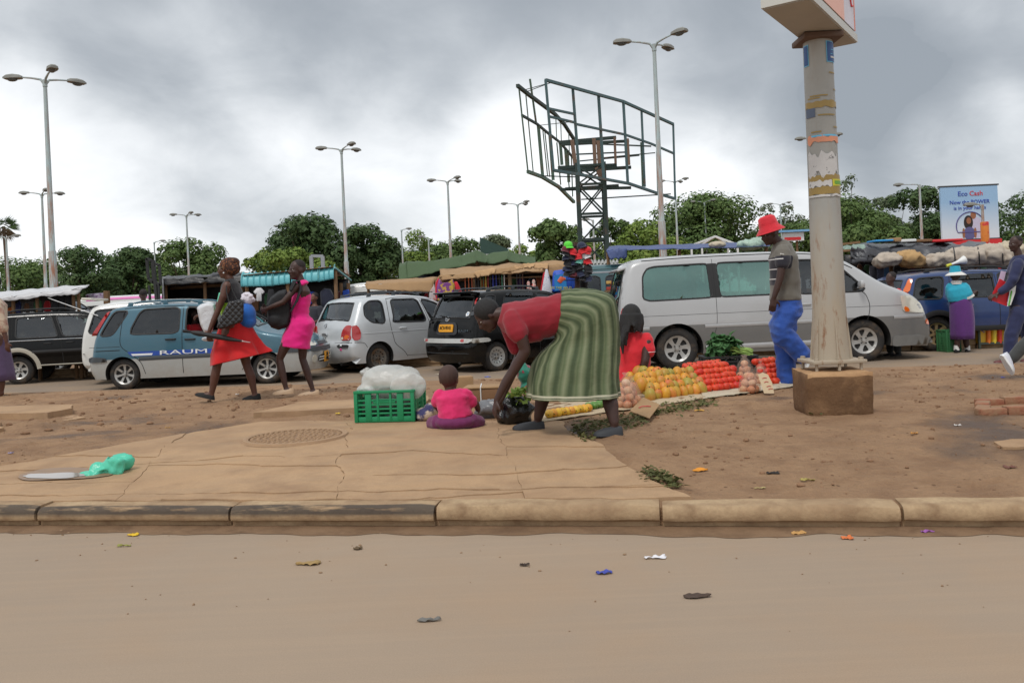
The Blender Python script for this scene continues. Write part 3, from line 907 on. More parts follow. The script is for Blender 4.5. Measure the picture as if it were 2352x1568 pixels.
 def wheel(s,xw,sg):
  S =s.S; r =s.r; y0 =sg*(s.hw - S.get('inset',.045)); tw =S.get('tw',.19); ri =r*S.get('rim',.66)
  q =MB(); ax =V((0,sg,0))
  q.lathe([(ri*.97,-.015),(ri*1.03,.0),(ri + (r - ri)*.45,.004),(r*.955,-.012),(r*.99,-.03),(r,-.05),(r,-tw + .04),(r*.97,-tw + .01),(ri,-tw)],40,(xw,y0,r),ax)
  wo =q.build('wheel',m_tyre,s.root,smooth=50,world=False)
  st =S.get('style','spoke7'); out =[(ri*math.cos(2*PI*k/40),ri*math.sin(2*PI*k/40)) for k in range(40)]
  holes =[]
  if st == 'steel':
   for k in range(12):
    a =2*PI*k/12; c =V((math.cos(a),math.sin(a)))*ri*.66
    holes.append([(c.x + ri*.085*math.cos(t),c.y + ri*.085*math.sin(t)) for t in [2*PI*j/8 for j in range(8)]])
  else:
   n ={'spoke7': 7,'spoke6': 6,'spoke5': 5,'double7': 7}[st]; ro,rin,ws =(.88,.30,.30) if st == 'spoke7' else (.84,.38,.40) if st == 'spoke6' else (.88,.36,.32)
   for k in range(n):
    a =2*PI*(k + .25)/n; half =PI/n
    tw_ =.25 if st == 'spoke6' else 0
    h =[]
    for (rad,fr) in ((rin,-.35),(ro,-(1 - ws)),(ro*1.015,0),(ro,1 - ws),(rin,.35)):
        aa =a + half*fr + tw_*(rad - rin); h.append((ri*rad*math.cos(aa),ri*rad*math.sin(aa)))
    holes.append(round_poly(h,1,.2))
  v2,t2 =cdt_fill(out,holes,ri*.2)
  prof =lambda d: (-.004 if d > .93 else -.022 + (.012 if st == 'steel' else 0)*math.cos(d*8)) + (.012 if d < .2 else 0) - (.03*(1 - d) if st != 'steel' else .02*(1 - d))
  q =MB(); zz =[prof(p.length/ri) for p in v2]; h2 =[(p.x*sg,p.y) for p in v2]
  b0 =len(q.v); q.v += [V((xw + x,y0 + sg*z,r + y)) for (x,y),z in zip(h2,zz)]
  for f in t2:
   q.f.append([b0 + i for i in (f if True else f[::-1])]); q.mi.append(0)
  for h in holes:   # depth of each opening
   n =len(h); rg =[]
   for dz in (0,-.035): rg.append([V((xw + p[0]*sg,y0 + sg*(prof(V(p).length/ri) + dz),r + p[1])) for p in h])
   q.loft(rg,caps=False)
  q.lathe([(ri*.0,.004),(ri*.13,.002),(ri*.15,-.02)],16,(xw,y0 - sg*.012,r),ax)
  for k in range(4):
   a =PI/4 + k*PI/2; q.lathe([(0,.0),(.011,-.002),(.012,-.02)],6,(xw + ri*.26*math.cos(a),y0 - sg*.012,r + ri*.26*math.sin(a)),ax,mi=1)
  q.build('rim',[S.get('rimmat',m_alloy),m_hub],wo,smooth=40,world=False)
  q =MB(); q.lathe([(0,-.06),(ri,-.06),(ri,-.015)],30,(xw,y0,r),ax); q.build('backing_disc',m_hub,wo,world=False)  # dark backing disc: shade behind the rim openings put in as colour
 # --- small parts on the side (both sides) and on the ends
 def side(s,name,poly,mat,out=.006,k=.2,rnd_=1,sides=(-1,1),step=.12):
  poly =[(x*s.k[0],z*s.k[1]) for x,z in poly]
  pl =round_poly(poly,rnd_,k) if rnd_ else poly; pl =resample(list(pl) + [pl[0]],.06)[:-1]
  v2,t2 =cdt_fill(pl,(),step)
  for sg in sides:
   q =MB(); q.add([(p.x,sg*s.Y(p.x,p.y,out),p.y) for p in v2],[f if sg < 0 else f[::-1] for f in t2])
   n =len(pl); q.loft([[(p[0],sg*s.Y(*p,out),p[1]) for p in pl],[(p[0],sg*(s.Y(*p,out) - out - .012),p[1]) for p in pl]],caps=False)
   q.build(name,mat,s.root,smooth=40,world=False)
 def line(s,name,pts,mat=None,w=.006,out=.0025,sides=(-1,1)):
  pts =resample(smooth_line([(x*s.k[0],z*s.k[1]) for x,z in pts],2,.2),.05)
  for sg in sides:
   q =MB(); rg =[]
   for i in range(len(pts)):
    t =(V(pts[min(i + 1,len(pts) - 1)]) - V(pts[max(i - 1,0)])).normalized(); nn =V((-t.y,t.x))*w
    a,b =V(pts[i]) + nn,V(pts[i]) - nn
    rg.append([(a.x,sg*s.Y(a.x,a.y,out*.3),a.y),(pts[i][0],sg*s.Y(*pts[i],out),pts[i][1]),(b.x,sg*s.Y(b.x,b.y,out*.3),b.y)])
   q.loft(rg,caps=False,closed=False); q.build(name,mat or m_seam,s.root,smooth=60,world=False)
 def end(s,name,poly,mat,front=False,out=.006,k=.2,rnd_=1,parent=None,deep=.015):
  """patch on the nose or tail; poly in (y, z)"""
  poly =[(y,z*s.k[1]) for y,z in poly]
  pl =round_poly(poly,rnd_,k) if rnd_ else poly; pl =resample([*pl,pl[0]],.06)[:-1]
  v2,t2 =cdt_fill(pl,(),.1)
  d =1 if front else -1
  def P(p,o):
   x =s.xend(p[1],front); yy =s.W(x - d*.05,p[1]) - s.fil*.6; t =max(-1,min(1,p[0]/yy))
   # beyond the flat of the end the surface turns the corner
   return V((x + d*(s.crown(x,p[1],t) + o) - d*.5*s.fil*max(0,abs(p[0])/yy - .93)*8,p[0],p[1]))
  q =MB(); q.add([P(p,out) for p in v2],[f if not front else f for f in t2])
  q.loft([[P(p,out) for p in pl],[P(p,out - deep) for p in pl]],caps=False)
  s.endP =P
  return q.build(name,mat,parent or s.root,smooth=40,world=False)
 def handle(s,x,z,mat,w=.17,sides=(-1,1)):
  x,z =x*s.k[0],z*s.k[1]
  for sg in sides:
   y =s.Y(x,z); q =MB(); q.tube([(x - w/2,sg*(y - .004),z),(x - w*.4,sg*(y + .022),z),(x + w*.4,sg*(y + .022),z),(x + w/2,sg*(y - .004),z)],[(.016,.010)]*4,n=6)
   q.build('door_handle',mat,s.root,world=False)
 def mirror(s,x,z,mat):
  x,z =x*s.k[0],z*s.k[1]
  for sg in (-1,1):
   y =s.Y(x,z); q =MB(); q.box((x,sg*(y + .11),z + .05),(.09,.17,.13),bev=.04); q.box((x,sg*(y + .03),z - .005),(.06,.08,.04),bev=.01)
   q.build('door_mirror',mat,s.root,world=False)
 def plate(s,z,front,lines,yc=0.0,w=.42,h=.14,size=.095,out=.02):
  p =s.end('number_plate',[(yc - w/2,z - h/2),(yc + w/2,z - h/2),(yc + w/2,z + h/2),(yc - w/2,z + h/2)],m_plate,front,out=out,rnd_=0)
  x =s.endP((yc,z),out)[0] + (.004 if front else -.004)
  for i,ln in enumerate(lines):
   dz =(len(lines) - 1)*size*.5 - i*size*1.0
   text_mesh('plate_text',ln,size*1.25,m_ink,p,(x,yc,z + dz),(PI/2,0,PI/2 if front else -PI/2),ext=.003,sx=.8)

def place(car,px,py,z,sg=-1,xw=0.0):
 """put the outer contact of a wheel on the road point seen at px, py"""
 y =sg*(car.hw - .1); a =car.root.rotation_euler.z; p =G(px,py,z)
 car.root.location =(p.x - (xw*math.cos(a) - y*math.sin(a)),p.y - (xw*math.sin(a) + y*math.cos(a)),z)

# ---- body shapes (metres, measured from the rear axle)
WAGON_OUT =[(-.55,.22),(-.61,.32),(-.63,.54),(-.57,.60),(-.545,.80),(-.49,1.02),(-.30,1.42),(-.22,1.51),(.0,1.545),(.5,1.56),(1.0,1.555),(1.45,1.52),(1.68,1.46),(2.38,1.01),(2.5,.965),(3.0,.87),(3.2,.76),(3.27,.62),(3.29,.42),(3.24,.22)]
def wagon_windows(open_front=False):
 return [dict(p=[(-.38,1.01),(-.20,1.01),(-.13,1.06),(.10,1.46),(-.16,1.46),(-.36,1.07)],k=.12),
   dict(p=[(.16,1.02),(.16,1.12),(.28,1.40),(.36,1.475),(1.0,1.485),(1.0,1.01)],k=.1),
   dict(p=[(1.12,1.01),(1.12,1.485),(1.42,1.46),(1.62,1.39),(2.16,1.03)],k=.1,open=open_front,g=g_smoke)]
# ---- teal two-tone wagon
teal =paint_mat('teal_paint',S3(52,98,116),S3(172,174,172),.56,dust=.45)
def wagon(label,paint,yaw,**kw):
 S =dict(k=kw.pop('k',(1,1)),out=WAGON_OUT,win=wagon_windows(kw.pop('open',False)),hw=.83,r=.285,wb=2.5,zb=.98,paint=paint,yaw=yaw,ws=(1.72,2.34,1.03,1.45),rw=(-.52,-.28,1.03,1.43),glass=g_dark,glass_windscreen=g_clear,rails=(.0,1.35),**kw)
 return Car(label,'car',S)
c =wagon('teal and silver wagon on the road behind the woman in the red skirt',teal,math.radians(-1.5),k=(1.07,1.0),open=True,seatmat=m_seatd)
place(c,290,894,ZF)
c.line('side_moulding',[(.30,.565),(1.0,.575),(2.08,.575)],m_gtrim,w=.036,out=.018)
c.side('rear_bumper_trim',[(-.63,.52),(-.26,.53),(-.28,.60),(-.56,.63),(-.62,.60)],m_gtrim,out=.022,rnd_=1,k=.1)
c.side('front_bumper_trim',[(2.82,.56),(3.25,.56),(3.24,.63),(2.84,.64)],m_gtrim,out=.015,rnd_=0)
c.end('front_bumper_trim',[(-.70,.555),(.70,.555),(.70,.635),(-.70,.635)],m_gtrim,True,out=.02,rnd_=1,k=.1)
c.line('door_seam',[(.02,1.50),(-.02,1.1),(-.03,.80),(.16,.66),(.34,.5),(.40,.28)])
c.line('door_seam',[(1.06,1.51),(1.06,.27)])
c.line('door_seam',[(1.12,1.50),(1.45,1.475),(1.68,1.39),(2.26,1.0),(2.24,.5),(2.08,.28)])
c.line('door_seam',[(.02,1.50),(.5,1.52),(1.06,1.51)]); c.line('door_seam',[(-.60,.80),(-.03,.80)],w=.004)
c.line('fuel_flap_line',[(-.55,.73),(-.03,.735)],w=.008)
c.handle(.86,.90,m_trim,.2); c.handle(1.20,.885,m_trim,.2); c.mirror(2.10,1.06,teal)
m_decal =M('decal_blue',S3(38,74,158),.4,var=.05); m_white =M('white_lettering',S3(226,228,228),.45,var=.04)
c.side('decal_stripe',[(.10,.70),(1.9,.695),(2.0,.615),(.16,.615)],m_decal,out=.004,rnd_=0,sides=(-1,))
c.side('decal_stripe',[(.16,.66),(.55,.66),(.55,.625),(.18,.625)],m_white,out=.006,rnd_=0,sides=(-1,))
text_mesh('decal_lettering','RAUM',.112,m_white,c.root,(1.16,-c.Y(1.0,.66) - .012,.658),(PI/2,0,0),ext=.003,sx=3.0)
c.side('tail_lamp',[(-.55,1.02),(-.47,1.02),(-.24,1.46),(-.29,1.47)],m_tail,out=.02,k=.1)
c.side('head_lamp',[(2.86,.70),(3.24,.66),(3.20,.78),(2.92,.845)],m_head,out=.015,k=.15)
c.end('head_lamp',[(-.72,.665),(-.42,.665),(-.40,.765),(-.70,.775)],m_head,True,out=.008); c.end('head_lamp',[(.72,.665),(.42,.665),(.40,.765),(.70,.775)],m_head,True,out=.008)
for z in (.69,.725,.76): c.end('grille_slat',[(-.33,z - .011),(.33,z - .011),(.33,z + .011),(-.33,z + .011)],m_gtrim,True,out=.02,rnd_=0)
c.end('grille',[(-.36,.67),(.36,.67),(.34,.785),(-.34,.785)],m_trim,True,out=.004)
c.end('air_intake',[(-.42,.34),(.42,.34),(.44,.48),(-.44,.48)],m_trim,True,out=.004)
for z in (.385,.435): c.end('grille_slat',[(-.42,z - .009),(.42,z - .009),(.42,z + .009),(-.42,z + .009)],m_white,True,out=.014,rnd_=0)
for y in (-.60,.60): c.end('fog_lamp',[(y + .075*math.cos(t),.42 + .075*math.sin(t)) for t in [2*PI*k/12 for k in range(12)]],m_head,True,out=.012,rnd_=0)
c.plate(.43,True,['ABL','8205'],w=.3,h=.2,size=.085,out=.03); TEAL =c

# ---- black wagon, tail towards us
black =paint_mat('black_paint',S3(10,11,12),dust=.06,rough=.12,metal=.0,coat=.25); grille_silver =M('bumper_silver',S3(186,186,182),.4,metal=.3,var=.12,col2=S3(150,136,118),mixscale=7,mixlo=.6,mixhi=.85)
c =wagon('black wagon with yellow plate and silver bumper strip, tail towards the camera',black,math.radians(40),style='steel',rimmat=M('bright_steel_wheel',S3(168,168,166),.4,metal=.5),glass_rear_window=g_dark,wiper=True,railmat=m_gtrim)
place(c,1140,852,ZF); BLACKW =c
c.end('bumper_strip',[(-.74,.575),(.74,.575),(.76,.66),(-.76,.66)],grille_silver,False,out=.045,k=.1,deep=.06)
c.side('bumper_strip',[(-.61,.575),(-.22,.585),(-.20,.625),(-.28,.665),(-.61,.66)],grille_silver,out=.03,k=.1)
c.end('bumper_reflector',[(-.60,.60),(-.50,.60),(-.50,.65),(-.60,.65)],m_tail,False,out=.056,rnd_=0); c.end('bumper_reflector',[(.60,.60),(.72,.60),(.72,.65),(.60,.65)],m_tail,False,out=.056,rnd_=0)
c.end('plate_recess',[(-.36,.73),(.36,.73),(.30,.97),(-.30,.97)],black,False,out=.012,k=.12)
c.plate(.86,False,['ACA·8141'],w=.46,h=.145,size=.088,out=.035)
text_mesh('badge_lettering','RAUM',.07,m_chrome,c.root,(c.endP((-.52,.80),.012)[0] - .004,-.52,.80),(PI/2,0,-PI/2),ext=.004,sx=1.6)
def oval_badge(c,y,z,w,h,out=.02,name='badge'):
 q =MB(); n =22
 pt =lambda yy,zz: V(c.endP((yy,zz),out))
 q.tube([pt(y + w*math.cos(2*PI*k/n),z + h*math.sin(2*PI*k/n)) for k in range(n + 1)],.006,n=5,caps=False)
 q.tube([pt(y + w*.42*math.cos(2*PI*k/n),z + h*.95*math.sin(2*PI*k/n)) for k in range(n + 1)],.005,n=5,caps=False)
 q.tube([pt(y + w*.85*math.cos(2*PI*k/n),z + h*.35 + h*.4*math.sin(2*PI*k/n)) for k in range(n + 1)],.005,n=5,caps=False)
 q.build(name,m_chrome,c.root,world=False)
oval_badge(c,.02,1.035,.062,.044,.012)
c.end('tailgate_handle',[(.55,.96),(.70,.96),(.70,1.0),(.55,1.0)],m_trim,False,out=.02)
m_blue_s =M('sticker_blue',S3(90,140,190),.5); c.end('sticker',[(-.52 + .05*math.cos(t),1.12 + .05*math.sin(t)) for t in [2*PI*k/12 for k in range(12)]],m_white,False,out=.004,rnd_=0)
c.end('sticker_print',[(-.52 + .032*math.cos(t),1.12 + .03*math.sin(t)) for t in [2*PI*k/12 for k in range(12)]],m_blue_s,False,out=.0075,rnd_=0)
for yy in (-1,1):
 for z0,z1,mm in ((1.30,1.42,m_tail),(1.19,1.28,m_gtrim),(1.09,1.17,m_gtrim)):
  c.end('tail_lamp',[(yy*.60,z0),(yy*.70,z0),(yy*.69,z1),(yy*.60,z1)],mm,False,out=.006)
q =MB(); q.box((-.34,0,1.525),(.26,1.22,.035),Matrix.Rotation(.12,4,'Y'),bev=.015); q.box((-.33,.56,1.49),(.12,.06,.07),bev=.015); q.box((-.33,-.56,1.49),(.12,.06,.07),bev=.015); q.build('rear_spoiler',black,c.root,world=False)
q =MB(); q.box((-.42,0,1.49),(.03,.5,.03),bev=.008); q.build('brake_lamp',m_gtrim,c.root,world=False)
c.line('door_seam',[(.02,1.50),(-.02,1.1),(-.03,.80),(.16,.66),(.34,.5),(.40,.28)]); c.line('door_seam',[(1.06,1.51),(1.06,.27)])
c.line('side_moulding',[(.36,.56),(2.08,.57)],m_gtrim,w=.03,out=.012); c.handle(.86,.90,m_trim,.2); c.mirror(2.10,1.06,black)
c.side('wind_deflector',[(.30,1.44),(.36,1.49),(1.02,1.50),(1.02,1.42)],g_smoke,out=.035,k=.1)
c.end('bumper_groove',[(-.7,.375),(.7,.375),(.7,.385),(-.7,.385)],m_gtrim,False,out=.004,rnd_=0)

# ---- silver rounded wagon, tail towards us
silver =paint_mat('silver_paint',S3(198,202,205),dust=.25,metal=.25,rough=.36)
OUTB =[(-.58,.26),(-.66,.36),(-.67,.58),(-.62,.64),(-.60,.9),(-.55,1.02),(-.36,1.42),(-.27,1.51),(.0,1.55),(.5,1.565),(1.0,1.555),(1.4,1.51),(1.62,1.44),(2.35,1.0),(2.5,.95),(2.98,.84),(3.16,.70),(3.22,.5),(3.2,.26)]
S =dict(out=OUTB,hw=.835,r=.29,wb=2.465,zb=.98,paint=silver,yaw=math.radians(43),style='steel',rimmat=m_steelw,glass=g_smoke,glass_rear_window=g_clear,glass_windscreen=g_clear,seatmat=m_seat,
   ws=(1.66,2.3,1.03,1.43),rw=(-.56,-.36,1.04,1.42),rails=(-.05,1.3),railmat=m_gtrim,wiper=True,fil=.11,ec=.1,
   win=[dict(p=[(-.16,1.02),(-.30,1.15),(-.28,1.36),(-.12,1.46),(.18,1.46),(.18,.98)],k=.15),dict(p=[(.36,1.0),(.40,1.12),(.40,1.44),(.46,1.475),(1.02,1.47),(1.10,1.42),(1.24,.98)],k=.08,g=g_clear),dict(p=[(1.18,1.46),(1.38,1.43),(1.58,1.36),(2.15,1.02),(1.36,.99)],k=.1,g=g_clear)])
c =Car('silver wagon with round red tail lamp, behind the woman in the pink dress','car',S)
place(c,868,853,ZF); SILW =c
c.line('door_seam',[(.30,1.49),(.28,.98),(.34,.72),(.38,.55),(.60,.40),(.70,.27)]); c.line('door_seam',[(1.30,.98),(1.32,.6),(1.28,.27)]); c.line('door_seam',[(1.14,1.5),(1.30,.98)]); c.line('door_seam',[(.30,1.49),(.6,1.52),(1.14,1.5),(1.5,1.44)])
c.line('sill_seam',[(.70,.29),(1.28,.27),(2.0,.28)],w=.004); c.line('body_crease',[(-.40,.80),(.3,.805),(1.3,.81)],silver,w=.012,out=.006); c.line('bumper_seam',[(-.66,.635),(-.36,.625),(-.30,.52)],w=.005)
for yy in (-1,1):
 c.end('tail_lamp',[(yy*.46,.68),(yy*.74,.68),(yy*.76,.82),(yy*.72,.98),(yy*.58,.99),(yy*.50,.88)],m_tail,False,out=.012)
 c.end('indicator_lamp',[(yy*.57,.71),(yy*.70,.71),(yy*.70,.79),(yy*.57,.79)],m_amber,False,out=.018)
 c.end('reverse_lamp',[(yy*.49,.695),(yy*.55,.695),(yy*.55,.755),(yy*.49,.755)],m_head,False,out=.018)
c.side('tail_lamp',[(-.60,.68),(-.46,.68),(-.44,.84),(-.50,.98),(-.575,.98)],m_tail,out=.03)
c.end('bumper_rub_strip',[(-.72,.535),(-.40,.545),(-.40,.60),(-.72,.595)],m_trim,False,out=.014,k=.1); c.end('bumper_rub_strip',[(.72,.535),(.40,.545),(.40,.60),(.72,.595)],m_trim,False,out=.014,k=.1)
m_pink_s =M('sticker_pink',S3(220,60,140),.6); c.end('sticker',[(-.53,.475),(-.48,.475),(-.48,.53),(-.53,.53)],m_pink_s,False,out=.008,rnd_=0); c.end('sticker',[(-.55,.575),(-.49,.575),(-.49,.61),(-.55,.61)],m_white,False,out=.020,rnd_=0)
c.end('bumper_seam',[(-.74,.635),(.74,.635),(.74,.643),(-.74,.643)],m_seam,False,out=.003,rnd_=0); oval_badge(c,.12,.985,.06,.043,.01)
c.end('tailgate_handle',[(-.02,.775),(.2,.775),(.2,.83),(-.02,.83)],silver,False,out=.03,k=.25)
c.end('brake_lamp',[(-.15,1.475),(.15,1.475),(.15,1.50),(-.15,1.50)],m_tail,False,out=.012,rnd_=0); c.handle(.60,.87,silver,.18); c.handle(1.44,.86,silver,.18)
c.mirror(2.05,1.04,silver)

# ---- silver two-tone van
vanp =paint_mat('van_silver_paint',S3(180,181,182),S3(112,112,111),.775,dust=.2,metal=.2,rough=.36)
OUTV =[(-.86,.34),(-.93,.46),(-.94,.62),(-.90,.95),(-.84,1.35),(-.76,1.72),(-.68,1.86),(-.45,1.915),(.2,1.945),(1.2,1.95),(2.1,1.93),(2.5,1.86),(2.8,1.72),(3.30,1.33),(3.62,1.19),(3.86,1.06),(3.99,.88),(4.04,.70),(4.10,.58),(4.10,.36),(4.06,.22)]
S =dict(k=(1.10,1.03),out=OUTV,hw=.95,r=.37,wb=2.985,zb=1.16,sill=.26,paint=vanp,yaw=math.radians(.5),style='spoke6',rim=.62,glass=g_green,glass_windscreen=g_clear,tum=.16,tum2=.06,tw=.22,ws=(2.82,3.28,1.36,1.72),rw=(-.92,-.72,1.05,1.75),dash=2.85,seatmat=m_seat,inset=.05,arch=1.2,
   seatpos=((2.2,-.42),(2.2,.42),(1.2,-.4),(1.2,.1),(.2,-.4),(.2,.1)),
   win=[dict(p=[(-.52,1.19),(-.50,1.62),(-.42,1.74),(-.30,1.77),(.53,1.785),(.56,1.70),(.60,1.24),(.54,1.205)],k=.1,g=g_green),dict(p=[(.73,1.21),(.70,1.3),(.68,1.72),(.72,1.79),(1.75,1.785),(1.80,1.7),(1.80,1.25),(1.74,1.215)],k=.08,g=g_green),dict(p=[(1.93,1.20),(1.93,1.78),(2.25,1.77),(2.52,1.70),(2.70,1.58),(3.02,1.24),(2.96,1.20)],k=.08,g=g_smoke)])
c =Car('silver and grey van standing behind the fruit sellers','van',S,'parked_van')
place(c,1557,849,ZF); VAN =c
c.side('window_pillar',[(.555,1.20),(.72,1.20),(.69,1.785),(.53,1.785)],m_trim,out=.0015,rnd_=0)
c.line('door_seam',[(1.86,1.86),(1.865,1.2),(1.86,.4)]); c.line('door_seam',[(.62,1.86),(.64,1.2),(.64,.75),(.56,.5)],w=.004); c.line('door_seam',[(2.95,1.2),(3.02,1.15),(3.08,.95),(3.02,.66),(2.55,.42),(2.45,.38)])
c.line('body_crease',[(-.85,.93),(3.05,.94),(3.9,.93)],w=.003); c.line('side_moulding',[(.44,.725),(1.86,.73),(2.54,.735)],M('van_moulding',S3(176,176,176),.4,metal=.4),w=.03,out=.014)
c.line('side_moulding',[(-.9,.725),(-.44,.725)],MATS['van_moulding'],w=.03,out=.014); c.line('side_moulding',[(3.44,.735),(3.95,.74)],MATS['van_moulding'],w=.03,out=.014)
c.line('sill_strip',[(.44,.36),(2.5,.37)],MATS['van_moulding'],w=.045,out=.025); c.line('roof_gutter',[(-.5,1.875),(.3,1.905),(1.6,1.91),(2.2,1.88),(2.5,1.80),(2.85,1.60)],m_seam,w=.008)
c.side('head_lamp',[(3.60,.82),(3.97,.79),(3.93,.95),(3.72,1.09),(3.56,1.10)],m_head,out=.015,k=.08); c.side('indicator_lamp',[(3.62,.83),(3.72,.815),(3.68,.90),(3.61,.92)],m_amber,out=.022,k=.1)
c.side('bumper_lamp',[(3.98,.60),(4.06,.58),(4.06,.66),(4.0,.70)],m_amber,out=.018); c.side('tail_lamp',[(-.92,.75),(-.74,.75),(-.72,1.02),(-.86,1.10)],m_tail,out=.02,k=.1)
c.side('front_apron',[(3.40,.24),(4.12,.26),(4.10,.36),(3.9,.42),(3.42,.42)],M('van_grey_skirt',S3(128,128,126),.45,metal=.3),out=.02,k=.1); c.handle(2.05,1.02,vanp,.2); c.handle(1.72,1.0,vanp,.2); c.mirror(2.92,1.27,vanp)
# raised tail spoiler and round rear mirror
q =MB(); q.box((-.80,0,1.83),(.34,1.3,.05),Matrix.Rotation(-.28,4,'Y'),bev=.02); q.build('rear_spoiler',vanp,c.root,world=False)
q =MB(); q.tube([(-.84,-.6,1.62),(-1.0,-.62,1.58),(-1.02,-.62,1.48)],.012,n=6); q.ell((-1.02,-.62,1.46),(.03,.1,.07)); q.build('rear_mirror',m_trim,c.root,world=False)

# ---- blue off-roader at the right
bluep =paint_mat('blue_paint',S3(22,54,106),dust=.35)
OUTS =[(-.80,.42),(-.88,.55),(-.88,.75),(-.84,1.05),(-.76,1.14),(-.55,1.62),(-.46,1.69),(-.1,1.735),(1.0,1.76),(1.9,1.73),(2.25,1.62),(2.85,1.18),(3.0,1.12),(3.7,1.02),(3.82,.85),(3.85,.6),(3.8,.4)]
S =dict(k=(.9,.88),out=OUTS,hw=.87,r=.335,wb=2.85,zb=1.12,sill=.42,paint=bluep,yaw=math.radians(1),style='double7',rimmat=m_bronze,rim=.64,tw=.25,glass=g_smoke,tum=.24,ws=(2.3,2.85,1.2,1.6),rw=(-.8,-.5,1.18,1.6),rails=(-.1,1.75),railmat=m_trim,arch=1.17,glass_windscreen=g_clear,
   win=[dict(p=[(-.52,1.16),(-.38,1.58),(-.30,1.62),(.18,1.635),(.22,1.60),(.12,1.20),(.06,1.15)],k=.1),dict(p=[(.42,1.16),(.44,1.45),(.56,1.62),(.64,1.65),(1.28,1.66),(1.28,1.15)],k=.08),dict(p=[(1.40,1.15),(1.40,1.66),(1.95,1.63),(2.55,1.18)],k=.08)])
c =Car('blue off-road car behind the woman in the turquoise hat','car',S)
place(c,2152,806,ZF); SUV =c
c.side('tail_lamp',[(-.78,1.15),(-.64,1.15),(-.58,1.32),(-.68,1.33)],m_tail,out=.022,k=.05); c.side('indicator_lamp',[(-.675,1.335),(-.575,1.325),(-.45,1.62),(-.52,1.62)],m_amber,out=.022,k=.05)
c.line('wheel_arch_trim',[(.47*math.cos(t),.385 + .47*math.sin(t)) for t in [PI*k/16 for k in range(17)]],m_trim,w=.05,out=.02)
c.line('wheel_arch_trim',[(2.85 + .47*math.cos(t),.385 + .47*math.sin(t)) for t in [PI*k/16 for k in range(17)]],m_trim,w=.05,out=.02)
c.line('door_seam',[(.36,1.70),(.28,1.2),(.30,.9),(.52,.62),(.62,.44)]); c.line('door_seam',[(1.34,1.70),(1.34,.44)]); c.line('door_seam',[(.36,1.70),(.8,1.715),(1.34,1.7),(2.0,1.68)])
c.handle(.64,.99,m_chrome,.24); c.handle(1.62,.99,m_chrome,.24); c.side('wind_deflector',[(.46,1.56),(.60,1.67),(1.3,1.68),(1.3,1.57)],g_dark,out=.03,k=.05); c.mirror(2.45,1.2,bluep)
c.line('sill_trim',[(.5,.47),(2.35,.47)],m_trim,w=.05,out=.02)

# ---- black off-roader at the left edge
blk2 =paint_mat('black_green_paint',S3(9,10,11),None,None,dust=.06,rough=.14,metal=.0,coat=.25)
OUTL =[(-.62,.40),(-.72,.5),(-.74,.72),(-.70,1.0),(-.62,1.4),(-.54,1.49),(-.2,1.53),(.8,1.545),(1.35,1.51),(1.65,1.42),(2.25,1.03),(2.4,.98),(3.0,.9),(3.18,.75),(3.2,.45)]
S =dict(k=(1.0,1.0),out=OUTL,hw=.81,r=.30,wb=2.42,zb=.98,sill=.36,paint=blk2,yaw=math.radians(12),style='spoke6',rim=.63,rimmat=m_alloy,glass=g_smoke,ws=(1.66,2.25,1.04,1.42),rw=(-.7,-.55,1.04,1.42),rails=(-.3,1.1),railmat=m_trim,glass_windscreen=g_clear,
   win=[dict(p=[(-.50,1.0),(-.48,1.40),(-.20,1.425),(-.16,1.0)],k=.12),dict(p=[(-.02,.99),(-.02,1.43),(.66,1.44),(.82,.99)],k=.05),dict(p=[(.92,.99),(.76,1.44),(1.1,1.43),(1.45,1.34),(2.0,1.02),(1.98,.99)],k=.05,g=g_clear)])
c =Car('black off-road car with silver wheel arch at the left edge','car',S)
place(c,46,882,ZF)
m_arch =M('arch_silver',S3(176,170,156),.5,var=.1)
for xw in (0,2.42): c.line('wheel_arch_trim',[(xw + .43*math.cos(t),.315 + .43*math.sin(t)) for t in [PI*k/16 for k in range(17)]],m_arch,w=.045,out=.02)
c.line('sill_strip',[(.46,.39),(1.95,.39)],m_arch,w=.012,out=.01); c.line('side_moulding',[(-.7,.93),(.8,.935),(2.1,.93)],m_chrome,w=.008,out=.01); c.line('side_moulding',[(.3,.68),(2.0,.69)],m_trim,w=.03,out=.015)
c.line('door_seam',[(-.10,1.49),(-.10,.9),(.2,.74),(.44,.42)]); c.line('door_seam',[(.70,1.49),(.88,.95),(.92,.42)]); c.line('door_seam',[(2.02,.98),(2.0,.5)]); c.handle(.62,.85,m_trim); c.handle(1.06,.86,m_trim)
c.side('rear_bumper_trim',[(-.76,.56),(-.42,.58),(-.40,.66),(-.76,.66)],m_arch,out=.02,k=.1)

# ---- white people carrier behind, its tail towards us
whitep =paint_mat('white_paint',S3(214,214,210),dust=.25,metal=0,rough=.3)
OUTM =[(-.78,.35),(-.88,.45),(-.89,.7),(-.86,1.05),(-.74,1.58),(-.62,1.72),(-.2,1.78),(1.2,1.79),(1.9,1.70),(2.6,1.2),(3.2,1.0),(3.4,.8),(3.4,.4)]
S =dict(k=(.95,.93),out=OUTM,hw=.74,r=.30,wb=2.7,zb=1.1,paint=whitep,yaw=math.radians(10),glass=g_dark,sill=.3,ws=(1.95,2.6,1.25,1.7),rw=(-.87,-.72,1.08,1.62),glass_windscreen=g_clear,
   win=[dict(p=[(-.72,1.12),(-.58,1.62),(.5,1.66),(.5,1.12)],k=.06),dict(p=[(.65,1.14),(.65,1.66),(1.4,1.64),(1.4,1.14)],k=.08)])
c =Car('white people carrier with black rear window, behind the teal wagon','van',S,'parked_van')
c.root.location =(at(305,800,17.9).x,17.95,ZF); CARR =c
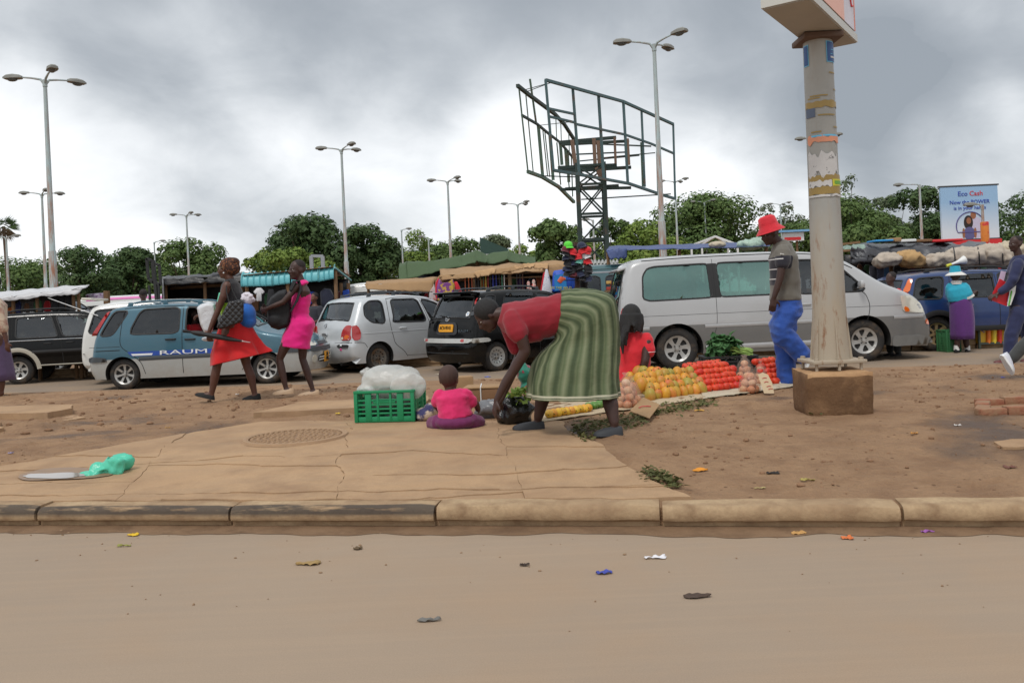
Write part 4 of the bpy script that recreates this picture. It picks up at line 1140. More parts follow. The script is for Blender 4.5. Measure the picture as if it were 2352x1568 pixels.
q =MB(); q.box((-.72,0,1.745),(.2,1.2,.05),Matrix.Rotation(.1,4,'Y'),bev=.02); q.build('rear_spoiler',M('cream_spoiler',S3(206,200,186),.4),c.root,world=False)
c.end('tailgate_handle',[(.30,.88),(.50,.88),(.50,.93),(.30,.93)],whitep,False,out=.02,k=.25); c.end('bumper_seam',[(-.78,.68),(.78,.68),(.78,.69),(-.78,.69)],m_seam,False,out=.003,rnd_=0)
# ================================================================== TREES, LAMPS, BILLBOARD FRAME, SIGNS
def leaf_mat(name,c0,c1,c2):
 m =bpy.data.materials.new(name); m.use_nodes =True
 T =NT(m.node_tree); b =m.node_tree.nodes['Principled BSDF']; L =m.node_tree.links
 geo =T.n('ShaderNodeNewGeometry'); oc =T.n('ShaderNodeTexCoord').outputs['Object']
 c =T.mix(geo.outputs['Random Per Island'],c0,c1)
 c =T.mix(T.ramp(T.noise(oc,.5,3,.5),[(.4,0),(.7,.8)]),c,c2)
 L.new(c,b.inputs['Base Color']); b.inputs['Roughness'].default_value =.65; b.inputs['Specular IOR Level'].default_value =.25
 tr =T.n('ShaderNodeBsdfTranslucent',inp={0: c}); mx =T.n('ShaderNodeMixShader',inp={0: .22,1: b.outputs[0],2: tr.outputs[0]})
 L.new(mx.outputs[0],m.node_tree.nodes['Material Output'].inputs[0])
 return m
lm_a =leaf_mat('broad_leaves',S3(74,98,52),S3(110,130,74),S3(88,112,62))
lm_b =leaf_mat('dark_leaves',S3(60,84,50),S3(92,112,68),S3(74,98,58))
lm_c =leaf_mat('gum_leaves',S3(84,100,72),S3(124,132,102),S3(100,114,84))
lm_d =leaf_mat('yellow_green_leaves',S3(96,122,52),S3(138,154,76),S3(112,136,62))
m_bark =M('tree_bark',S3(92,78,66),.9,var=.3,scale=3,bump=.6,bscale=8)

def leaf(mb,p,n,s,rr):
 a =n.orthogonal().normalized(); a.rotate(Matrix.Rotation(rr.random()*6.3,3,n)); b =n.cross(a)
 w =s*rr.uniform(.5,.8)
 o =len(mb.v); mb.v += [p - a*s,p + b*w + n*s*.15,p + a*s,p - b*w + n*s*.15]; mb.f.append([o,o + 3,o + 2,o + 1]); mb.mi.append(0); return n

def tree(x0,x1,ytop,d,label,mat,seed,ybase=648,nl=15,leaves=3200,size=.36,trunk=.3,gap=.0,group=None,flat=1.0,zlow=None,name='broadleaf_tree',cat='tree'):
 rr =random.Random(seed); xc =(x0 + x1)/2; ytop -= 9; x0 -= 8; x1 += 8
 top =at(xc,ytop,d); base =V((top.x,d,ZF - .05)); H =top.z - base.z; R_ =(x1 - x0)/2*d/FPX
 low =(at(xc,ybase,d).z - base.z) if zlow is None else zlow
 low =min(low,H*.12); size *= .58; ytop -= 0; leaves =int(leaves*4.0*(1 if gap < .12 else .6)); nl =int(nl*(2.0 if gap < .12 else 1.4))
 t =thing(name,label,cat,base,group=group)
 mb =MB(); fork =V((rr.uniform(-.2,.2),rr.uniform(-.2,.2),max(low*.9,H*.3)))
 mb.tube([(0,0,0),(fork.x*.4,0,fork.z*.5),fork],[trunk*1.25,trunk,trunk*.8],n=8)
 lobes =[]
 cz =(low + H)/2; hz =(H - low)/2
 for i in range(nl):
  for _ in range(60):
   a =rr.random()*2*PI; u =rr.random()**.6; ph =rr.uniform(-.95,.95)
   q =V((u*R_*.84*math.cos(a),u*R_*.7*math.sin(a)*flat,cz + hz*.80*ph*math.sqrt(max(0,1 - .45*u*u))))
   if all((q - l[0]).length > .42*(l[1]) for l in lobes): break
  r =rr.uniform(.26,.46)*min(R_,hz*1.5)*(1.0 - .25*max(0,ph))
  lobes.append((q,r))
 lobes.append((V((rr.uniform(-.2,.2)*R_,0,H - hz*.35)),.36*min(R_,hz*1.5)))
 lobes.append((V((-R_*.66,0,cz - hz*.1)),.34*R_)); lobes.append((V((R_*.66,0,cz)),.34*R_))
 for q,r in lobes[:10]:
  mid =fork.lerp(q,.5) + V((0,0,-.1*hz)); mb.tube([fork,mid,q],[trunk*.5,trunk*.28,trunk*.08],n=5)
 mb.build('trunk',m_bark,t,world=False)
 cr =MB(); nr =[]; tot =sum(r*r for _,r in lobes)
 for q,r in lobes:
  if rr.random() < gap: continue
  for k in range(int(leaves*r*r/tot)):
   v =V((rr.gauss(0,1),rr.gauss(0,1),rr.gauss(0,1))).normalized()
   if v.z < -.3 and rr.random() < .5: v.z =-v.z
   bump =1 + .35*noise.noise(v*2.2 + V((seed,q.x,q.z)))
   p =q + V((v.x*r,v.y*r,v.z*r*.82))*bump*(rr.uniform(.62,1.04))
   n =(v + V((rr.uniform(-.6,.6),rr.uniform(-.6,.6),rr.uniform(-.2,.9)))).normalized()
   n2 =leaf(cr,p,n,size*rr.uniform(.55,1.25),rr); q2 =(v*1.1 + n2*.35 + V((0,0,.35)) + V(((p.x)/R_,p.y/R_,0))*.4).normalized(); nr += [q2]*4
 co =cr.build('crown',mat,t,smooth=180,world=False); co.data.normals_split_custom_set_from_vertices(nr)
 return t
TG ='trees behind the market'
tree(-60,128,606,105,'low green tree at the left edge below the palm',lm_a,1,655,12,2600,group=TG)
tree(128,262,552,92,'round tree with light gaps, left of the tall lamps',lm_b,2,650,16,2600,size=.3,gap=.1,group=TG)
tree(235,352,566,98,'leafy tree above the white minibus roof',lm_b,3,655,13,2600,group=TG)
tree(340,506,551,94,'dense domed tree above the black plastic stall',lm_a,4,650,16,3400,group=TG)
tree(548,662,572,100,'small pale tree left of the big dome tree',lm_d,5,650,12,2200,group=TG)
tree(600,808,492,92,'biggest domed tree, behind the woman in pink',lm_b,6,655,20,5200,group=TG)
tree(770,912,512,95,'dark tree joined to the right of the big dome tree',lm_b,7,655,16,3600,group=TG)
tree(600,745,572,84,'yellow green shrubby tree under the big dome tree',lm_d,8,668,13,2600,group=TG)
tree(888,1006,524,110,'feathery tree left of the green tarpaulin peak',lm_d,9,630,12,2200,size=.34,gap=.15,group=TG)
tree(985,1108,545,104,'mid green tree behind the green tarpaulin',lm_a,10,640,14,2600,group=TG)
tree(1098,1186,540,150,'far hazy tree above the green tarpaulin',lm_c,11,610,10,1500,size=.45,group=TG)
tree(1150,1236,560,130,'far low tree between lamp and billboard tower',lm_d,19,625,10,1500,size=.45,group=TG)
tree(1206,1346,506,88,'round green tree left of the billboard tower',lm_a,12,640,16,3600,group=TG)
tree(1360,1448,488,102,'narrow tree just right of the billboard tower',lm_a,13,600,12,2000,group=TG)
tree(1392,1575,508,90,'wide light green tree behind the tall right lamp',lm_d,14,610,16,3800,group=TG)
tree(1486,1738,444,96,'large spreading tree behind the silver van',lm_a,15,600,20,5200,group=TG)
tree(1728,1832,448,115,'thin gum tree behind the man in the red hat',lm_c,16,590,15,2200,size=.34,gap=.12,group=TG,name='gum_tree')
tree(1832,2068,462,92,'broad tree directly behind the signpost',lm_a,17,600,18,4400,group=TG)
tree(1904,2006,384,122,'tall open gum tree right of the signpost',lm_c,18,560,16,1900,size=.36,gap=.14,group=TG,name='gum_tree')
tree(1990,2085,436,112,'second gum tree beside the tall open one',lm_c,20,560,13,2400,size=.36,gap=.1,group=TG,name='gum_tree')
tree(2040,2180,418,102,'layered dark tree left of the blue billboard',lm_b,21,580,17,3600,group=TG,gap=.08)
tree(2270,2420,436,108,'open tree right of the blue billboard',lm_b,22,580,15,2600,size=.33,gap=.14,group=TG)
tree(2330,2560,500,95,'bushy tree at the right edge behind the man in navy',lm_a,23,600,14,2600,group=TG)
tree(2130,2330,500,125,'far tree seen below the blue billboard',lm_b,24,600,12,1800,size=.45,group=TG)

for k_,(x0,x1,yt,dd,mt,lb) in enumerate(((60,200,600,120,lm_a,'far low tree filling the gap by the left lamp poles'),(190,330,588,118,lm_b,'far tree filling the gap above the minibus roof'),(300,420,590,116,lm_a,'far tree filling the gap left of the dense dome'),(470,580,618,120,lm_d,'far low bush right of the dense dome'),(840,960,560,120,lm_b,'far tree behind the feathery tree'),(950,1040,560,122,lm_a,'far tree behind the left end of the green tarpaulin'),(1190,1280,580,118,lm_b,'far bush left of the billboard tower'),(1300,1420,556,116,lm_d,'far tree seen through the billboard tower'),(1440,1540,540,118,lm_b,'far tree behind the tall right lamp'),(1680,1800,530,118,lm_b,'far tree behind the red hat'),(1780,1900,505,108,lm_a,'tree left of the signpost above the van'),(2080,2200,520,116,lm_a,'far tree below the layered tree'),(2000,2100,500,112,lm_b,'tree under the gum trees right of the signpost'))):
 tree(x0,x1,yt,dd,lb,mt,50 + k_,660,12,1900,size=.4,group=TG)

# palm with a skirt of dead fronds, at the left edge
pb =at(8,520,70); pt =thing('palm_tree','tall thin palm with hanging fronds at the left edge','palm',(pb.x,pb.y,ZF))
h =pb.z - ZF
MB().tube([(.35,0,0),(.2,0,h*.5),(0,0,h)],[.2,.16,.13],n=8).build('trunk',m_bark,pt,world=False)
rr =random.Random(3); mb =MB(); md_ =MB()
for k in range(64):
 a =rr.random()*6.3; el =rr.uniform(-1.3,1.1); L =rr.uniform(.9,1.4); tgt =mb if el > -.2 else md_
 dr =V((math.cos(a)*math.cos(el),math.sin(a)*math.cos(el),math.sin(el))); s_ =V((-math.sin(a),math.cos(a),0))
 for j in range(9):
  t =-1 + 2*j/8; tip =V((0,0,h)) + dr*L*(.75 + .25*(1 - t*t)) + s_*t*L*.55 + V((0,0,-.35*abs(t)))
  st =V((0,0,h)) + dr*.45 + s_*t*.05
  w =V((0,0,.035)); tgt.add([st,(st + tip)/2 + w,tip,(st + tip)/2 - w],[(0,1,2,3)])
mb.build('crown',lm_b,pt,smooth=0,world=False); md_.build('dead_fronds',M('dry_fronds',S3(104,88,66),.9),pt,smooth=0,world=False)

# ---- street lamps
def lamp_mat():
 m =bpy.data.materials.new('rusty_lamp_paint'); m.use_nodes =True
 T =NT(m.node_tree); b =m.node_tree.nodes['Principled BSDF']; L =m.node_tree.links
 oc =T.n('ShaderNodeTexCoord').outputs['Object']; mp =T.n('ShaderNodeMapping',inp={'Vector': oc,'Scale': (6,6,.8)}).outputs[0]
 z =T.n('ShaderNodeSeparateXYZ',inp={0: oc}).outputs[2]
 f =T.math('MULTIPLY',T.ramp(T.noise(mp,1.3,6,.65),[(.44,0),(.6,1)]),T.n('ShaderNodeMapRange',inp={'Value': z,'From Min': 3.0,'From Max': 9.0,'To Min': .95,'To Max': .3}).outputs[0])
 c =T.mix(f,T.mix(T.noise(oc,2,4),S3(150,172,176),S3(182,192,190)),S3(150,100,74)); L.new(c,b.inputs['Base Color']); b.inputs['Roughness'].default_value =.7
 return m
m_lamp =lamp_mat(); m_lhead =M('lamp_head_grey',S3(128,128,122),.6,var=.12); m_lens =M('lamp_lens',S3(92,96,96),.25,var=.1)
def lamp_head(mb,ml,p,dr,L=.66,W=.24):
 s =V((0,0,1)).cross(dr).normalized(); rings =[]
 for t,w,hh,dz in ((0,.35,.05,0),(.12,.8,.09,.0),(.5,1.0,.12,.01),(.85,.95,.11,.0),(1.0,.7,.06,-.01)):
  c =p + dr*L*t + V((0,0,dz)); w *= W/2*1.5
  rings.append([c + s*w*x + V((0,0,hh*z)) for x,z in ((-1,-.4),(-.9,.5),(-.4,1),(.4,1),(.9,.5),(1,-.4))])
 mb.loft(rings)
 ml.ell(p + dr*L*.55 + V((0,0,-.05)),(L*.30,W*.5,.09),(dr,s,V((0,0,1))),n=10,m=6)
def lamp(x,y,d,label,arms=(180,25,-35),al=.85,group='street lamps round the market',rise=.13):
 if len(arms) > 2: arms =(180,54,-50)
 p =at(x,y,d); t =thing('street_lamp',label,'street lamp',(p.x,p.y,ZF),group=group); H =p.z - ZF
 mb =MB(); mb.tube([(0,0,0),(0,0,H*.38),(0,0,H*.385),(0,0,H)],[.15,.135,.105,.065],n=10); mb.tube([(0,0,H - .25),(0,0,H)],.085,n=8)
 mb.build('pole',m_lamp,t,smooth=50,world=False)
 for a in arms:
  dr =V((math.cos(math.radians(a)),math.sin(math.radians(a)),0)); ar =MB()
  ar.tube([V((0,0,H - .2)),V((0,0,H)) + dr*.15 + V((0,0,.02)),V((0,0,H)) + dr*.5 + V((0,0,rise*.7)),V((0,0,H)) + dr*al + V((0,0,rise))],[.05,.045,.035,.03],n=6)
  ao =ar.build('arm',m_lamp,t,smooth=60,world=False)
  hb,hl =MB(),MB(); lamp_head(hb,hl,V((0,0,H)) + dr*(al - .03) + V((0,0,rise)),dr); hb.build('lamp_head',m_lhead,ao,world=False); hl.build('lamp_lens',m_lens,ao,world=False)
lamp(103,184,31,'tallest looking triple street lamp at the left')
lamp(96,446,56,'triple street lamp just left behind the tallest left one',(178,30,-30))
lamp(784,344,49,'triple street lamp above the woman in the pink dress',(178,22,-38))
lamp(1028,417,61,'triple street lamp left of the billboard tower, the taller one',(178,25,-30))
lamp(1189,470,74,'triple street lamp nearest the billboard tower on its left',(178,20,-40))
lamp(428,495,76,'triple street lamp over the dense domed tree',(178,25,-30))
lamp(1502,102,31,'tallest triple street lamp at the right, behind the billboard frame',(176,35,-28,200))
lamp(1550,418,75,'triple street lamp just right of the billboard frame',(178,22,-35))
lamp(660,521,92,'triple street lamp in front of the biggest tree',(178,20,-30))
lamp(1618,465,92,'triple street lamp before the large spreading tree',(178,8,-20))
lamp(1882,322,52,'street lamp almost hidden behind the signpost',(178,10,-20))
lamp(1792,470,102,'triple street lamp above the red hat',(178,15,-20))
SG ='single arm street lamps'
lamp(2112,424,58,'rusty single arm lamp left of the blue billboard',(178,),1.1,rise=.05,group=SG)
lamp(922,528,92,'single arm lamp left of the green tarpaulin',(2,),.5,group=SG,rise=.1)
lamp(354,556,92,'single arm lamp at the edge of the dense domed tree',(2,),.6,group=SG,rise=.1)
lamp(513,571,110,'single arm lamp in the sky gap right of the domed tree',(178,),.8,group=SG,rise=.15)
lamp(14,545,68,'lamp standing against the palm trunk',(2,178),.5,group=SG,rise=.1)
lamp(36,592,110,'small far lamp right of the palm trunk',(178,),.9,group=SG,rise=.12)
lamp(2256,470,44,'thin rusty lamp pole standing before the blue billboard',(178,),.3,group=SG,rise=.02)
lamp(984,548,80,'bent grey lamp pole behind the green tarpaulin',(150,),.5,group=SG,rise=.25)
lamp(1362,505,70,'plain pale pole seen through the billboard tower',(178,),.3,group=SG,rise=.05)

# ---- empty billboard frame on a lattice tower
m_fr =M('frame_blue_green',S3(74,100,104),.6,var=.25,scale=2,col2=S3(104,86,70),mixscale=1.6,mixlo=.56,mixhi=.7)
m_fg =M('frame_green',S3(98,124,110),.65,var=.2,scale=2,col2=S3(118,92,70),mixscale=1.4,mixlo=.52,mixhi=.7)
m_fd =M('tower_green',S3(46,62,58),.7,var=.25,scale=2,col2=S3(88,68,54),mixscale=1.5,mixlo=.56,mixhi=.72)
def Z6(X,Y,d): return at((1600 + X/2.24)*.6806,(200 + Y/2.24)*.6806,d)
bb =thing('billboard_frame','empty steel billboard frame on a green lattice tower','billboard',(at(1356,600,44).x,44,ZF))
def fbar(name,a,b,w,mat,h=None): MB().bar(a,b,w,h=h).build(name,mat,bb)
# right hand panel: near end 39 m, kink 42 m, far end 47 m
A =lambda X,Y: Z6(X,Y,39 + 8*(X - 540)/970)
topr =[(540,158),(1125,320),(1505,492)]; botr =[(600,840),(795,872),(1170,940),(1410,1022),(1520,1055)]
for q in (topr,botr,[(765,490),(1140,570),(1340,640),(1508,712)],[(560,373),(757,415)],[(570,434),(765,480)]):
 for i in range(len(q) - 1): fbar('rail',A(*q[i]),A(*q[i + 1]),.13 if q in (topr,botr) else .10,m_fr)
for (a,b,w) in (((540,158),(600,840),.12),((745,215),(795,872),.13),((940,268),(980,905),.14),((1128,320),(1162,940),.13),((1265,383),(1290,965),.11),((1388,440),(1405,1015),.12),((1505,492),(1520,1055),.10)):
 fbar('upright',A(*a),A(*b),w,m_fr)
for (a,b) in (((1272,625),(1285,960)),((1392,690),(1400,1000))): fbar('flat_upright',A(*a) + V((0,.12,0)),A(*b) + V((0,.12,0)),.2,m_fg,h=.06)
# left hand panel, its far end meets the tower
B =lambda X,Y: Z6(X,Y,41 + 9*(X - 330)/430)
for q in ([(328,200),(415,270),(550,370),(610,415),(680,490),(755,605)],[(362,425),(475,490),(560,560),(650,630),(770,770)],[(407,850),(515,890),(640,965),(755,1080)]):
 for i in range(len(q) - 1): fbar('rail',B(*q[i]),B(*q[i + 1]),.16 if q[0][1] != 425 else .11,m_fg if q[0][1] == 850 else m_fd)
for (a,b,w) in (((340,225),(407,850),.08),((390,255),(448,868),.06),((422,150),(470,490),.09),((520,540),(555,880),.06),((535,550),(572,890),.06),((625,630),(655,950),.07),((690,680),(720,980),.07),((618,450),(625,620),.05),((655,480),(660,640),.05),((715,560),(720,700),.05),((735,720),(745,1040),.07)):
 fbar('upright',B(*a),B(*b),w,m_fg)
for (a,b) in (((485,500),(518,880)),((572,570),(598,915)),((652,640),(664,800)),((690,670),(702,830)),((705,690),(716,930))): fbar('flat_upright',B(*a),B(*b),.17,m_fg,h=.06)
# tie wires
for (a,b) in (((385,232),(535,190)),((400,245),(575,180)),((500,500),(770,470))): fbar('tie_wire',B(*a),A(*b),.03,m_fd)
# platform beams
C =lambda X,Y: Z6(X,Y,44)
for (a,b,w) in (((640,630),(1080,578),.16),((660,645),(1180,605),.14),((760,720),(1160,690),.07),((800,770),(1260,715),.06),((770,635),(1350,645),.07),((980,745),(1380,695),.05),((635,822),(1085,790),.18),((650,850),(1195,806),.16),((690,980),(1100,945),.14),((650,985),(1195,962),.14),((810,1060),(1500,1010),.06),((510,882),(780,880),.05)):
 fbar('beam',C(*a),C(*b) + V((0,.5,0)),w,m_fd)
for (a,b,w) in (((905,600),(915,800),.18),((945,615),(958,830),.3),((1062,590),(1070,790),.12),((1160,600),(1172,800),.12),((740,610),(765,800),.2),((930,815),(965,890),.3)):
 fbar('post',C(*a),C(*b),w,M('frame_rusty',S3(120,96,80),.8,var=.2),h=.1)
# lattice tower
tx0,tx1 =C(775,1000),C(975,1000); zt =C(850,800).z; zb_ =ZF
xl,xr_ =tx0.x,tx1.x; legs =[(xl,43.2),(xr_,43.2),(xr_ + .12,44.8),(xl + .16,44.8)]
for (x,y) in legs: fbar('tower_leg',V((x,y,zb_)),V((x,y,zt)),.2,m_fd)
lev =[C(850,q).z for q in (820,960,1180,1370,1560)] + [ZF + .1]
for i,z in enumerate(lev):
 for k in range(4):
  a,b =legs[k],legs[(k + 1) % 4]; fbar('tower_girt',V((*a,z)),V((*b,z)),.12,m_fd)
  if i < len(lev) - 1:
   z2 =lev[i + 1]; fbar('tower_brace',V((*a,z)),V((*b,z2)),.08,m_fd)
   if i in (0,1): fbar('tower_brace',V((*b,z)),V((*a,z2)),.08,m_fd)

# ---- blue advertising billboard at the right
bc =[at(2160,431,50),at(2291,422,50),at(2296,546,50),at(2165,551,50)]
m_ad =bpy.data.materials.new('ad_sky_print'); m_ad.use_nodes =True
T =NT(m_ad.node_tree); gz =T.n('ShaderNodeSeparateXYZ',inp={0: T.n('ShaderNodeTexCoord').outputs['Object']}).outputs[2]
cc =T.mix(T.n('ShaderNodeMapRange',inp={'Value': T.math('ADD',gz,T.math('MULTIPLY',T.noise(None,1.2,4),.8)),'From Min': 4.6,'From Max': 6.4,'To Min': 0,'To Max': 1}).outputs[0],S3(212,220,230),S3(150,186,220))
m_ad.node_tree.links.new(cc,m_ad.node_tree.nodes['Principled BSDF'].inputs['Base Color']); m_ad.node_tree.nodes['Principled BSDF'].inputs['Roughness'].default_value =.5
ad =thing('advertising_billboard','pale blue advertising billboard with red and blue lettering','billboard',(bc[3].x,50,ZF))
w =(bc[1] - bc[0]).x; zt,zl =bc[0].z,bc[3].z; x0 =bc[0].x; xm =x0 + w/2
MB().box((xm,50.1,(zt + zl)/2),(w,.16,zt - zl)).build('panel',m_ad,ad)
MB().box((xm,50.1,zt + .05),(w + .16,.2,.08)).box((xm,50.1,zl - .05),(w + .16,.2,.08)).build('panel_frame',m_gtrim,ad)
for s_ in (-.3,.3): MB().box((xm + s_*w,50.35,(zl + ZF)/2),(.22,.3,zl - ZF)).build('post',m_gtrim,ad)
m_red =M('sign_red',S3(206,44,48),.5,var=.08); m_bl =M('sign_blue',S3(46,70,168),.5,var=.05)
MB().box((xm - .1,50.0,zl - .22),(w*1.1,.2,.3)).build('red_panel',m_red,ad)
rx =(PI/2,0,0); off =root_loc(ad); H_ =zt - zl
def adtext(s_,x,zf_,size,mat): text_mesh('lettering',s_,size,mat,ad,V((x0 + w*x,50.005,zl + H_*zf_)) - off,rx,ext=.01)
adtext('Eco',.385,.86,.40,m_bl); adtext('Cash',.62,.86,.40,m_red); adtext('Now the POWER',.5,.70,.32,m_bl); adtext('is in your hands',.5,.59,.30,m_bl)
n =30; cx_,cz_ =x0 + w*.5,zl + H_*.24
def disc(name,cx,cz,rx_,rz_,y,mat,n=28,a0=0,a1=2*PI): MB().add([(cx + rx_*math.cos(a0 + (a1 - a0)*k/n),y,cz + rz_*math.sin(a0 + (a1 - a0)*k/n)) for k in range(n)],[list(range(n))[::-1]]).build(name,mat,ad,smooth=0)
m_skinp =M('print_skin',S3(150,98,70),.6); m_hairp =M('print_hair',S3(40,30,28),.6); m_shirtp =M('print_shirt',S3(196,190,214),.6); m_dressp =M('print_dress',S3(94,92,140),.6)
MB().tube([(cx_ + .84*math.cos(2*PI*k/n),50.005,cz_ + .84*math.sin(2*PI*k/n)) for k in range(n + 1) if -.15*PI < (2*PI*k/n if k < n*.75 else 2*PI*k/n - 2*PI) < 1.15*PI],.03,n=5).build('picture_ring',M('ring_violet',S3(86,80,140),.5),ad)
disc('picture_man',cx_ + .35,cz_ - .1,.42,.62,50.014,m_shirtp); disc('picture_man_head',cx_ + .18,cz_ + .62,.17,.21,50.010,m_skinp)
disc('picture_hair',cx_ - .12,cz_ + .22,.27,.42,50.006,m_hairp); disc('picture_dress',cx_ - .08,cz_ - .42,.34,.38,50.002,m_dressp); disc('picture_face',cx_ - .1,cz_ + .32,.14,.19,49.998,m_skinp)
disc('picture_arm',cx_ - .42,cz_ - .4,.08,.3,49.998,m_skinp); disc('picture_arm',cx_ + .26,cz_ - .4,.08,.3,49.998,m_skinp)
# yellow and red can beside the billboard base
cb =at(2262,530,43); MB().lathe([(.0,1.05),(.18,1.05),(.2,1.0),(.2,0),(0,0)],14,(cb.x,cb.y,cb.z - .6)).build('advertising_can',M('can_red_yellow',S3(206,120,40),.4,col2=S3(190,40,36),mixscale=2,mixlo=.48,mixhi=.54))
tag(bpy.data.objects['advertising_can'],'tall red and yellow can shape beside the blue billboard','sign')
MB().bar(V((cb.x,cb.y,ZF)),V((cb.x,cb.y,cb.z - .6)),.06).build('post',m_gtrim,bpy.data.objects['advertising_can'])

# ---- the near signpost
def post_mat():
 m =bpy.data.materials.new('signpost_paint'); m.use_nodes =True
 T =NT(m.node_tree); b =m.node_tree.nodes['Principled BSDF']; L =m.node_tree.links
 oc =T.n('ShaderNodeTexCoord').outputs['Object']; z =T.n('ShaderNodeSeparateXYZ',inp={0: oc}).outputs[2]
 mp =T.n('ShaderNodeMapping',inp={'Vector': oc,'Scale': (7,7,1.6)}).outputs[0]; nz =T.noise(mp,1.0,7,.65)
 c =T.mix(T.noise(oc,3,5),S3(152,152,148),S3(174,173,167))
 dust =T.math('MULTIPLY',T.ramp(T.math('ADD',T.math('MULTIPLY',z,-.5),T.math('ADD',nz,.35)),[(.10,0),(.62,1)]),.9)
 c =T.mix(dust,c,S3(168,154,134)); c =T.mix(T.math('MULTIPLY',T.ramp(T.noise(mp,2.2,6,.7),[(.56,0),(.68,1)]),T.math('ADD',dust,.12)),c,S3(132,92,62))
 L.new(c,b.inputs['Base Color']); b.inputs['Roughness'].default_value =.65
 return m
m_post =post_mat()
m_rust =m_post
m_block =ground_mat('concrete_block_dark',(S3(122,92,66),S3(102,76,54),S3(140,108,78)),(2,5),bump=.6,bscale=50,rough=.92,dist=.015)
m_cap =ground_mat('concrete_block_pale',(S3(190,152,112),S3(172,134,98),S3(160,124,90)),(2,5),bump=.4,bscale=60,rough=.9,dist=.01)
bl =G(1833,950); br =G(1985,958); bx =(bl + br)/2; bw =(br - bl).length
ang =math.radians(-6); blk =thing('concrete_block','concrete footing block under the signpost','concrete block',(bx.x + .13,bx.y + .3,ZM - .04),ang)
mb =MB(); hb =.40; rings =[]
rr =random.Random(8)
bm =bmesh.new(); bmesh.ops.create_cube(bm,size=1.0); bmesh.ops.subdivide_edges(bm,edges=list(bm.edges),cuts=9,use_grid_fill=True)
for v_ in bm.verts:
 c_ =v_.co.copy(); e_ =sum(1 for q in c_ if abs(q) > .49)
 v_.co =V((c_.x*bw,c_.y*.58,(c_.z + .5)*hb))
 k_ =.012*noise.noise(v_.co*9) - (.012 if e_ >= 2 else 0)
 v_.co += V((c_.x,c_.y,c_.z))*k_*2
me =bpy.data.meshes.new('block'); bm.to_mesh(me); bm.free(); me.materials.append(m_block); me.materials.append(m_cap)
for p_ in me.polygons:
 p_.use_smooth =True
 if p_.normal.z > .7 or p_.normal.x > .7 or (p_.center.z > hb*.9 and p_.normal.y < -.5): p_.material_index =1  # top, right side and upper front rim paler than the other faces
me.set_sharp_from_angle(angle=math.radians(50)); link('block',me,blk)
SPX,SPY =blk.location.x + .01,blk.location.y; zb0 =ZM - .04 + hb
sp_ =thing('signpost','grey steel signpost with posters and tape, carrying a sign box','signpost',(SPX,SPY,zb0))
off =V((SPX,SPY,zb0)); bd =SPY
q =MB(); q.box((0,0,.075),(.46,.42,.03),bev=.006); q.build('base_plate',m_rust,sp_,world=False)
for (x,y) in ((-.19,-.17),(.19,-.17),(-.19,.17),(.19,.17),(0,-.18)): MB().tube([(x,y,0),(x,y,.112)],.014,n=6).lathe([(0,.112),(.022,.11),(.022,.09)],6,(x,y,0)).build('bolt',m_rust,sp_,world=False)
ztop =at(1872,84,bd).z - zb0; zc =at(1905,700,bd).z - zb0
MB().tube([(0,0,.085),(0,0,.16),(0,0,zc*.5),(0,0,zc)],[.162,.158,.148,.1395],n=28).build('flared_foot',m_rust,sp_,smooth=60,world=False)
MB().tube([(0,0,zc - .01),(0,0,ztop*.6),(0,0,ztop + .05)],[.139,.128,.122],n=28).build('pole',m_post,sp_,smooth=60,world=False)
for a in range(6):
 an =a*PI/3 + .5; MB().add([(math.cos(an)*.14,math.sin(an)*.14,.09),(math.cos(an)*.178,math.sin(an)*.178,.09),(math.cos(an)*.145,math.sin(an)*.145,zc*.8)],[(0,1,2)]).build('gusset',m_rust,sp_,world=False,solid=.012,smooth=0)
# bills, tape and torn paper wrapped on the pole
def wrap(name,px0,py0,py1,a0,a1,mat,out=.004,jag=0.0,seed=0):
 z0_,z1_ =at(px0,py1,bd - .13).z - zb0,at(px0,py0,bd - .13).z - zb0; rad =lambda z: .139 - .017*max(0,(z - zc))/(ztop - zc) + out
 A0,A1 =math.radians(a0),math.radians(a1); mb =MB()
 mb.sheet(lambda u,v: (lambda an,z: V((math.sin(an)*rad(z),-math.cos(an)*rad(z),z)))(A0 + (A1 - A0)*u,z0_ + (z1_ - z0_)*v + jag*noise.noise(V((u*7 + seed,round(v)*3,seed)))*(1 if v in (0,1) else 0)),24,4)
 o_ =mb.build(name,mat,sp_,smooth=180,world=False); return o_
m_bill =M('poster_blue',S3(46,82,138),.5,var=.1); m_billb =M('poster_edge_cyan',S3(110,190,224),.5); m_tape =M('brown_tape',S3(158,132,72),.4,var=.2,scale=9); m_paper =M('torn_paper',S3(206,204,202),.7,var=.1,scale=8,col2=S3(120,118,118),mixscale=26,mixlo=.6,mixhi=.66)
m_yel =M('poster_yellow',S3(204,200,60),.5); m_grn =M('poster_green',S3(108,168,60),.5); m_org =M('torn_poster_orange',S3(222,150,118),.6,var=.15)
wrap('poster_border',1893,93,142,12,72,m_billb); wrap('poster',1893,95,140,15,69,m_bill,.006); wrap('poster_border',1848,99,148,-88,-58,m_billb); wrap('poster',1848,101,146,-85,-61,m_bill,.006)
wrap('poster_print',1893,128,132,30,62,m_paper,.008); wrap('poster_print',1893,112,113.5,34,66,m_billb,.008); wrap('poster_print',1893,122,123,30,66,m_billb,.008)
wrap('tape_band',1880,231,246,-88,88,m_tape,jag=.02); wrap('sticker',1855,247,268,-85,-40,M('sticker_grey',S3(92,104,126),.6),seed=3); wrap('torn_poster',1885,312,326,-80,85,m_org,jag=.04,seed=5); wrap('torn_poster_band',1885,309,313,-60,80,m_billb,seed=6)
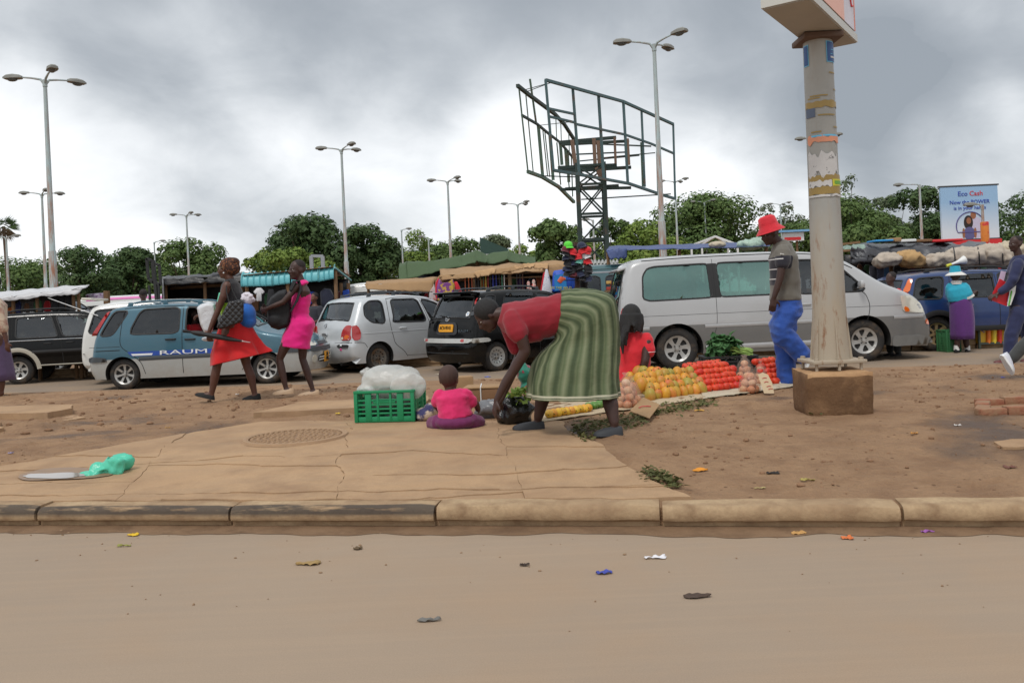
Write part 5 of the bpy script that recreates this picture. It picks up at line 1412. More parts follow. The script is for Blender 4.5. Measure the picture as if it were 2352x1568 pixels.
wrap('torn_paper',1880,352,402,-80,40,m_paper,jag=.07,seed=7); wrap('tape_band',1880,402,424,-85,85,m_tape,jag=.03,seed=8); wrap('torn_paper',1880,415,428,-80,10,m_paper,.006,jag=.03,seed=11); wrap('poster_scrap',1910,411,427,12,80,m_yel,.007,seed=9); wrap('poster_scrap',1910,415,423,20,75,m_grn,.009,seed=9); wrap('tape_band',1880,428,446,-85,85,m_tape,jag=.01,seed=10); wrap('paper_band',1880,447,452,-86,86,m_paper,.006,jag=.01,seed=12)
for (py,a,b) in ((165,20,60),(203,40,80),(217,-60,10),(222,-70,-20),(262,-30,40),(290,30,70),(300,-60,-20)): wrap('tape_scrap',1880,py,py + 3,a,b,m_tape,seed=py)
# sign box on top
zbx =zb0 + ztop
def P_(x,y): return G(x,y,zbx)
A_,D_,C_,B_ =P_(1758,12),P_(1859,-2),P_(1967,100),None
ey =flat(C_ - D_); ey =ey.normalized()*1.5; ex =V((ey.y,-ey.x,0)).normalized()*.36
o0 =D_ - ex
sb =thing('sign_box','white lit-box sign with pink poster on top of the signpost','sign',(SPX,SPY,zbx))
def boxp(name,u0,u1,v0,v1,z0_,z1_,mat):
 mb =MB(); p =[o0 + ex*u + ey*v + V((0,0,z)) for u in (u0,u1) for v in (v0,v1) for z in (z0_,z1_)]
 mb.add(p,[(0,1,3,2),(4,6,7,5),(0,4,5,1),(2,3,7,6),(0,2,6,4),(1,5,7,3)]); return mb.build(name,mat,sb,smooth=0)
m_sbx =M('sign_box_metal',S3(196,196,190),.5,var=.08); m_sbu =M('sign_box_underside',S3(166,164,158),.7,var=.2,scale=3)
boxp('frame',0,1,0,1,0,.06,m_sbu); boxp('body',.02,.98,.01,.99,.061,1.1,m_sbx); boxp('frame_rail',-.02,1.03,-.01,1.01,-.002 + .01,.075,m_sbx)
pnk =boxp('poster',1.0,1.012,.06,.72,.1,1.05,M('poster_pink',S3(236,178,158),.5,var=.06)); boxp('poster_white',1.0,1.010,.72,.96,.1,1.05,M('poster_white',S3(214,210,220),.5)); boxp('poster_edge',1.0,1.014,.96,.985,.1,1.05,M('poster_orange',S3(220,120,84),.5))
for k_ in range(3): MB().tube([o0 + ex*1.02 + ey*(.77 + .025*q + .01*k_) + V((0,0,.62 - .11*k_ - .02*q + .035*math.sin(q*2.1 + k_))) for q in range(7)],.008,n=4).build('poster_scrawl',m_red if k_ == 2 else m_bl,sb)
MB().box((SPX,SPY,zbx - .03),(.34,.34,.05),bev=.01).build('mounting_flange',M('flange_rust',S3(96,76,64),.8),sb)
# ================================================================== PEOPLE
def skin(name,c): return M(name,c,.5,var=.12,scale=9,spec=.45,sub=.05)
sk_a =skin('skin_deep_brown',S3(88,56,44)); sk_b =skin('skin_dark',S3(64,42,36)); sk_c =skin('skin_brown',S3(104,66,50))
m_hair =M('black_hair',S3(20,18,18),.65,var=.4,scale=60,bump=.5,bscale=120)
m_eyew =M('eye_white',S3(150,140,132),.3); m_eyed =M('eye_dark',S3(18,12,10),.2)
def cloth(name,c,**k): k.setdefault('var',.22); k.setdefault('bump',.35); k.setdefault('bscale',18); return M(name,c,.85,scale=10,sheen=.2,**k)

def frame(f,up):
 f =V(f).normalized(); s =f.cross(V(up)).normalized(); u =s.cross(f).normalized(); return f,s,u

def head(mb,c,f,up=(0,0,1),k=1.0,hair=None,ears=True):
 """cranium, jaw, nose, lips, brow and ears round the head centre c looking along f"""
 f,s,u =frame(f,up); c =V(c); fr =(f,s,u); P =lambda a,b,d: c + f*a*k + s*b*k + u*d*k
 E =lambda p,r: mb.ell(p,tuple(q*k for q in r),fr,14,10)
 E(P(-.012,0,.03),(.098,.076,.090)); E(P(.020,0,-.028),(.072,.062,.085)); E(P(.036,0,-.075),(.050,.046,.042))
 E(P(.074,0,.020),(.022,.050,.014))                                   # brow
 E(P(.052,.034,-.022),(.036,.026,.026)); E(P(.052,-.034,-.022),(.036,.026,.026))   # cheeks
 mb.capsule([P(.088,0,.012),P(.102,0,-.014),P(.107,0,-.024)],[.009*k,.014*k,.016*k],8); E(P(.094,.014,-.028),(.014,.011,.009)); E(P(.094,-.014,-.028),(.014,.011,.009))
 E(P(.086,0,-.052),(.018,.026,.008)); E(P(.084,0,-.064),(.018,.024,.009)); E(P(.078,0,-.094),(.020,.022,.015))
 if ears:
  for q in (-1,1): E(P(-.012,q*.078,-.012),(.020,.010,.032))
def eyes(root,c,f,up=(0,0,1),k=1.0):
 f,s,u =frame(f,up); c =V(c)
 for q in (-1,1):
  p =c + f*.0745*k + s*q*.032*k + u*.004*k
  MB().ell(p,(.011*k,.015*k,.0075*k),(f,s,u),10,6).build('eye',m_eyew,root); MB().ell(p + f*.0075*k,(.006*k,.0065*k,.0065*k),(f,s,u),8,5).build('pupil',m_eyed,root)
def hand(mb,wr,d,n,k=1.0,curl=.5,side=1):
 """palm plus five bent fingers; d along the hand, n out of the back of the hand"""
 d =V(d).normalized(); n =(V(n) - d*V(n).dot(d)).normalized(); s =d.cross(n)*side; wr =V(wr)
 mb.capsule([wr,wr + d*.03*k,wr + d*.075*k],[(.026*k,.019*k),(.036*k,.017*k),(.038*k,.014*k)],10) if False else mb.tube([wr - d*.01*k,wr + d*.03*k,wr + d*.085*k,wr + d*.095*k],[(.018*k,.024*k),(.016*k,.036*k),(.013*k,.040*k),(.008*k,.034*k)],n=10,up=n)
 for i,(o,L) in enumerate(((-.031,.068),(-.011,.080),(.011,.076),(.031,.060))):
  p =wr + d*.085*k + s*o*k; a =p + d*L*.45*k*math.cos(curl*.6) - n*L*.45*k*math.sin(curl*.6)
  b =a + d*L*.32*k*math.cos(curl*1.5) - n*L*.32*k*math.sin(curl*1.5); e =b + d*L*.25*k*math.cos(curl*2.2) - n*L*.25*k*math.sin(curl*2.2)
  mb.capsule([p - d*.01*k,a,b,e],[.0105*k,.0095*k,.009*k,.0075*k],7)
 p =wr + d*.025*k - s*.03*k; a =p + (d*.6 - s*.75).normalized()*.035*k - n*.01*k; e =a + (d*.95 - s*.2).normalized()*.034*k - n*.012*k
 mb.capsule([p,a,e],[.014*k,.012*k,.009*k],7)
def limb(mb,pts,r,n=12): mb.capsule(pts,r,n)
def foot(mb,heel,toe,k=1.0,h=.07,w=.042):
 """shoe-less foot"""
 heel,toe =V(heel),V(toe); L =toe - heel
 mb.tube([heel - L*.03 + V((0,0,.02*k)),heel + V((0,0,.024*k)),heel + L*.3 + V((0,0,.03*k)),heel + L*.62 + V((0,0,.016*k)),heel + L*.9 + V((0,0,.008*k)),toe + V((0,0,.006*k))],
   [(.015*k,.018*k),(.028*k,.026*k),(.028*k,.030*k),(.018*k,w*.8*k),(.010*k,w*.6*k),(.006*k,.012*k)],n=12,up=(0,0,1))
def shoe(name,root,heel,toe,mat,k=1.0,h=.055,w=.05,sole=None,low=True,up=None):
 heel,toe =V(heel),V(toe); L =toe - heel; lz =V(up) if up is not None else V((0,0,1)); mb =MB(); s =L.normalized().cross(lz).normalized(); n =14; rings =[]
 for t,ww,hh in ((-.05,.3,.55),(-.02,.62,.95),(.12,.78,1.0),(.35,.84,.92 if low else 1.1),(.6,1.0,.8),(.82,.95,.62),(.97,.62,.45),(1.04,.2,.22)):
  c =heel + L*t; rings.append([c + s*w*ww*k*math.cos(a) + lz*max(0.0,h*hh*k*(math.sin(a) if math.sin(a) > 0 else .12*math.sin(a) + .0)) for a in [2*PI*j/n for j in range(n)]])
 mb.loft(rings); o =mb.build(name,mat,root,smooth=60)
 if sole:
  mb =MB(); rg =[]
  for t,ww in ((-.06,.4),(.0,.75),(.3,.82),(.62,1.04),(.9,.9),(1.06,.3)):
   c =heel + L*t; rg.append([c + s*w*ww*k*1.05*x + lz*z for x,z in ((-1,-.004),(1,-.004),(1,.018),(-1,.018))])
  mb.loft(rg).build('sole',sole,o,smooth=40)
 return o
def wrinkle(o,amp=.008,f=7.0,seed=0,st=(1,1,1)):
 """soft creases pressed into a garment"""
 return displace(o,lambda c: (lambda q: amp*((1 - 2.4*abs(noise.noise(q + V((seed,1,2)))))*.7 + .5*noise.noise(q*2.1)))(V((c.x*f*st[0],c.y*f*st[1],c.z*f*st[2]))))
def neck(mb,a,b,r=.055): mb.capsule([a,b],[r*1.1,r*.95],10)
def torso(mb,pts,rad,side,n=16):
 """stack of ellipses: pts from hip to neck, rad (half depth, half width), side = shoulder direction"""
 f =V(side).cross(V(pts[-1]) - V(pts[0])).normalized()
 mb.tube(pts,rad,n=n,up=f)

def skirt_loft(name,root,rings,mat,n=48,solid=.006,stripe=None,smooth=180):
 """rings: list of (centre, axis a vector, axis b vector, fold depth, fold count)"""
 mb =MB(); R_ =[]
 for (c,a,b,fd,fn,ph) in rings:
  c,a,b =V(c),V(a),V(b); rg =[]
  for j in range(n):
   t =2*PI*j/n; k =1 + fd*math.sin(fn*t + ph) + fd*.6*math.sin((fn*2 - 1)*t + ph*2.3)
   rg.append(c + a*math.cos(t)*k + b*math.sin(t)*k)
  R_.append(rg)
 sub =3; D2 =[]
 for i in range(len(R_) - 1):
  for q in range(sub):
   t =q/sub; P0,P1,P2,P3 =R_[max(i - 1,0)],R_[i],R_[i + 1],R_[min(i + 2,len(R_) - 1)]
   D2.append([.5*(2*b_ + (c_ - a_)*t + (2*a_ - 5*b_ + 4*c_ - d_)*t*t + (3*b_ - a_ - 3*c_ + d_)*t**3) for a_,b_,c_,d_ in zip(P0,P1,P2,P3)])
 R_ =D2 + [R_[-1]]
 mb.loft(R_,caps=False); o =mb.build(name,mat,root,smooth=smooth,solid=solid)
 uv =o.data.uv_layers.new(name='u'); m =len(R_) - 1
 for p in o.data.polygons:
  for q,li in enumerate(p.loop_indices):
   vi =o.data.loops[li].vertex_index; jj =vi % n; ii =vi // n
   if q in (1,2) and jj == 0: jj =n
   uv.data[li].uv =(jj/n,ii/m)
 return o

def person(label,loc,group=None): return thing('person',label,'person',loc,group=group)

# ---------------------------------------------------- woman in red skirt with a baby on her back, walking left
D =G(540,919).y
def J(x,y,dy=0.0): return at(x,y,D + dy)
g0 =G(540,920); w1 =person('woman in red skirt walking left with a black quilted bag',(g0.x,D,ZM))
b =MB(); hc =J(522,617)
head(b,hc,(-1,-.12,-.08),k=1.03)
neck(b,J(528,640),J(521,628),.05)
torso(b,[J(536,752),J(536,725),J(533,695),J(530,665),J(528,650)],[(.13,.18),(.115,.145),(.12,.15),(.115,.165),(.07,.09)],(0,1,0))
limb(b,[J(521,655,-.17),J(512,682,-.2),J(503,708,-.2)],[.05,.046,.038]); limb(b,[J(503,708,-.2),J(491,735,-.22),J(480,761,-.24)],[.038,.034,.024])
hand(b,J(480,762,-.24),(.05,-.1,-1),(0,-1,0),1.0,1.1)
limb(b,[J(524,655,.17),J(508,690,.2),J(494,714,.2)],[.05,.044,.036]); limb(b,[J(494,714,.2),J(476,722,.1),J(470,724,.05)],[.036,.03,.024]); hand(b,J(470,724,.05),(-1,-.2,0),(0,.2,1),1,.8)
limb(b,[J(525,760,-.09),J(508,805,-.09),J(499,838,-.09)],[.085,.07,.055]); limb(b,[J(499,838,-.09),J(494,862,-.09),J(486,905,-.09)],[.053,.056,.032])
limb(b,[J(545,760,.09),J(560,808,.09),J(566,836,.09)],[.085,.07,.055]); limb(b,[J(566,836,.09),J(576,862,.09),J(585,905,.09)],[.053,.056,.032])
foot(b,J(490,914,-.09),J(450,905,-.11)); foot(b,J(596,913,.09),J(560,917,.07))
remesh(b,'body',sk_a,w1,.0105)
eyes(w1,hc,(-1,-.12,-.08),k=1.03)
# print head wrap
m_wrap =M('headwrap_print',S3(58,34,26),.85,var=.3,scale=30,col2=S3(132,84,54),mixscale=38,mixlo=.52,mixhi=.58,bump=.4,bscale=30)
b =MB(); b.ell(J(527,610),(.125,.098,.105),n=16,m=12); b.ell(J(533,616),(.105,.1,.09)); b.ell(J(536,602),(.08,.085,.06))
remesh(b,'headwrap',m_wrap,w1,.012,2)
gl_ =MB(); q =J(502,616,-.06); gl_.tube([J(503,615,-.05),J(512,614,-.085),J(520,615,-.085)],.004,n=5); gl_.tube([q + V((0,.03*math.cos(t),.022*math.sin(t))) for t in [2*PI*k/12 for k in range(13)]],.0035,n=5); gl_.build('glasses',M('glasses_rim',S3(190,180,160),.3,metal=.8),w1)
MB().ell(J(514,627,-.085),(.012,.012,.014)).build('earring',m_chrome,w1)
m_lace =cloth('black_lace',S3(30,28,32)); m_lime =cloth('lime_cloth',S3(150,196,40)); m_tealc =cloth('mint_cloth',S3(84,196,160))
b =MB(); torso(b,[J(534,700),J(532,675),J(529,652),J(526,641)],[(.135,.165),(.135,.172),(.105,.15),(.055,.06)],(0,1,0)); remesh(b,'top',m_lace,w1,.012,2)
b =MB(); torso(b,[J(536,726),J(534,712),J(533,694)],[(.14,.17),(.143,.172),(.138,.17)],(0,1,0)); remesh(b,'waistcloth',m_lime,w1,.012,2)
b =MB(); torso(b,[J(520,705),J(516,690),J(516,672)],[(.075,.13),(.085,.13),(.06,.12)],(0,1,0)); remesh(b,'bodice',m_tealc,w1,.012,2)
m_redsk =cloth('red_skirt',S3(196,20,24),bump=.15,bscale=7)
def ax(px): return px*D/FPX
rings =[]
for t,cx,cy,ra,rb,fd,drop in ((0,539,742,31,32,.0,0),(.12,540,752,37,36,.01,0),(.3,541,770,46,42,.03,1),(.5,543,786,53,48,.05,2),(.72,546,803,60,54,.07,3),(.9,549,816,65,58,.09,5),(1,551,824,68,60,.10,6)):
 rings.append((J(cx,cy),V((ax(ra),0,ax(drop*2.2))),V((0,ax(rb)*.8,0)),fd,5,1.0))
wrinkle(skirt_loft('skirt',w1,rings,m_redsk,90),.012,5,4,(1.6,1.6,.6))
m_flat =M('black_flats',S3(16,15,15),.75,var=.1); shoe('shoe',w1,J(491,918,-.09),J(450,908,-.11),m_flat,h=.072); shoe('shoe',w1,J(597,916,.09),J(557,920,.07),m_flat,h=.072)
# the baby tied on her back
bb_ =person('baby in a blue wrap and white frilled hat on its mother back',J(566,715)); m_bluew =cloth('blue_wrap',S3(30,98,184),bump=.4,bscale=9); m_frill =cloth('white_frill',S3(222,216,226),bump=.6,bscale=24)
b =MB(); b.ell(J(566,724),(.115,.15,.16),n=16,m=12); b.ell(J(570,738),(.10,.14,.09)); b.capsule([J(568,715),J(545,722,-.12),J(520,728,-.14)],[.06,.035,.02]); b.capsule([J(568,715),J(545,715,.12),J(520,718,.14)],[.06,.035,.02]); remesh(b,'wrap',m_bluew,bb_,.012,2)
b =MB(); head(b,J(566,688),(-.3,-1,-.1),k=.62); neck(b,J(567,704),J(566,694),.035); remesh(b,'body',sk_b,bb_,.01,2)
b =MB(); rr =random.Random(2)
for k in range(30):
 a =rr.random()*6.3; e =rr.uniform(-.2,1.4); b.ell(J(568,688) + V((.075*math.cos(a)*math.cos(e),.08*math.sin(a)*math.cos(e),.075*math.sin(e))),(.026,.026,.022),n=7,m=5)
b.ell(J(568,688),(.07,.075,.07)); remesh(b,'hat',m_frill,bb_,.009,1)
# quilted bag, strap over the shoulder
def quilt_mat():
 m =M('quilted_black',S3(26,26,29),.35,spec=.6); T =NT(m.node_tree); bs =m.node_tree.nodes['Principled BSDF']; oc =T.n('ShaderNodeTexCoord').outputs['Object']
 hs =[]
 for a in (45,-45):
  mp =T.n('ShaderNodeMapping',inp={'Vector': oc,'Rotation': (0,math.radians(a),0)}).outputs[0]; x =T.n('ShaderNodeSeparateXYZ',inp={0: mp}).outputs[0]
  hs.append(T.math('ABSOLUTE',T.math('SINE',T.math('MULTIPLY',x,62))))
 hgt =T.math('POWER',T.math('MULTIPLY',hs[0],hs[1]),.5); bp =T.n('ShaderNodeBump',inp={'Strength': 1.0,'Distance': .025,'Height': hgt}); bp.inputs['Strength'].default_value =.45; m.node_tree.links.new(bp.outputs[0],bs.inputs['Normal']); return m
m_quilt =quilt_mat()
bg_ =thing('handbag','black quilted shoulder bag on the woman in red','handbag',J(528,730,-.3)); b =MB()
oq =[(497,752),(503,735),(517,708),(526,691),(545,688),(560,688),(560,715),(558,738),(530,750),(505,757)]
b.loft([[J(x*.94 + 530*.06,y*.94 + 722*.06,-.40) for x,y in oq],[J(x,y,-.35) for x,y in oq],[J(x,y,-.27) for x,y in oq],[J(x*.95 + 530*.05,y*.95 + 722*.05,-.23) for x,y in oq]]); remesh(b,'bag',m_quilt,bg_,.013,3)
MB().tube([J(526,693,-.36),J(520,670,-.30),J(520,648,-.15),J(527,646,-.1),J(534,668,-.22),J(545,690,-.36)],.010,n=6,flat=.6).build('strap',m_flat,bg_)
# furled umbrella and white carrier bag in her hand
um =thing('umbrella','furled black umbrella carried by the woman in red','umbrella',J(500,772,-.3)); m_umb =M('umbrella_cloth',S3(24,24,26),.6,bump=.3,bscale=30)
MB().tube([J(437,762,-.3),J(446,764,-.3),J(458,766,-.3),J(470,768,-.3),J(500,773,-.3),J(530,779,-.3),J(556,783.5,-.3)],[.012,.026,.034,.026,.034,.026,.012],n=9).build('canopy',m_umb,um); MB().tube([J(556,783.5,-.3),J(559,784,-.3),J(575,786.5,-.3)],[.013,.006,.005],n=6).build('tip',m_chrome,um); MB().tube([J(421,760,-.3),J(438,762,-.3)],[.02,.016],n=8).build('umbrella_handle',m_flat,um)
m_whiteb =M('white_plastic_bag',S3(206,208,212),.4,var=.06,spec=.5,bump=.9,bscale=14,trans=.0)
cb_ =thing('carrier_bag','white plastic carrier bag held by the woman in red','bag',J(475,735,-.1)); b =MB()
oq =[(452,706),(462,698),(480,693),(494,697),(497,715),(492,740),(488,762),(470,766),(460,745),(455,722)]
b.loft([[J(x*.8 + 474*.2,y*.85 + 730*.15,-.12) for x,y in oq],[J(x,y,-.05) for x,y in oq],[J(x,y,.05) for x,y in oq],[J(x*.8 + 474*.2,y*.85 + 730*.15,.12) for x,y in oq]]); b.ell(J(479,778,-.2),(.09,.05,.03)); remesh(b,'bag',m_whiteb,cb_,.014,2)

# ---------------------------------------------------- girl in the pink dress
D =G(680,909).y
g0 =G(690,908); w2 =person('girl in pink dress walking left with a black backpack on her front',(g0.x,D,ZM))
b =MB(); hc =J(683,620); fd_ =(-1,-.75,-.05)
head(b,hc,fd_,k=1.06); neck(b,J(692,648),J(687,632),.047)
torso(b,[J(692,745),J(687,722),J(691,695),J(694,668),J(693,652)],[(.14,.165),(.10,.13),(.105,.14),(.10,.165),(.055,.08)],(-.3,1,0))
limb(b,[J(681,657,-.15),J(665,678,-.2),J(650,694,-.22)],[.045,.04,.034]); limb(b,[J(650,694,-.22),J(630,702,-.22),J(613,709,-.2)],[.034,.031,.022]); hand(b,J(613,709,-.2),(-.8,.3,-.3),(-.2,-1,0),.95,1.2)
limb(b,[J(690,657,.15),J(668,688,.2),J(650,702,.2)],[.045,.04,.034]); limb(b,[J(650,702,.2),J(632,705,.1),J(615,707,.0)],[.034,.03,.022]); hand(b,J(615,707,.0),(-.6,-.7,-.2),(-.3,1,0),.95,1.0)
limb(b,[J(675,765,-.08),J(652,800,-.08),J(642,824,-.08)],[.08,.064,.047]); limb(b,[J(642,824,-.08),J(647,850,-.08),J(657,892,-.08)],[.046,.050,.028])
limb(b,[J(697,765,.08),J(695,800,.08),J(695,824,.08)],[.08,.064,.047]); limb(b,[J(695,824,.08),J(704,850,.08),J(718,894,.08)],[.046,.050,.028])
foot(b,J(672,900,-.08),J(630,904,-.1)); foot(b,J(731,904,.08),J(688,909,.06)); remesh(b,'body',sk_b,w2,.0105); eyes(w2,hc,fd_,k=1.06)
b =MB(); f,s_,u =frame(fd_,(0,0,1)); b.ell(hc - f*.020 + u*.046,(.094,.081,.086),(f,s_,u),16,10); remesh(b,'hair',M('cropped_hair',S3(34,26,25),.8,var=.3,scale=60),w2,.011,2)
MB().ell(J(694,629,-.08),(.008,.008,.009)).build('earring',m_chrome,w2)
m_pink =cloth('pink_dress',S3(226,24,128),bump=.12,bscale=7)
b =MB(); torso(b,[J(678,797),J(680,780),J(689,757),J(692,742),J(688,722),J(690,700),J(694,675),J(696,668)],[(.185,.19),(.175,.19),(.165,.185),(.155,.18),(.112,.14),(.116,.15),(.11,.15),(.08,.12)],(-.15,1,0),24)
b.capsule([J(696,672,-.06),J(692,650,-.06)],[.05,.03]); b.capsule([J(698,672,.06),J(694,650,.06)],[.05,.03]); b.ell(J(706,745),(.09,.16,.10)); b.tube([J(689,646),J(693,656)],[(.066,.066),(.10,.12)],n=14); wrinkle(remesh(b,'dress',m_pink,w2,.0105,3),.007,7,2,(1,1,1.5))
m_nude =M('beige_flats',S3(176,148,118),.5); shoe('shoe',w2,J(674,903,-.08),J(628,906,-.1),m_nude,h=.072); shoe('shoe',w2,J(732,907,.08),J(685,911,.06),m_nude,h=.072)
m_pack =M('backpack_black',S3(22,22,25),.75,var=.25,scale=8,bump=.5,bscale=12)
bp_ =thing('backpack','black backpack hugged by the girl in pink','backpack',J(640,715,-.05)); b =MB()
oq =[(612,700),(622,682),(640,668),(658,664),(667,690),(669,725),(664,750),(640,758),(622,752),(614,730)]
b.loft([[J(x*.85 + 640*.15,y*.85 + 712*.15,-.17) for x,y in oq],[J(x,y,-.08) for x,y in oq],[J(x,y,.1) for x,y in oq],[J(x*.85 + 640*.15,y*.85 + 712*.15,.18) for x,y in oq]]); b.ell(J(634,735,-.12),(.11,.08,.10)); remesh(b,'bag',m_pack,bp_,.014,3)
MB().tube([J(664,690,-.12),J(668,664,-.22),J(676,646,-.19),J(686,646,-.13),J(690,664,-.16),J(682,690,-.2),J(668,715,-.19)],[.02,.032,.036,.036,.034,.03,.02],n=8,flat=.45).build('shoulder_strap',m_pack,bp_)

# ---------------------------------------------------- bending woman in the striped skirt
D =6.9
w3 =person('woman in red top and green striped skirt bending to the ground',(G(1320,990).x,D,ZM))
b =MB(); hc =J(1119,726,.02); fd_ =(-.72,-.15,-.75); up_ =(-.7,0,.6)
head(b,hc,fd_,up_,k=1.0); neck(b,J(1166,722),J(1138,722),.06)
torso(b,[J(1345,745),J(1310,735),J(1270,728),J(1225,730),J(1185,732),J(1165,728)],[(.17,.19),(.16,.17),(.145,.16),(.15,.18),(.12,.19),(.06,.09)],(0,1,0))
limb(b,[J(1184,745,-.19),J(1198,775,-.22),J(1207,806,-.22)],[.062,.055,.044]); limb(b,[J(1207,806,-.22),J(1180,850,-.20),J(1160,880,-.2),J(1141,918,-.2)],[.046,.043,.037,.027])
hand(b,J(1141,918,-.2),(-.25,0,-1),(-1,-.4,.2),1.05,.5)
limb(b,[J(1184,750,.19),J(1195,790,.2),J(1192,822,.15)],[.06,.053,.043]); limb(b,[J(1192,822,.15),J(1172,866,.05),J(1150,918,-.02)],[.044,.04,.027]); hand(b,J(1150,918,-.02),(-.4,0,-1),(-1,.4,.2),1.05,.6,-1)
limb(b,[J(1350,760,-.05),J(1290,840,-.1),J(1262,880,.1)],[.11,.085,.066]); limb(b,[J(1262,880,.1),J(1245,920,.14),J(1236,960,.15)],[.064,.06,.038])
limb(b,[J(1360,760,.0),J(1385,850,-.12),J(1395,890,-.18)],[.11,.085,.066]); limb(b,[J(1395,890,-.18),J(1403,930,-.25),J(1411,972,-.3)],[.062,.062,.038])
foot(b,J(1246,983,.15),J(1186,983,.13)); foot(b,J(1424,996,-.3),J(1372,997,-.33)); remesh(b,'body',sk_b,w3,.0105)
b =MB(); f,s_,u =frame(fd_,up_); b.ell(hc - f*.030 + u*.035,(.108,.096,.106),(f,s_,u),16,10); remesh(b,'hair',m_hair,w3,.012,1); eyes(w3,hc,fd_,up_)
m_redtop =cloth('red_top',S3(138,18,36),bump=.2,bscale=6)
b =MB(); torso(b,[J(1315,718),J(1280,722),J(1240,730),J(1200,735),J(1168,728),J(1148,722)],[(.165,.19),(.165,.185),(.17,.195),(.155,.215),(.125,.18),(.085,.09)],(0,1,0),20)
b.capsule([J(1178,735,-.17),J(1184,752,-.20),J(1189,766,-.21)],[.082,.083,.082]); b.capsule([J(1178,735,.17),J(1188,770,.2)],[.08,.08]); b.ell(J(1222,768),(.11,.15,.07)); b.capsule([J(1183,800,.12),J(1170,745,.16)],[.055,.08])
wrinkle(remesh(b,'top',m_redtop,w3,.0115,3),.010,6,8,(1.6,1,1))
def stripe_mat():
 m =bpy.data.materials.new('striped_skirt'); m.use_nodes =True; T =NT(m.node_tree); bs =m.node_tree.nodes['Principled BSDF']
 uv =T.n('ShaderNodeUVMap',uv_map='u').outputs[0]; sp =T.n('ShaderNodeSeparateXYZ',inp={0: uv}); u_,v_ =sp.outputs[0],sp.outputs[1]
 fr =T.math('FRACT',T.math('MULTIPLY',T.math('ADD',u_,T.math('MULTIPLY',T.noise(T.vmath('MULTIPLY',uv,(9,1.6,1)).outputs[0],1.0,2),.05)),19))
 c =T.ramp(fr,[(0.0,S3(50,62,38)),(.16,S3(48,60,36)),(.34,S3(96,104,76)),(.50,S3(124,128,100)),(.64,S3(102,110,82)),(.76,S3(78,90,60)),(.86,S3(90,98,70)),(1.0,S3(50,62,38))])
 hem =T.ramp(v_,[(.915,0),(.92,1),(.945,1),(.948,0)]); hem2 =T.ramp(v_,[(.962,0),(.966,1),(.975,1),(.98,0)])
 c =T.mix(T.math('MULTIPLY',T.math('MAXIMUM',hem,hem2),.75),c,S3(206,200,178)); dk =T.ramp(v_,[(.945,0),(.95,1),(.96,1),(.964,0)]); c =T.mix(T.math('MULTIPLY',dk,.7),c,S3(52,58,40))
 wv =T.noise(T.n('ShaderNodeMapping',inp={'Vector': uv,'Scale': (30,160,1)}).outputs[0],1.0,3); c =T.mix(T.math('MULTIPLY',wv,.3),c,S3(96,112,74))
 m.node_tree.links.new(c,bs.inputs['Base Color']); bs.inputs['Roughness'].default_value =.85
 oc =T.n('ShaderNodeTexCoord').outputs['Object']; bp =T.n('ShaderNodeBump',inp={'Strength': .5,'Distance': .03,'Height': T.noise(oc,8,4)}); m.node_tree.links.new(bp.outputs[0],bs.inputs['Normal']); return m
rings =[]
def ring(cx,cy,ax_,ay_,half,depth,fd,ph=0.0,dy=0.0):
 """half = vector in the picture (px) from centre to the ring edge, depth = half depth in metres"""
 s_ =D/FPX; rings.append((J(cx,cy,dy),RIGHT*ax_*s_ - UP*ay_*s_,V((0,depth,0)),fd,7,ph))
ring(1283,720,-6,52,0,.18,.0); ring(1300,722,-24,57,0,.20,.01); ring(1320,727,-48,59,0,.225,.012); ring(1333,739,-72,57,0,.24,.015); ring(1331,757,-84,50,0,.25,.02); ring(1328,785,-92,36,0,.26,.02); ring(1324,820,-96,16,0,.28,.025,0,-.04)
ring(1321,850,-98,6,0,.28,.03,0,-.08); ring(1319,876,-100,2,0,.285,.034,0,-.1); ring(1318,898,-101,2,0,.29,.036,0,-.12); ring(1318,912,-101,2,0,.295,.038,0,-.13)
wrinkle(skirt_loft('skirt',w3,rings,stripe_mat(),120),.012,4.5,9,(1.8,1.8,.8))
m_gshoe =M('grey_slip_on',S3(52,54,58),.7,var=.2); shoe('shoe',w3,J(1248,986,.15),J(1180,986,.12),m_gshoe,h=.075,w=.054); shoe('shoe',w3,J(1427,999,-.3),J(1366,1001,-.35),m_gshoe,h=.075,w=.054)

# ---------------------------------------------------- small child sitting on the pavement, back to us
D =G(1046,984).y
ch =person('toddler in pink shirt and purple trousers sitting with back turned',(G(1046,985).x,D,ZM)); b =MB(); hc =J(1032,870,.02); fd_ =(.3,1,-.1)
head(b,hc,fd_,k=1.0); neck(b,J(1037,905),J(1034,890),.04); torso(b,[J(1046,972),J(1043,945),J(1039,910),J(1038,896)],[(.11,.12),(.10,.11),(.095,.12),(.05,.07)],(1,0,0))
limb(b,[J(1008,905,.0),J(1000,930,.06),J(1012,945,.16)],[.035,.03,.025]); limb(b,[J(1074,905,.0),J(1094,928,.05),J(1098,940,.12)],[.035,.03,.025]); hand(b,J(1098,940,.12),(.2,1,-.3),(1,0,.2),.6,.6); hand(b,J(1012,945,.16),(.2,1,-.3),(-1,0,.2),.6,.6)
foot(b,J(1098,980,.12),J(1122,976,.2),.65); remesh(b,'body',sk_a,ch,.009)
b =MB(); f,s_,u =frame(fd_,(0,0,1)); b.ell(hc - f*.018 + u*.026,(.103,.086,.098),(f,s_,u),14,10); remesh(b,'hair',M('child_stubble',S3(70,50,44),.8,var=.2,scale=50),ch,.009,1)
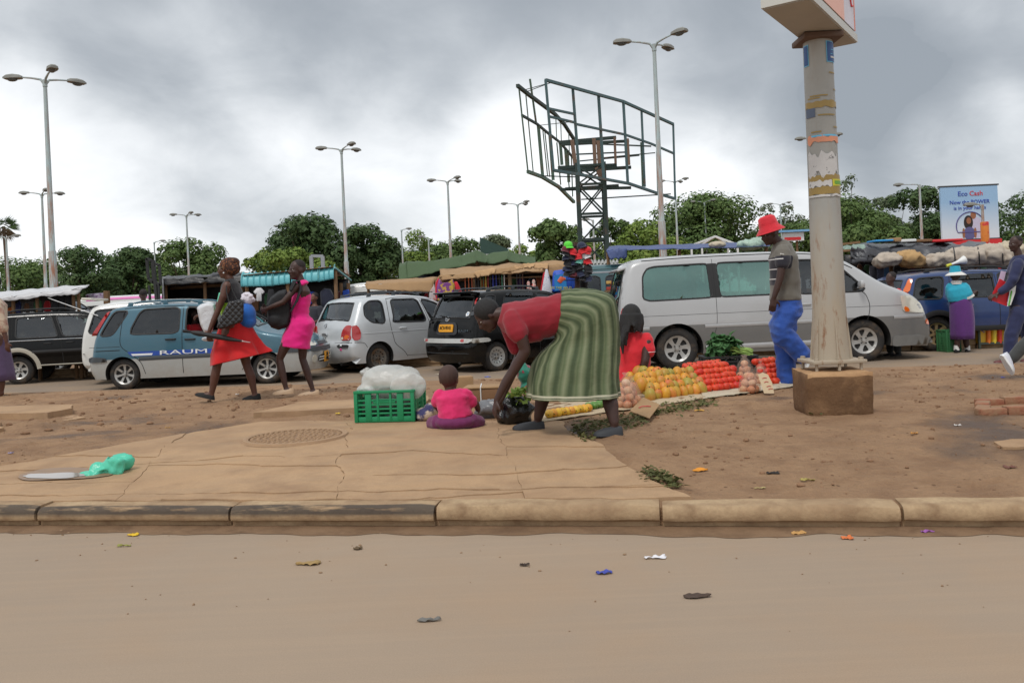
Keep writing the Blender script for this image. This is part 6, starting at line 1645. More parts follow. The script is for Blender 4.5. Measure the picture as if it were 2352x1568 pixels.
m_pk2 =cloth('pink_shirt',S3(214,40,104),bump=.5,bscale=12); b =MB(); torso(b,[J(1046,958),J(1043,940),J(1040,910),J(1038,894)],[(.125,.155),(.12,.14),(.11,.15),(.06,.08)],(1,0,0),20); b.capsule([J(1010,906),J(1002,922,.03)],[.05,.048]); b.capsule([J(1070,904),J(1084,922,.03)],[.05,.05]); wrinkle(remesh(b,'shirt',m_pk2,ch,.010,2),.006,9,6,(1,1,1.8))
m_pur =cloth('purple_trousers',S3(104,30,82),bump=.5,bscale=10); b =MB(); b.ell(J(1046,968),(.19,.15,.07),n=18,m=10); b.capsule([J(1010,970),J(996,972,.08),J(1020,972,.25)],[.075,.065,.05]); b.capsule([J(1080,968),J(1098,970,.08),J(1090,972,.22)],[.075,.065,.05]); wrinkle(remesh(b,'trousers',m_pur,ch,.011,2),.007,9,7)

# ---------------------------------------------------- seated woman with long hair, red shirt, back to us
D =9.7
w4 =person('seated woman with long black hair and red shirt beside the mangoes',(J(1456,880).x,D,ZM)); b =MB(); hc =J(1448,728)
head(b,hc,(.5,1,-.2),k=1.05); neck(b,J(1452,765),J(1449,742),.05); torso(b,[J(1462,870),J(1460,840),J(1458,800),J(1455,768)],[(.15,.18),(.13,.16),(.13,.18),(.07,.1)],(1,.3,0))
limb(b,[J(1487,785,-.1),J(1482,830,-.16),J(1474,862,-.14)],[.055,.046,.04]); limb(b,[J(1474,862,-.14),J(1490,880,.05),J(1515,884,.2)],[.04,.034,.026]); hand(b,J(1515,884,.2),(.9,.3,0),(0,0,1),1,.4)
limb(b,[J(1425,785,.1),J(1420,840,.15),J(1440,870,.25)],[.055,.046,.036]); limb(b,[J(1470,876,.1),J(1520,862,.35),J(1540,880,.45)],[.10,.075,.06]); limb(b,[J(1450,876,.1),J(1480,862,.45),J(1500,884,.5)],[.10,.075,.06]); remesh(b,'body',sk_b,w4,.012)
m_rsh =cloth('bright_red_shirt',S3(206,32,46),bump=.3,bscale=8); b =MB(); torso(b,[J(1456,874),J(1456,845),J(1457,805),J(1456,775),J(1454,762)],[(.17,.205),(.15,.185),(.145,.20),(.10,.16),(.06,.08)],(1,.3,0),20); b.capsule([J(1484,780,-.06),J(1490,806,-.11)],[.08,.072]); b.capsule([J(1426,780,.08),J(1420,810,.1)],[.08,.07]); wrinkle(remesh(b,'shirt',m_rsh,w4,.012,3),.010,7,7)
b =MB(); b.ell(J(1490,808,-.11),(.078,.075,.008)); b.build('sleeve_band',m_white,w4)
b =MB(); b.ell(J(1450,722),(.115,.125,.125),n=16,m=10); rr =random.Random(4)
for k in range(26):
 a =rr.uniform(-2.9,.3); x0_,dy_ =1450 + 21*math.cos(a),.12*math.sin(a); L =rr.uniform(20,40) if math.cos(a) > -.3 else rr.uniform(40,78); b.tube([J(x0_,722,dy_),J(x0_ + 3*math.cos(a),742,dy_*1.25),J(x0_ + rr.uniform(-4,3) + 2*math.cos(a),728 + L,dy_*1.4 - .03)],[.034,.03,.008],n=6)
b.capsule([J(1440,750,-.13),J(1428,785,-.19),J(1431,812,-.2)],[.045,.03,.012]); remesh(b,'hair',m_hair,w4,.012,1)
b =MB(); b.ell(J(1485,876,.25),(.28,.3,.1)); remesh(b,'skirt',cloth('dark_skirt',S3(42,40,48)),w4,.014,2)

# ---------------------------------------------------- man in the red hat
D =G(1800,884).y - .1
mn =person('man in red bucket hat and blue trousers walking left',(J(1810,884).x,D,ZM)); b =MB(); hc =J(1769,537); fd_ =(-1,-.15,-.35)
head(b,hc,fd_,(-.2,0,1),k=1.02); neck(b,J(1790,560),J(1778,546),.055); torso(b,[J(1806,692),J(1804,660),J(1800,620),J(1797,585),J(1794,562)],[(.13,.16),(.12,.15),(.13,.17),(.125,.19),(.07,.09)],(0,1,0))
limb(b,[J(1796,580,-.19),J(1796,612,-.23),J(1791,640,-.24)],[.056,.048,.041]); limb(b,[J(1791,640,-.24),J(1784,664,-.24),J(1777,684,-.24)],[.04,.037,.027]); hand(b,J(1777,684,-.24),(-.15,0,-1),(-.2,-1,0),1.08,.6)
limb(b,[J(1798,580,.19),J(1812,630,.22),J(1806,662,.22)],[.056,.046,.04]); limb(b,[J(1806,662,.22),J(1796,692,.2)],[.038,.027]); hand(b,J(1796,692,.2),(-.15,0,-1),(-.2,1,0),1.0,.6)
limb(b,[J(1800,700,.09),J(1800,770,.09),J(1806,865,.1)],[.08,.06,.04]); limb(b,[J(1812,700,-.09),J(1795,756,-.09),J(1846,818,-.09)],[.08,.062,.04]); foot(b,J(1812,876,.1),J(1780,880,.1),1.1); remesh(b,'body',sk_b,mn,.0115); eyes(mn,hc,fd_,(-.2,0,1))
m_grey =cloth('grey_shirt',S3(104,100,92),bump=.3,bscale=8); m_navyp =cloth('navy_panel',S3(34,34,46)); m_pipe =cloth('white_piping',S3(214,212,208))
b =MB(); torso(b,[J(1804,690),J(1804,668),J(1802,630),J(1799,592),J(1796,566),J(1792,555)],[(.165,.20),(.155,.19),(.155,.195),(.15,.205),(.10,.15),(.065,.08)],(0,1,0),22); b.capsule([J(1797,580,-.17),J(1797,604,-.22)],[.085,.08]); b.capsule([J(1799,580,.17),J(1806,605,.21)],[.085,.08]); so =wrinkle(remesh(b,'shirt',m_grey,mn,.0115,3),.010,6,5)
# navy front panel and white piping of the shirt
def shirt_mat():
 m =m_grey.copy(); m.name ='grey_shirt_navy_front'; T =NT(m.node_tree); bs =m.node_tree.nodes['Principled BSDF']; src =bs.inputs['Base Color'].links[0].from_socket
 sp =T.n('ShaderNodeSeparateXYZ',inp={0: T.n('ShaderNodeTexCoord').outputs['Object']}); o_ =root_loc(mn); xs_ =J(1782,620).x - o_.x; z1 =J(1782,592).z - o_.z; z0 =J(1780,655).z - o_.z
 fx =T.ramp(T.math('ADD',T.math('MULTIPLY',T.math('SUBTRACT',sp.outputs[0],xs_),8),.5),[(.44,1),(.5,0)]); fz =T.math('MULTIPLY',T.math('LESS_THAN',sp.outputs[2],z1),T.math('GREATER_THAN',sp.outputs[2],z0)); sl =T.math('MULTIPLY',T.math('LESS_THAN',sp.outputs[1],-.20),T.math('LESS_THAN',sp.outputs[2],z1 + .01))
 f =T.math('MAXIMUM',T.math('MULTIPLY',fx,fz),sl); c =T.mix(f,src,S3(34,33,44))
 wv =T.math('FRACT',T.math('MULTIPLY',sp.outputs[2],9.3)); st =T.math('MULTIPLY',T.math('MULTIPLY',T.math('LESS_THAN',wv,.10),fx),fz); c =T.mix(st,c,S3(206,204,202)); m.node_tree.links.new(c,bs.inputs['Base Color']); return m
so.data.materials[0] =shirt_mat(); MB().tube([J(1793,583,-.29),J(1806,586,-.25),J(1812,590,-.2)],.007,n=5).build('piping',m_pipe,mn)
m_blu =cloth('blue_trousers',S3(38,78,160),bump=.6,bscale=7,col2=S3(84,116,176),mixscale=3,mixlo=.5,mixhi=.8); b =MB(); torso(b,[J(1806,722),J(1806,705),J(1806,684)],[(.165,.19),(.165,.19),(.15,.18)],(0,1,0),20)
limb(b,[J(1812,715,-.09),J(1792,752,-.1),J(1800,775,-.1)],[.135,.125,.12]); limb(b,[J(1796,765,-.1),J(1820,792,-.1),J(1844,816,-.09)],[.122,.108,.10]); limb(b,[J(1805,715,.09),J(1802,780,.1),J(1804,830,.1),J(1808,874,.1)],[.135,.115,.105,.10]); b.ell(J(1815,712),(.13,.18,.12)); wrinkle(remesh(b,'trousers',m_blu,mn,.012,3),.014,6,3,(1,1,1.7))
m_hat =cloth('red_hat',S3(206,38,52),bump=.5,bscale=20); hb =J(1766,520); b =MB(); axh =V((-.28,0,1)).normalized()
b.lathe([(.0,.125),(.06,.122),(.092,.10),(.105,.03),(.108,.0),(.16,-.058),(.163,-.066),(.155,-.064),(.10,-.008),(.0,-.004)],28,hb,axh); o_ =b.build('hat',m_hat,mn,smooth=50)
m_snk =M('sneaker_white',S3(200,196,190),.6,var=.1,col2=S3(150,60,60),mixscale=14,mixlo=.6,mixhi=.66); shoe('shoe',mn,J(1863,818,-.09),J(1846,853,-.11),m_snk,1.15,h=.065,w=.048,sole=m_white,up=V((-.85,0,.5)),low=False); shoe('shoe',mn,J(1822,880,.1),J(1778,884,.1),m_snk,1.1,h=.065,w=.05,sole=m_white)

# ---------------------------------------------------- man in navy at the right edge
D =G(2320,833,ZF).y
nv =person('man in navy overalls carrying red and white boxes at the right',(J(2335,830).x,D,ZF)); b =MB(); hc =J(2333,560); fd_ =(-1,-.12,-.08)
head(b,hc,fd_,k=1.08); neck(b,J(2340,590),J(2336,574),.06); torso(b,[J(2346,720),J(2344,690),J(2342,640),J(2342,606),J(2341,590)],[(.13,.16),(.12,.15),(.14,.18),(.12,.2),(.07,.1)],(0,1,0)); hand(b,J(2290,676,-.2),(-1,-.2,-.25),(.2,-.3,1),1.1,.6); hand(b,J(2296,680,.2),(-1,.2,-.25),(.2,.3,1),1.1,.6); limb(b,[J(2339,606,-.17),J(2327,640,-.24),J(2312,660,-.22),J(2290,676,-.2)],[.055,.045,.04,.028]); limb(b,[J(2340,606,.17),J(2328,645,.24),J(2296,680,.2)],[.055,.045,.028]); limb(b,[J(2340,710,-.08),J(2322,770,-.1),J(2318,822,-.1)],[.09,.065,.04]); limb(b,[J(2350,710,.08),J(2362,770,.1),J(2372,818,.1)],[.09,.065,.04])
foot(b,J(2322,828,-.1),J(2288,831,-.12),1.1); remesh(b,'body',sk_b,nv,.012); eyes(nv,hc,fd_,k=1.08)
b =MB(); f,s_,u =frame(fd_,(0,0,1)); b.ell(hc - f*.022 + u*.048,(.094,.082,.084),(f,s_,u),14,10); remesh(b,'hair',MATS['cropped_hair'],nv,.012,1)
m_nav =cloth('navy_overalls',S3(36,42,78),bump=.4,bscale=8); b =MB(); torso(b,[J(2346,730),J(2346,700),J(2344,650),J(2343,612),J(2340,594),J(2339,586)],[(.16,.2),(.15,.19),(.165,.21),(.15,.215),(.10,.14),(.07,.08)],(0,1,0),22); limb(b,[J(2338,606,-.2),J(2328,640,-.26),J(2316,657,-.24)],[.085,.075,.062]); limb(b,[J(2316,657,-.24),J(2300,669,-.22)],[.062,.054]); limb(b,[J(2340,606,.2),J(2330,645,.26),J(2300,672,.22)],[.085,.072,.054])
limb(b,[J(2338,720,-.09),J(2322,770,-.1),J(2318,822,-.1)],[.125,.10,.085]); limb(b,[J(2352,720,.09),J(2362,770,.1),J(2372,816,.1)],[.125,.10,.085]); wrinkle(remesh(b,'overalls',m_nav,nv,.0125,3),.014,6,4); shoe('shoe',nv,J(2322,832,-.1),J(2284,833,-.12),M('brown_shoe',S3(98,46,44),.5),1.1); shoe('shoe',nv,J(2380,826,.1),J(2345,830,.1),MATS['brown_shoe'],1.1)
# boxes he carries
m_rbox =M('red_box',S3(200,36,46),.5,var=.08); m_wbox =M('white_box',S3(222,222,220),.5,var=.05); m_gl2 =M('green_line',S3(96,178,60),.5)
def slabbox(name,label,q,thick,mat,dd,grp=None):
 t =thing(name,label,'box',J(*q[0],dd),group=grp); mb =MB(); mb.loft([[J(x,y,dd) for x,y in q],[J(x,y,dd + thick) for x,y in q]]); mb.build('carton',mat,t,smooth=0); return t
t =slabbox('flat_box','red flat carton under the arm of the man in navy',[(2280,672),(2296,640),(2312,648),(2318,668),(2312,703),(2278,690)],.3,m_rbox,-.17); t =slabbox('flat_box','white flat carton with green line held by the man in navy',[(2313,704),(2319,668),(2334,655),(2332,672),(2322,700)],.28,m_wbox,-.21); MB().tube([J(2317,702,-.216),J(2324,668,-.216)],.012,n=4).build('stripe',m_gl2,t)
t =slabbox('flat_box','pale lilac leaflet box standing above the red carton',[(2291,650),(2299,622),(2311,624),(2304,652)],.2,M('lilac_box',S3(208,190,216),.5),-.05)

# ---------------------------------------------------- walker mostly outside the frame at the right: grey trousers, white trainers
D =G(2330,866).y
wk =person('walker in dark grey trousers and white canvas trainers at the right edge',(J(2400,860).x,D,ZM)); b =MB(); hc =J(2425,500); head(b,hc,(-1,0,0),k=1.05); neck(b,J(2432,535),J(2428,515),.06); torso(b,[J(2436,660),J(2434,620),J(2432,570),J(2431,540)],[(.13,.16),(.12,.15),(.13,.18),(.07,.1)],(0,1,0)); limb(b,[J(2430,555,-.2),J(2440,610,-.24),J(2425,660,-.24)],[.055,.042,.03]); limb(b,[J(2430,555,.2),J(2420,610,.24),J(2405,650,.2)],[.055,.042,.03]); hand(b,J(2425,660,-.24),(0,0,-1),(0,-1,0)); hand(b,J(2405,650,.2),(0,0,-1),(0,1,0)); limb(b,[J(2434,660,-.08),J(2385,760,-.1),J(2336,812,-.1),J(2318,836,-.1)],[.08,.06,.045,.035]); limb(b,[J(2440,670,.08),J(2455,770,.1),J(2472,858,.1)],[.08,.06,.04]); remesh(b,'body',sk_a,wk,.014)
b =MB(); f,s_,u =frame((-1,0,0),(0,0,1)); b.ell(hc - f*.022 + u*.048,(.094,.082,.084),(f,s_,u),14,10); remesh(b,'hair',m_hair,wk,.014,1)
b =MB(); torso(b,[J(2436,665),J(2434,620),J(2432,570),J(2430,540)],[(.16,.19),(.15,.18),(.15,.2),(.08,.11)],(0,1,0)); limb(b,[J(2430,555,-.2),J(2440,610,-.24)],[.075,.065]); limb(b,[J(2430,555,.2),J(2420,610,.24)],[.075,.065]); remesh(b,'shirt',cloth('olive_shirt',S3(110,108,96)),wk,.014,2)
b =MB(); torso(b,[J(2436,700),J(2436,660)],[(.16,.19),(.15,.18)],(0,1,0)); limb(b,[J(2430,690,-.1),J(2390,755,-.1),J(2368,782,-.1)],[.115,.09,.08]); limb(b,[J(2372,778,-.1),J(2345,800,-.1),J(2326,822,-.1)],[.08,.068,.06]); limb(b,[J(2440,690,.1),J(2455,770,.1),J(2470,850,.1)],[.115,.09,.07]); remesh(b,'trousers',cloth('charcoal_trousers',S3(58,60,60)),wk,.014,2)
shoe('shoe',wk,J(2300,818,-.1),J(2324,858,-.12),M('canvas_white',S3(206,208,218),.7,var=.08),1.15,h=.075,w=.05,sole=m_white,up=V((.8,0,.5)),low=False); shoe('shoe',wk,J(2485,866,.1),J(2440,868,.1),MATS['canvas_white'],1.15,sole=m_white)

# ---------------------------------------------------- vendor in turquoise, right
D =G(2205,809,ZF).y
vn =person('woman in turquoise shirt, white-brimmed hat and purple skirt',(J(2205,808).x,D,ZF)); b =MB(); hc =J(2194,634); head(b,hc,(.5,1,-.1),k=1.0); neck(b,J(2197,652),J(2195,642),.055); torso(b,[J(2206,700),J(2203,680),J(2200,655)],[(.14,.18),(.13,.17),(.07,.1)],(1,-.3,0)); limb(b,[J(2215,672,-.1),J(2222,682,-.12)],[.05,.045]); limb(b,[J(2220,680,-.1),J(2232,676,.1),J(2240,670,.2)],[.042,.036,.026]); hand(b,J(2240,670,.2),(.6,.8,.2),(0,0,1),1,.6)
limb(b,[J(2202,705,-.05),J(2200,770,-.05),J(2199,785,-.05),J(2198,803,-.05)],[.1,.06,.058,.04]); limb(b,[J(2212,705,.05),J(2218,770,.05),J(2219,785,.05),J(2222,802,.05)],[.1,.06,.058,.04]); remesh(b,'body',sk_b,vn,.013)
m_tq =cloth('turquoise_shirt',S3(36,158,184)); b =MB(); torso(b,[J(2206,690),J(2204,678),J(2200,662),J(2198,650)],[(.18,.21),(.19,.22),(.16,.20),(.07,.1)],(1,-.3,0),20); b.capsule([J(2215,660,-.05),J(2223,676,-.1)],[.095,.09]); b.capsule([J(2184,660,.05),J(2182,676,.1)],[.095,.085]); remesh(b,'shirt',m_tq,vn,.013,2); MB().lathe([(.095,-.02),(.10,.02),(.08,.03)],16,J(2225,681,-.12),V((.5,0,-1))).build('cuff',m_pipe,vn); MB().lathe([(.10,-.03),(.09,.03),(.07,.04)],16,J(2197,649)).build('collar',m_pipe,vn)
rings =[(J(2206,686),V((.165,0,0)),V((0,.18,0)),0,5,0),(J(2208,705),V((.195,0,0)),V((0,.2,0)),.01,5,0),(J(2210,735),V((.205,0,0)),V((0,.21,0)),.02,5,0),(J(2211,778),V((.20,0,0)),V((0,.2,0)),.05,5,0)]; skirt_loft('skirt',vn,rings,cloth('purple_skirt',S3(88,42,112),bump=.4,bscale=30),40)
b =MB(); b.lathe([(0,.13),(.085,.125),(.10,.02),(.105,.0)],22,J(2194,626)); b.build('hat',m_tq,vn,smooth=50); b =MB(); b.lathe([(.098,.012),(.15,-.02),(.185,-.05),(.182,-.056),(.14,-.028),(.095,.0)],24,J(2195,626)); b.build('hat_brim',m_pipe,vn,smooth=60)
for (x,dy) in ((2197,-.05),(2222,.05)): MB().tube([J(x,793,dy),J(x,804,dy)],[.045,.05],n=10).build('sock',m_pipe,vn); shoe('shoe',vn,J(x - 2,809,dy - .06),J(x + 4,809,dy + .18),m_flat,h=.06)

# ---------------------------------------------------- passer-by cut by the left edge
D =G(0,909).y
lf =person('passer-by in beige top and purple skirt at the left edge',(J(-18,905).x,D,ZM)); b =MB(); hc =J(-20,650); head(b,hc,(-1,0,0)); neck(b,J(-15,680),J(-18,662)); torso(b,[J(-12,780),J(-12,740),J(-13,690)],[(.15,.18),(.13,.16),(.08,.1)],(0,1,0)); limb(b,[J(-8,700,-.2),J(6,745,-.22),J(12,772,-.22)],[.05,.04,.034]); limb(b,[J(12,772,-.22),J(15,786,-.22)],[.034,.026]); hand(b,J(15,786,-.22),(.1,0,-1),(0,-1,0)); limb(b,[J(-8,775,-.08),J(0,860,-.08),J(4,880,-.08),J(2,905,-.08)],[.09,.055,.05,.034]); limb(b,[J(-16,775,.08),J(-28,860,.08),J(-32,905,.08)],[.09,.055,.034]); foot(b,J(8,908,-.08),J(-20,910,-.1)); remesh(b,'body',sk_a,lf,.0135)
b =MB(); torso(b,[J(-12,782),J(-12,740),J(-12,700),J(-13,685)],[(.17,.2),(.155,.19),(.15,.2),(.07,.1)],(0,1,0)); b.capsule([J(-8,700,-.19),J(4,738,-.22),J(8,755,-.22)],[.085,.075,.07]); remesh(b,'blouse',cloth('beige_blouse',S3(190,172,150),col2=S3(150,96,84),mixscale=8),lf,.0135,2)
skirt_loft('skirt',lf,[(J(-12,770),V((.15,0,0)),V((0,.18,0)),0,5,0),(J(-9,810),V((.19,0,0)),V((0,.2,0)),.02,5,0),(J(-4,876),V((.23,0,.02)),V((0,.22,0)),.04,5,0)],cloth('plum_skirt',S3(84,66,98)),40); b =MB(); f,s_,u =frame((-1,0,0),(0,0,1)); b.ell(hc - f*.03 + u*.03,(.115,.1,.11),(f,s_,u)); remesh(b,'hair',m_hair,lf,.014,1)

# ---------------------------------------------------- people in the cars and among the stalls: head and shoulders (and the rest hidden)
def bust(label,x,y,d,f,shirt,skinm=None,hairm=None,scarf=None,k=1.0,z0=None,group=None):
 """standing or sitting figure, head centre at x, y"""
 c =at(x,y,d); zb_ =ZF if z0 is None else z0; t =person(label,(c.x,c.y,zb_),group); f =V(f).normalized(); s_ =V((0,0,1)).cross(f).normalized(); dn =lambda h,a=0.0,bb=0.0: c + V((0,0,-h*k)) + s_*a*k + f*bb*k
 b =MB(); head(b,c,f,k=k); neck(b,dn(.18),dn(.08),.052*k); leg =c.z - zb_
 torso(b,[dn(.62),dn(.42),dn(.24),dn(.17)],[(.11*k,.14*k),(.11*k,.15*k),(.10*k,.17*k),(.06*k,.08*k)],s_)
 for q in (-1,1):
  limb(b,[dn(.24,q*.19),dn(.42,q*.23),dn(.52,q*.22,.06)],[.05*k,.042*k,.036*k]); limb(b,[dn(.52,q*.22,.06),dn(.56,q*.16,.24)],[.035*k,.026*k]); hand(b,dn(.56,q*.16,.24),f,V((0,0,1)),k,.7,q)
  if leg > 1.2: limb(b,[dn(.58,q*.07),dn(.7,q*.09),V((c.x,c.y,zb_ + .45)) + s_*q*.09,V((c.x,c.y,zb_ + .06)) + s_*q*.1],[.08*k,.08*k,.06*k,.04*k])
 remesh(b,'body',skinm or sk_b,t,.017,2)
 b =MB(); torso(b,[dn(.66),dn(.42),dn(.26),dn(.18)],[(.14*k,.175*k),(.13*k,.175*k),(.125*k,.195*k),(.07*k,.1*k)],s_)
 for q in (-1,1): b.capsule([dn(.25,q*.18),dn(.40,q*.22)],[.07*k,.065*k])
 remesh(b,'shirt',shirt,t,.018,2)
 if leg > 1.2:
  b =MB(); torso(b,[dn(.82),dn(.62)],[(.14*k,.18*k),(.13*k,.17*k)],s_)
  for q in (-1,1): limb(b,[dn(.76,q*.09),V((c.x,c.y,zb_ + .45)) + s_*q*.09,V((c.x,c.y,zb_ + .1)) + s_*q*.1],[.1*k,.085*k,.07*k])
  remesh(b,'trousers',MATS['charcoal_trousers'],t,.02,2)
  for q in (-1,1): h_ =V((c.x,c.y,zb_)) + s_*q*.1; shoe('shoe',t,h_ - f*.06,h_ + f*.18,m_flat)
 b =MB(); u =V((0,0,1))
 if scarf: b.ell(c - f*.02*k + u*.02*k,(.115*k,.10*k,.13*k),(f,s_,u)); b.ell(dn(.13,0,-.02),(.10*k,.12*k,.08*k),(f,s_,u)); remesh(b,'headscarf',scarf,t,.016,2)
 else: b.ell(c - f*.022*k + u*.046*k,(.095*k,.082*k,.086*k),(f,s_,u)); remesh(b,'hair',hairm or MATS['cropped_hair'],t,.016,1)
 return t
c_red =cloth('red_tshirt',S3(196,30,40)); c_dark =cloth('dark_jacket',S3(40,40,50)); c_peach =cloth('peach_top',S3(214,140,126)); c_blue =cloth('blue_tshirt',S3(60,84,140))
bust('driver in red shirt seen through the open window of the teal wagon',446,722,TEAL.root.location.y - .30,(1,-.25,-.1),c_red,z0=ZF + .35)
bust('bald man standing beyond the roof of the teal wagon',329,678,17.6,(-.6,1,0),c_blue)
bust('woman in white headscarf behind the silver wagon',898,672,20.6,(.6,-1,0),cloth('white_dress',S3(206,206,214)),scarf=cloth('white_scarf',S3(206,202,214)))
bust('woman in mauve headscarf behind the silver wagon',932,674,20.9,(.8,-1,0),c_dark,scarf=cloth('mauve_scarf',S3(150,124,128)))
bust('woman in peach top under the rack of caps',1340,652,18.2,(-.3,1,0),c_peach,scarf=cloth('black_scarf',S3(26,24,26)))
bust('man in dark red shirt sitting by the blue car, facing left',2046,640,15.9,(-1,-.3,-.1),c_red)
bust('dark haired person in red among the stalls right of the signpost',1982,632,19.0,(.4,1,0),c_red)
bust('person in black behind the pink dress, under the teal tubs',722,684,19.4,(-.7,-1,0),c_dark,skinm=sk_c)
# ================================================================== GOODS ON THE GROUND
m_gcrate =M('green_crate_plastic',S3(18,132,84),.45,var=.1,spec=.5); m_bcrate =M('black_crate_plastic',S3(26,26,28),.5,var=.1); m_ocrate =M('old_green_crate',S3(54,112,70),.6,var=.15)
def crate(label,o,ux,uy,w,d,h,mat,slats=4,name='crate'):
 """open plastic crate: posts, rails, slats and ribs are parts"""
 t =thing(name,label,'crate',o); ux,uy =V(ux).normalized(),V(uy).normalized(); up =V((0,0,1)); rot =Matrix((ux,uy,up)).transposed()
 def bx(nm,c,s): MB().box(c,s,rot,bev=.004).build(nm,mat,t,world=False)
 P =lambda a,b,z: ux*a + uy*b + up*z
 for a in (0,w):
  for b in (0,d): bx('corner_post',P(a,b,h/2),(.035,.035,h))
 bx('floor',P(w/2,d/2,.012),(w,d,.014))
 for (c,s,long) in ((P(w/2,0,0),'x',w),(P(w/2,d,0),'x',w),(P(0,d/2,0),'y',d),(P(w,d/2,0),'y',d)):
  L =long - .035; sz =lambda q,z: (q,.016,z) if s == 'x' else (.016,q,z)
  bx('top_rail',c + up*(h - .012),(long + .03,.04,.024) if s == 'x' else (.04,long + .03,.024)); bx('bottom_rail',c + up*.025,sz(L,.05))
  for k in range(slats): bx('slat',c + up*(.06 + (h - .13)*(k + .5)/slats),sz(L,(h - .13)/slats*.42))
  dirn =ux if s == 'x' else uy
  for q in (-.3,-.12,.12,.3): bx('rib',c + dirn*L*q + up*h*.48,(.06 if abs(q) > .2 else .022,.024,h*.86) if s == 'x' else (.024,.06 if abs(q) > .2 else .022,h*.86))
  bx('hand_panel',c + up*(h*.66),sz(L*.42,h*.14))
 return t
c0,c1,c2 =G(820,973),G(950,970),G(984,954)
ux =flat(c1 - c0); crate('bright green plastic crate with a clear plastic sheet on it',c0 + V((0,0,.012)),ux,V((-ux.y,ux.x,0)),ux.length,.42,.29,m_gcrate)
# plastic film heaped over the crate
def film(name,cols,rough=.25,tr=.55):
 m =bpy.data.materials.new(name); m.use_nodes =True; T =NT(m.node_tree); b =m.node_tree.nodes['Principled BSDF']; oc =T.n('ShaderNodeTexCoord').outputs['Object']
 c =T.mix(T.noise(oc,5,5),cols[0],cols[1]); m.node_tree.links.new(c,b.inputs['Base Color']); b.inputs['Roughness'].default_value =rough
 bp =T.n('ShaderNodeBump',inp={'Strength': .6,'Distance': .03,'Height': T.noise(oc,7,5,.55,1.2)}); m.node_tree.links.new(bp.outputs[0],b.inputs['Normal'])
 tp =T.n('ShaderNodeBsdfTransparent',inp={0: (*[.5 + .5*q for q in cols[1]],1)}); mx =T.n('ShaderNodeMixShader',inp={0: T.math('ADD',T.math('MULTIPLY',T.noise(oc,4,4),.5),tr - .3),1: b.outputs[0],2: tp.outputs[0]}); m.node_tree.links.new(mx.outputs[0],m.node_tree.nodes['Material Output'].inputs[0]); return m
m_film =film('clear_film',(S3(206,208,206),S3(232,232,228)),tr=.5); m_filmg =film('green_bag_film',(S3(60,200,160),S3(110,214,190)),tr=.2); m_filmd =film('smoky_bag_film',(S3(96,98,102),S3(140,142,146)),tr=.2)
def lump(name,label,cat,parts,mat,d,vox=.014,it=2,rough=.25,dy=None,part=None,seed=0):
 """crumpled soft thing: ellipsoids given by picture centre, half sizes in px and metres of depth, joined and wrinkled"""
 s_ =d/FPX; p0 =at(parts[0][0],max(p[1] + p[3] for p in parts),d); t =thing(name,label,cat,p0); b =MB()
 for (x,y,rx,ry,rd,*q) in parts: b.ell(at(x,y,d + (q[0] if q else 0)),(rx*s_,rd,ry*s_),n=18,m=12)
 o =remesh(b,part or 'skin',mat,t,vox,it)
 displace(o,lambda c: ((1 - 3*abs(noise.noise(V((c.x*4,c.y*9,c.z*8)) + V((seed,0,0))))) + .55*(1 - 3*abs(noise.noise(V((c.x*13,c.y*9,c.z*10)) + V((seed,3,0))))))*rough*.055)
 return t
d_ =c0.y + .12
lump('plastic_sheet','clear plastic sheet heaped on the green crate','plastic sheet',[(893,873,66,36,.17,.07),(850,892,30,14,.14,.05),(938,887,42,32,.045,-.13),(930,868,36,26,.14,.0)],m_film,d_,it=6,rough=.11)
lump('bread_bundle','dark goods inside the green crate under the film','bundle',[(885,925,50,20,.12,.1),(850,935,25,20,.1,.1),(920,930,22,22,.1,.12)],M('crate_goods',S3(120,130,120),.6,var=.5,scale=14),d_,rough=.2,seed=4)
lump('cloth_bundle','bundle of navy and cream cloth between crate and toddler','cloth',[(978,950,22,12,.1),(968,958,16,7,.1),(992,940,14,14,.08)],cloth('navy_cream_cloth',S3(52,50,96),col2=S3(190,172,150),mixscale=7,mixlo=.48,mixhi=.56),G(980,966).y,rough=.3,seed=2)
# wooden and cardboard boxes behind the toddler
m_card =M('cardboard',S3(158,126,90),.85,var=.14,scale=6,bump=.2,bscale=40); m_cardd =M('dark_cardboard',S3(124,92,64),.85,var=.18,scale=6,bump=.2,bscale=40); m_wood =M('weathered_wood',S3(128,102,76),.85,var=.25,scale=5,bump=.4,bscale=30)
g =G(1110,934); bxx =thing('cardboard_box','flat brown cardboard box tied with string behind the toddler','box',g)
MB().box((0,0.15,.10),(.36,.3,.17),Matrix.Rotation(-.15,4,'Z'),bev=.008).build('carton',m_cardd,bxx,world=False); MB().box((.0,.15,.195),(.38,.32,.015),Matrix.Rotation(-.12,4,'Z'),bev=.003).build('lid',m_card,bxx,world=False); MB().tube([(-.02,-.005,.015),(-.02,-.012,.20),(-.02,.3,.21)],.006,n=5).build('string',m_white,bxx,world=False)
g =G(1065,930); b2 =thing('cardboard_box','small upright cardboard box just behind the toddler head','box',g + V((0,.4,0))); MB().box((-.02,0.0,.14),(.20,.2,.26),Matrix.Rotation(.2,4,'Z'),bev=.006).build('carton',m_card,b2,world=False)
lump('black_bag','black plastic bag in front of the bending woman','bag',[(1182,940,38,28,.12),(1165,950,24,20,.1),(1205,945,22,22,.1)],M('black_plastic',S3(20,20,22),.22,var=.2,spec=.6,bump=1.0,bscale=10),G(1180,972).y,rough=.5,seed=7)
lump('smoky_bag','smoky grey plastic bag beside the black bag','bag',[(1118,940,22,16,.1),(1135,932,20,16,.08),(1108,948,14,10,.08)],m_filmd,G(1118,958).y,rough=.5,seed=9)
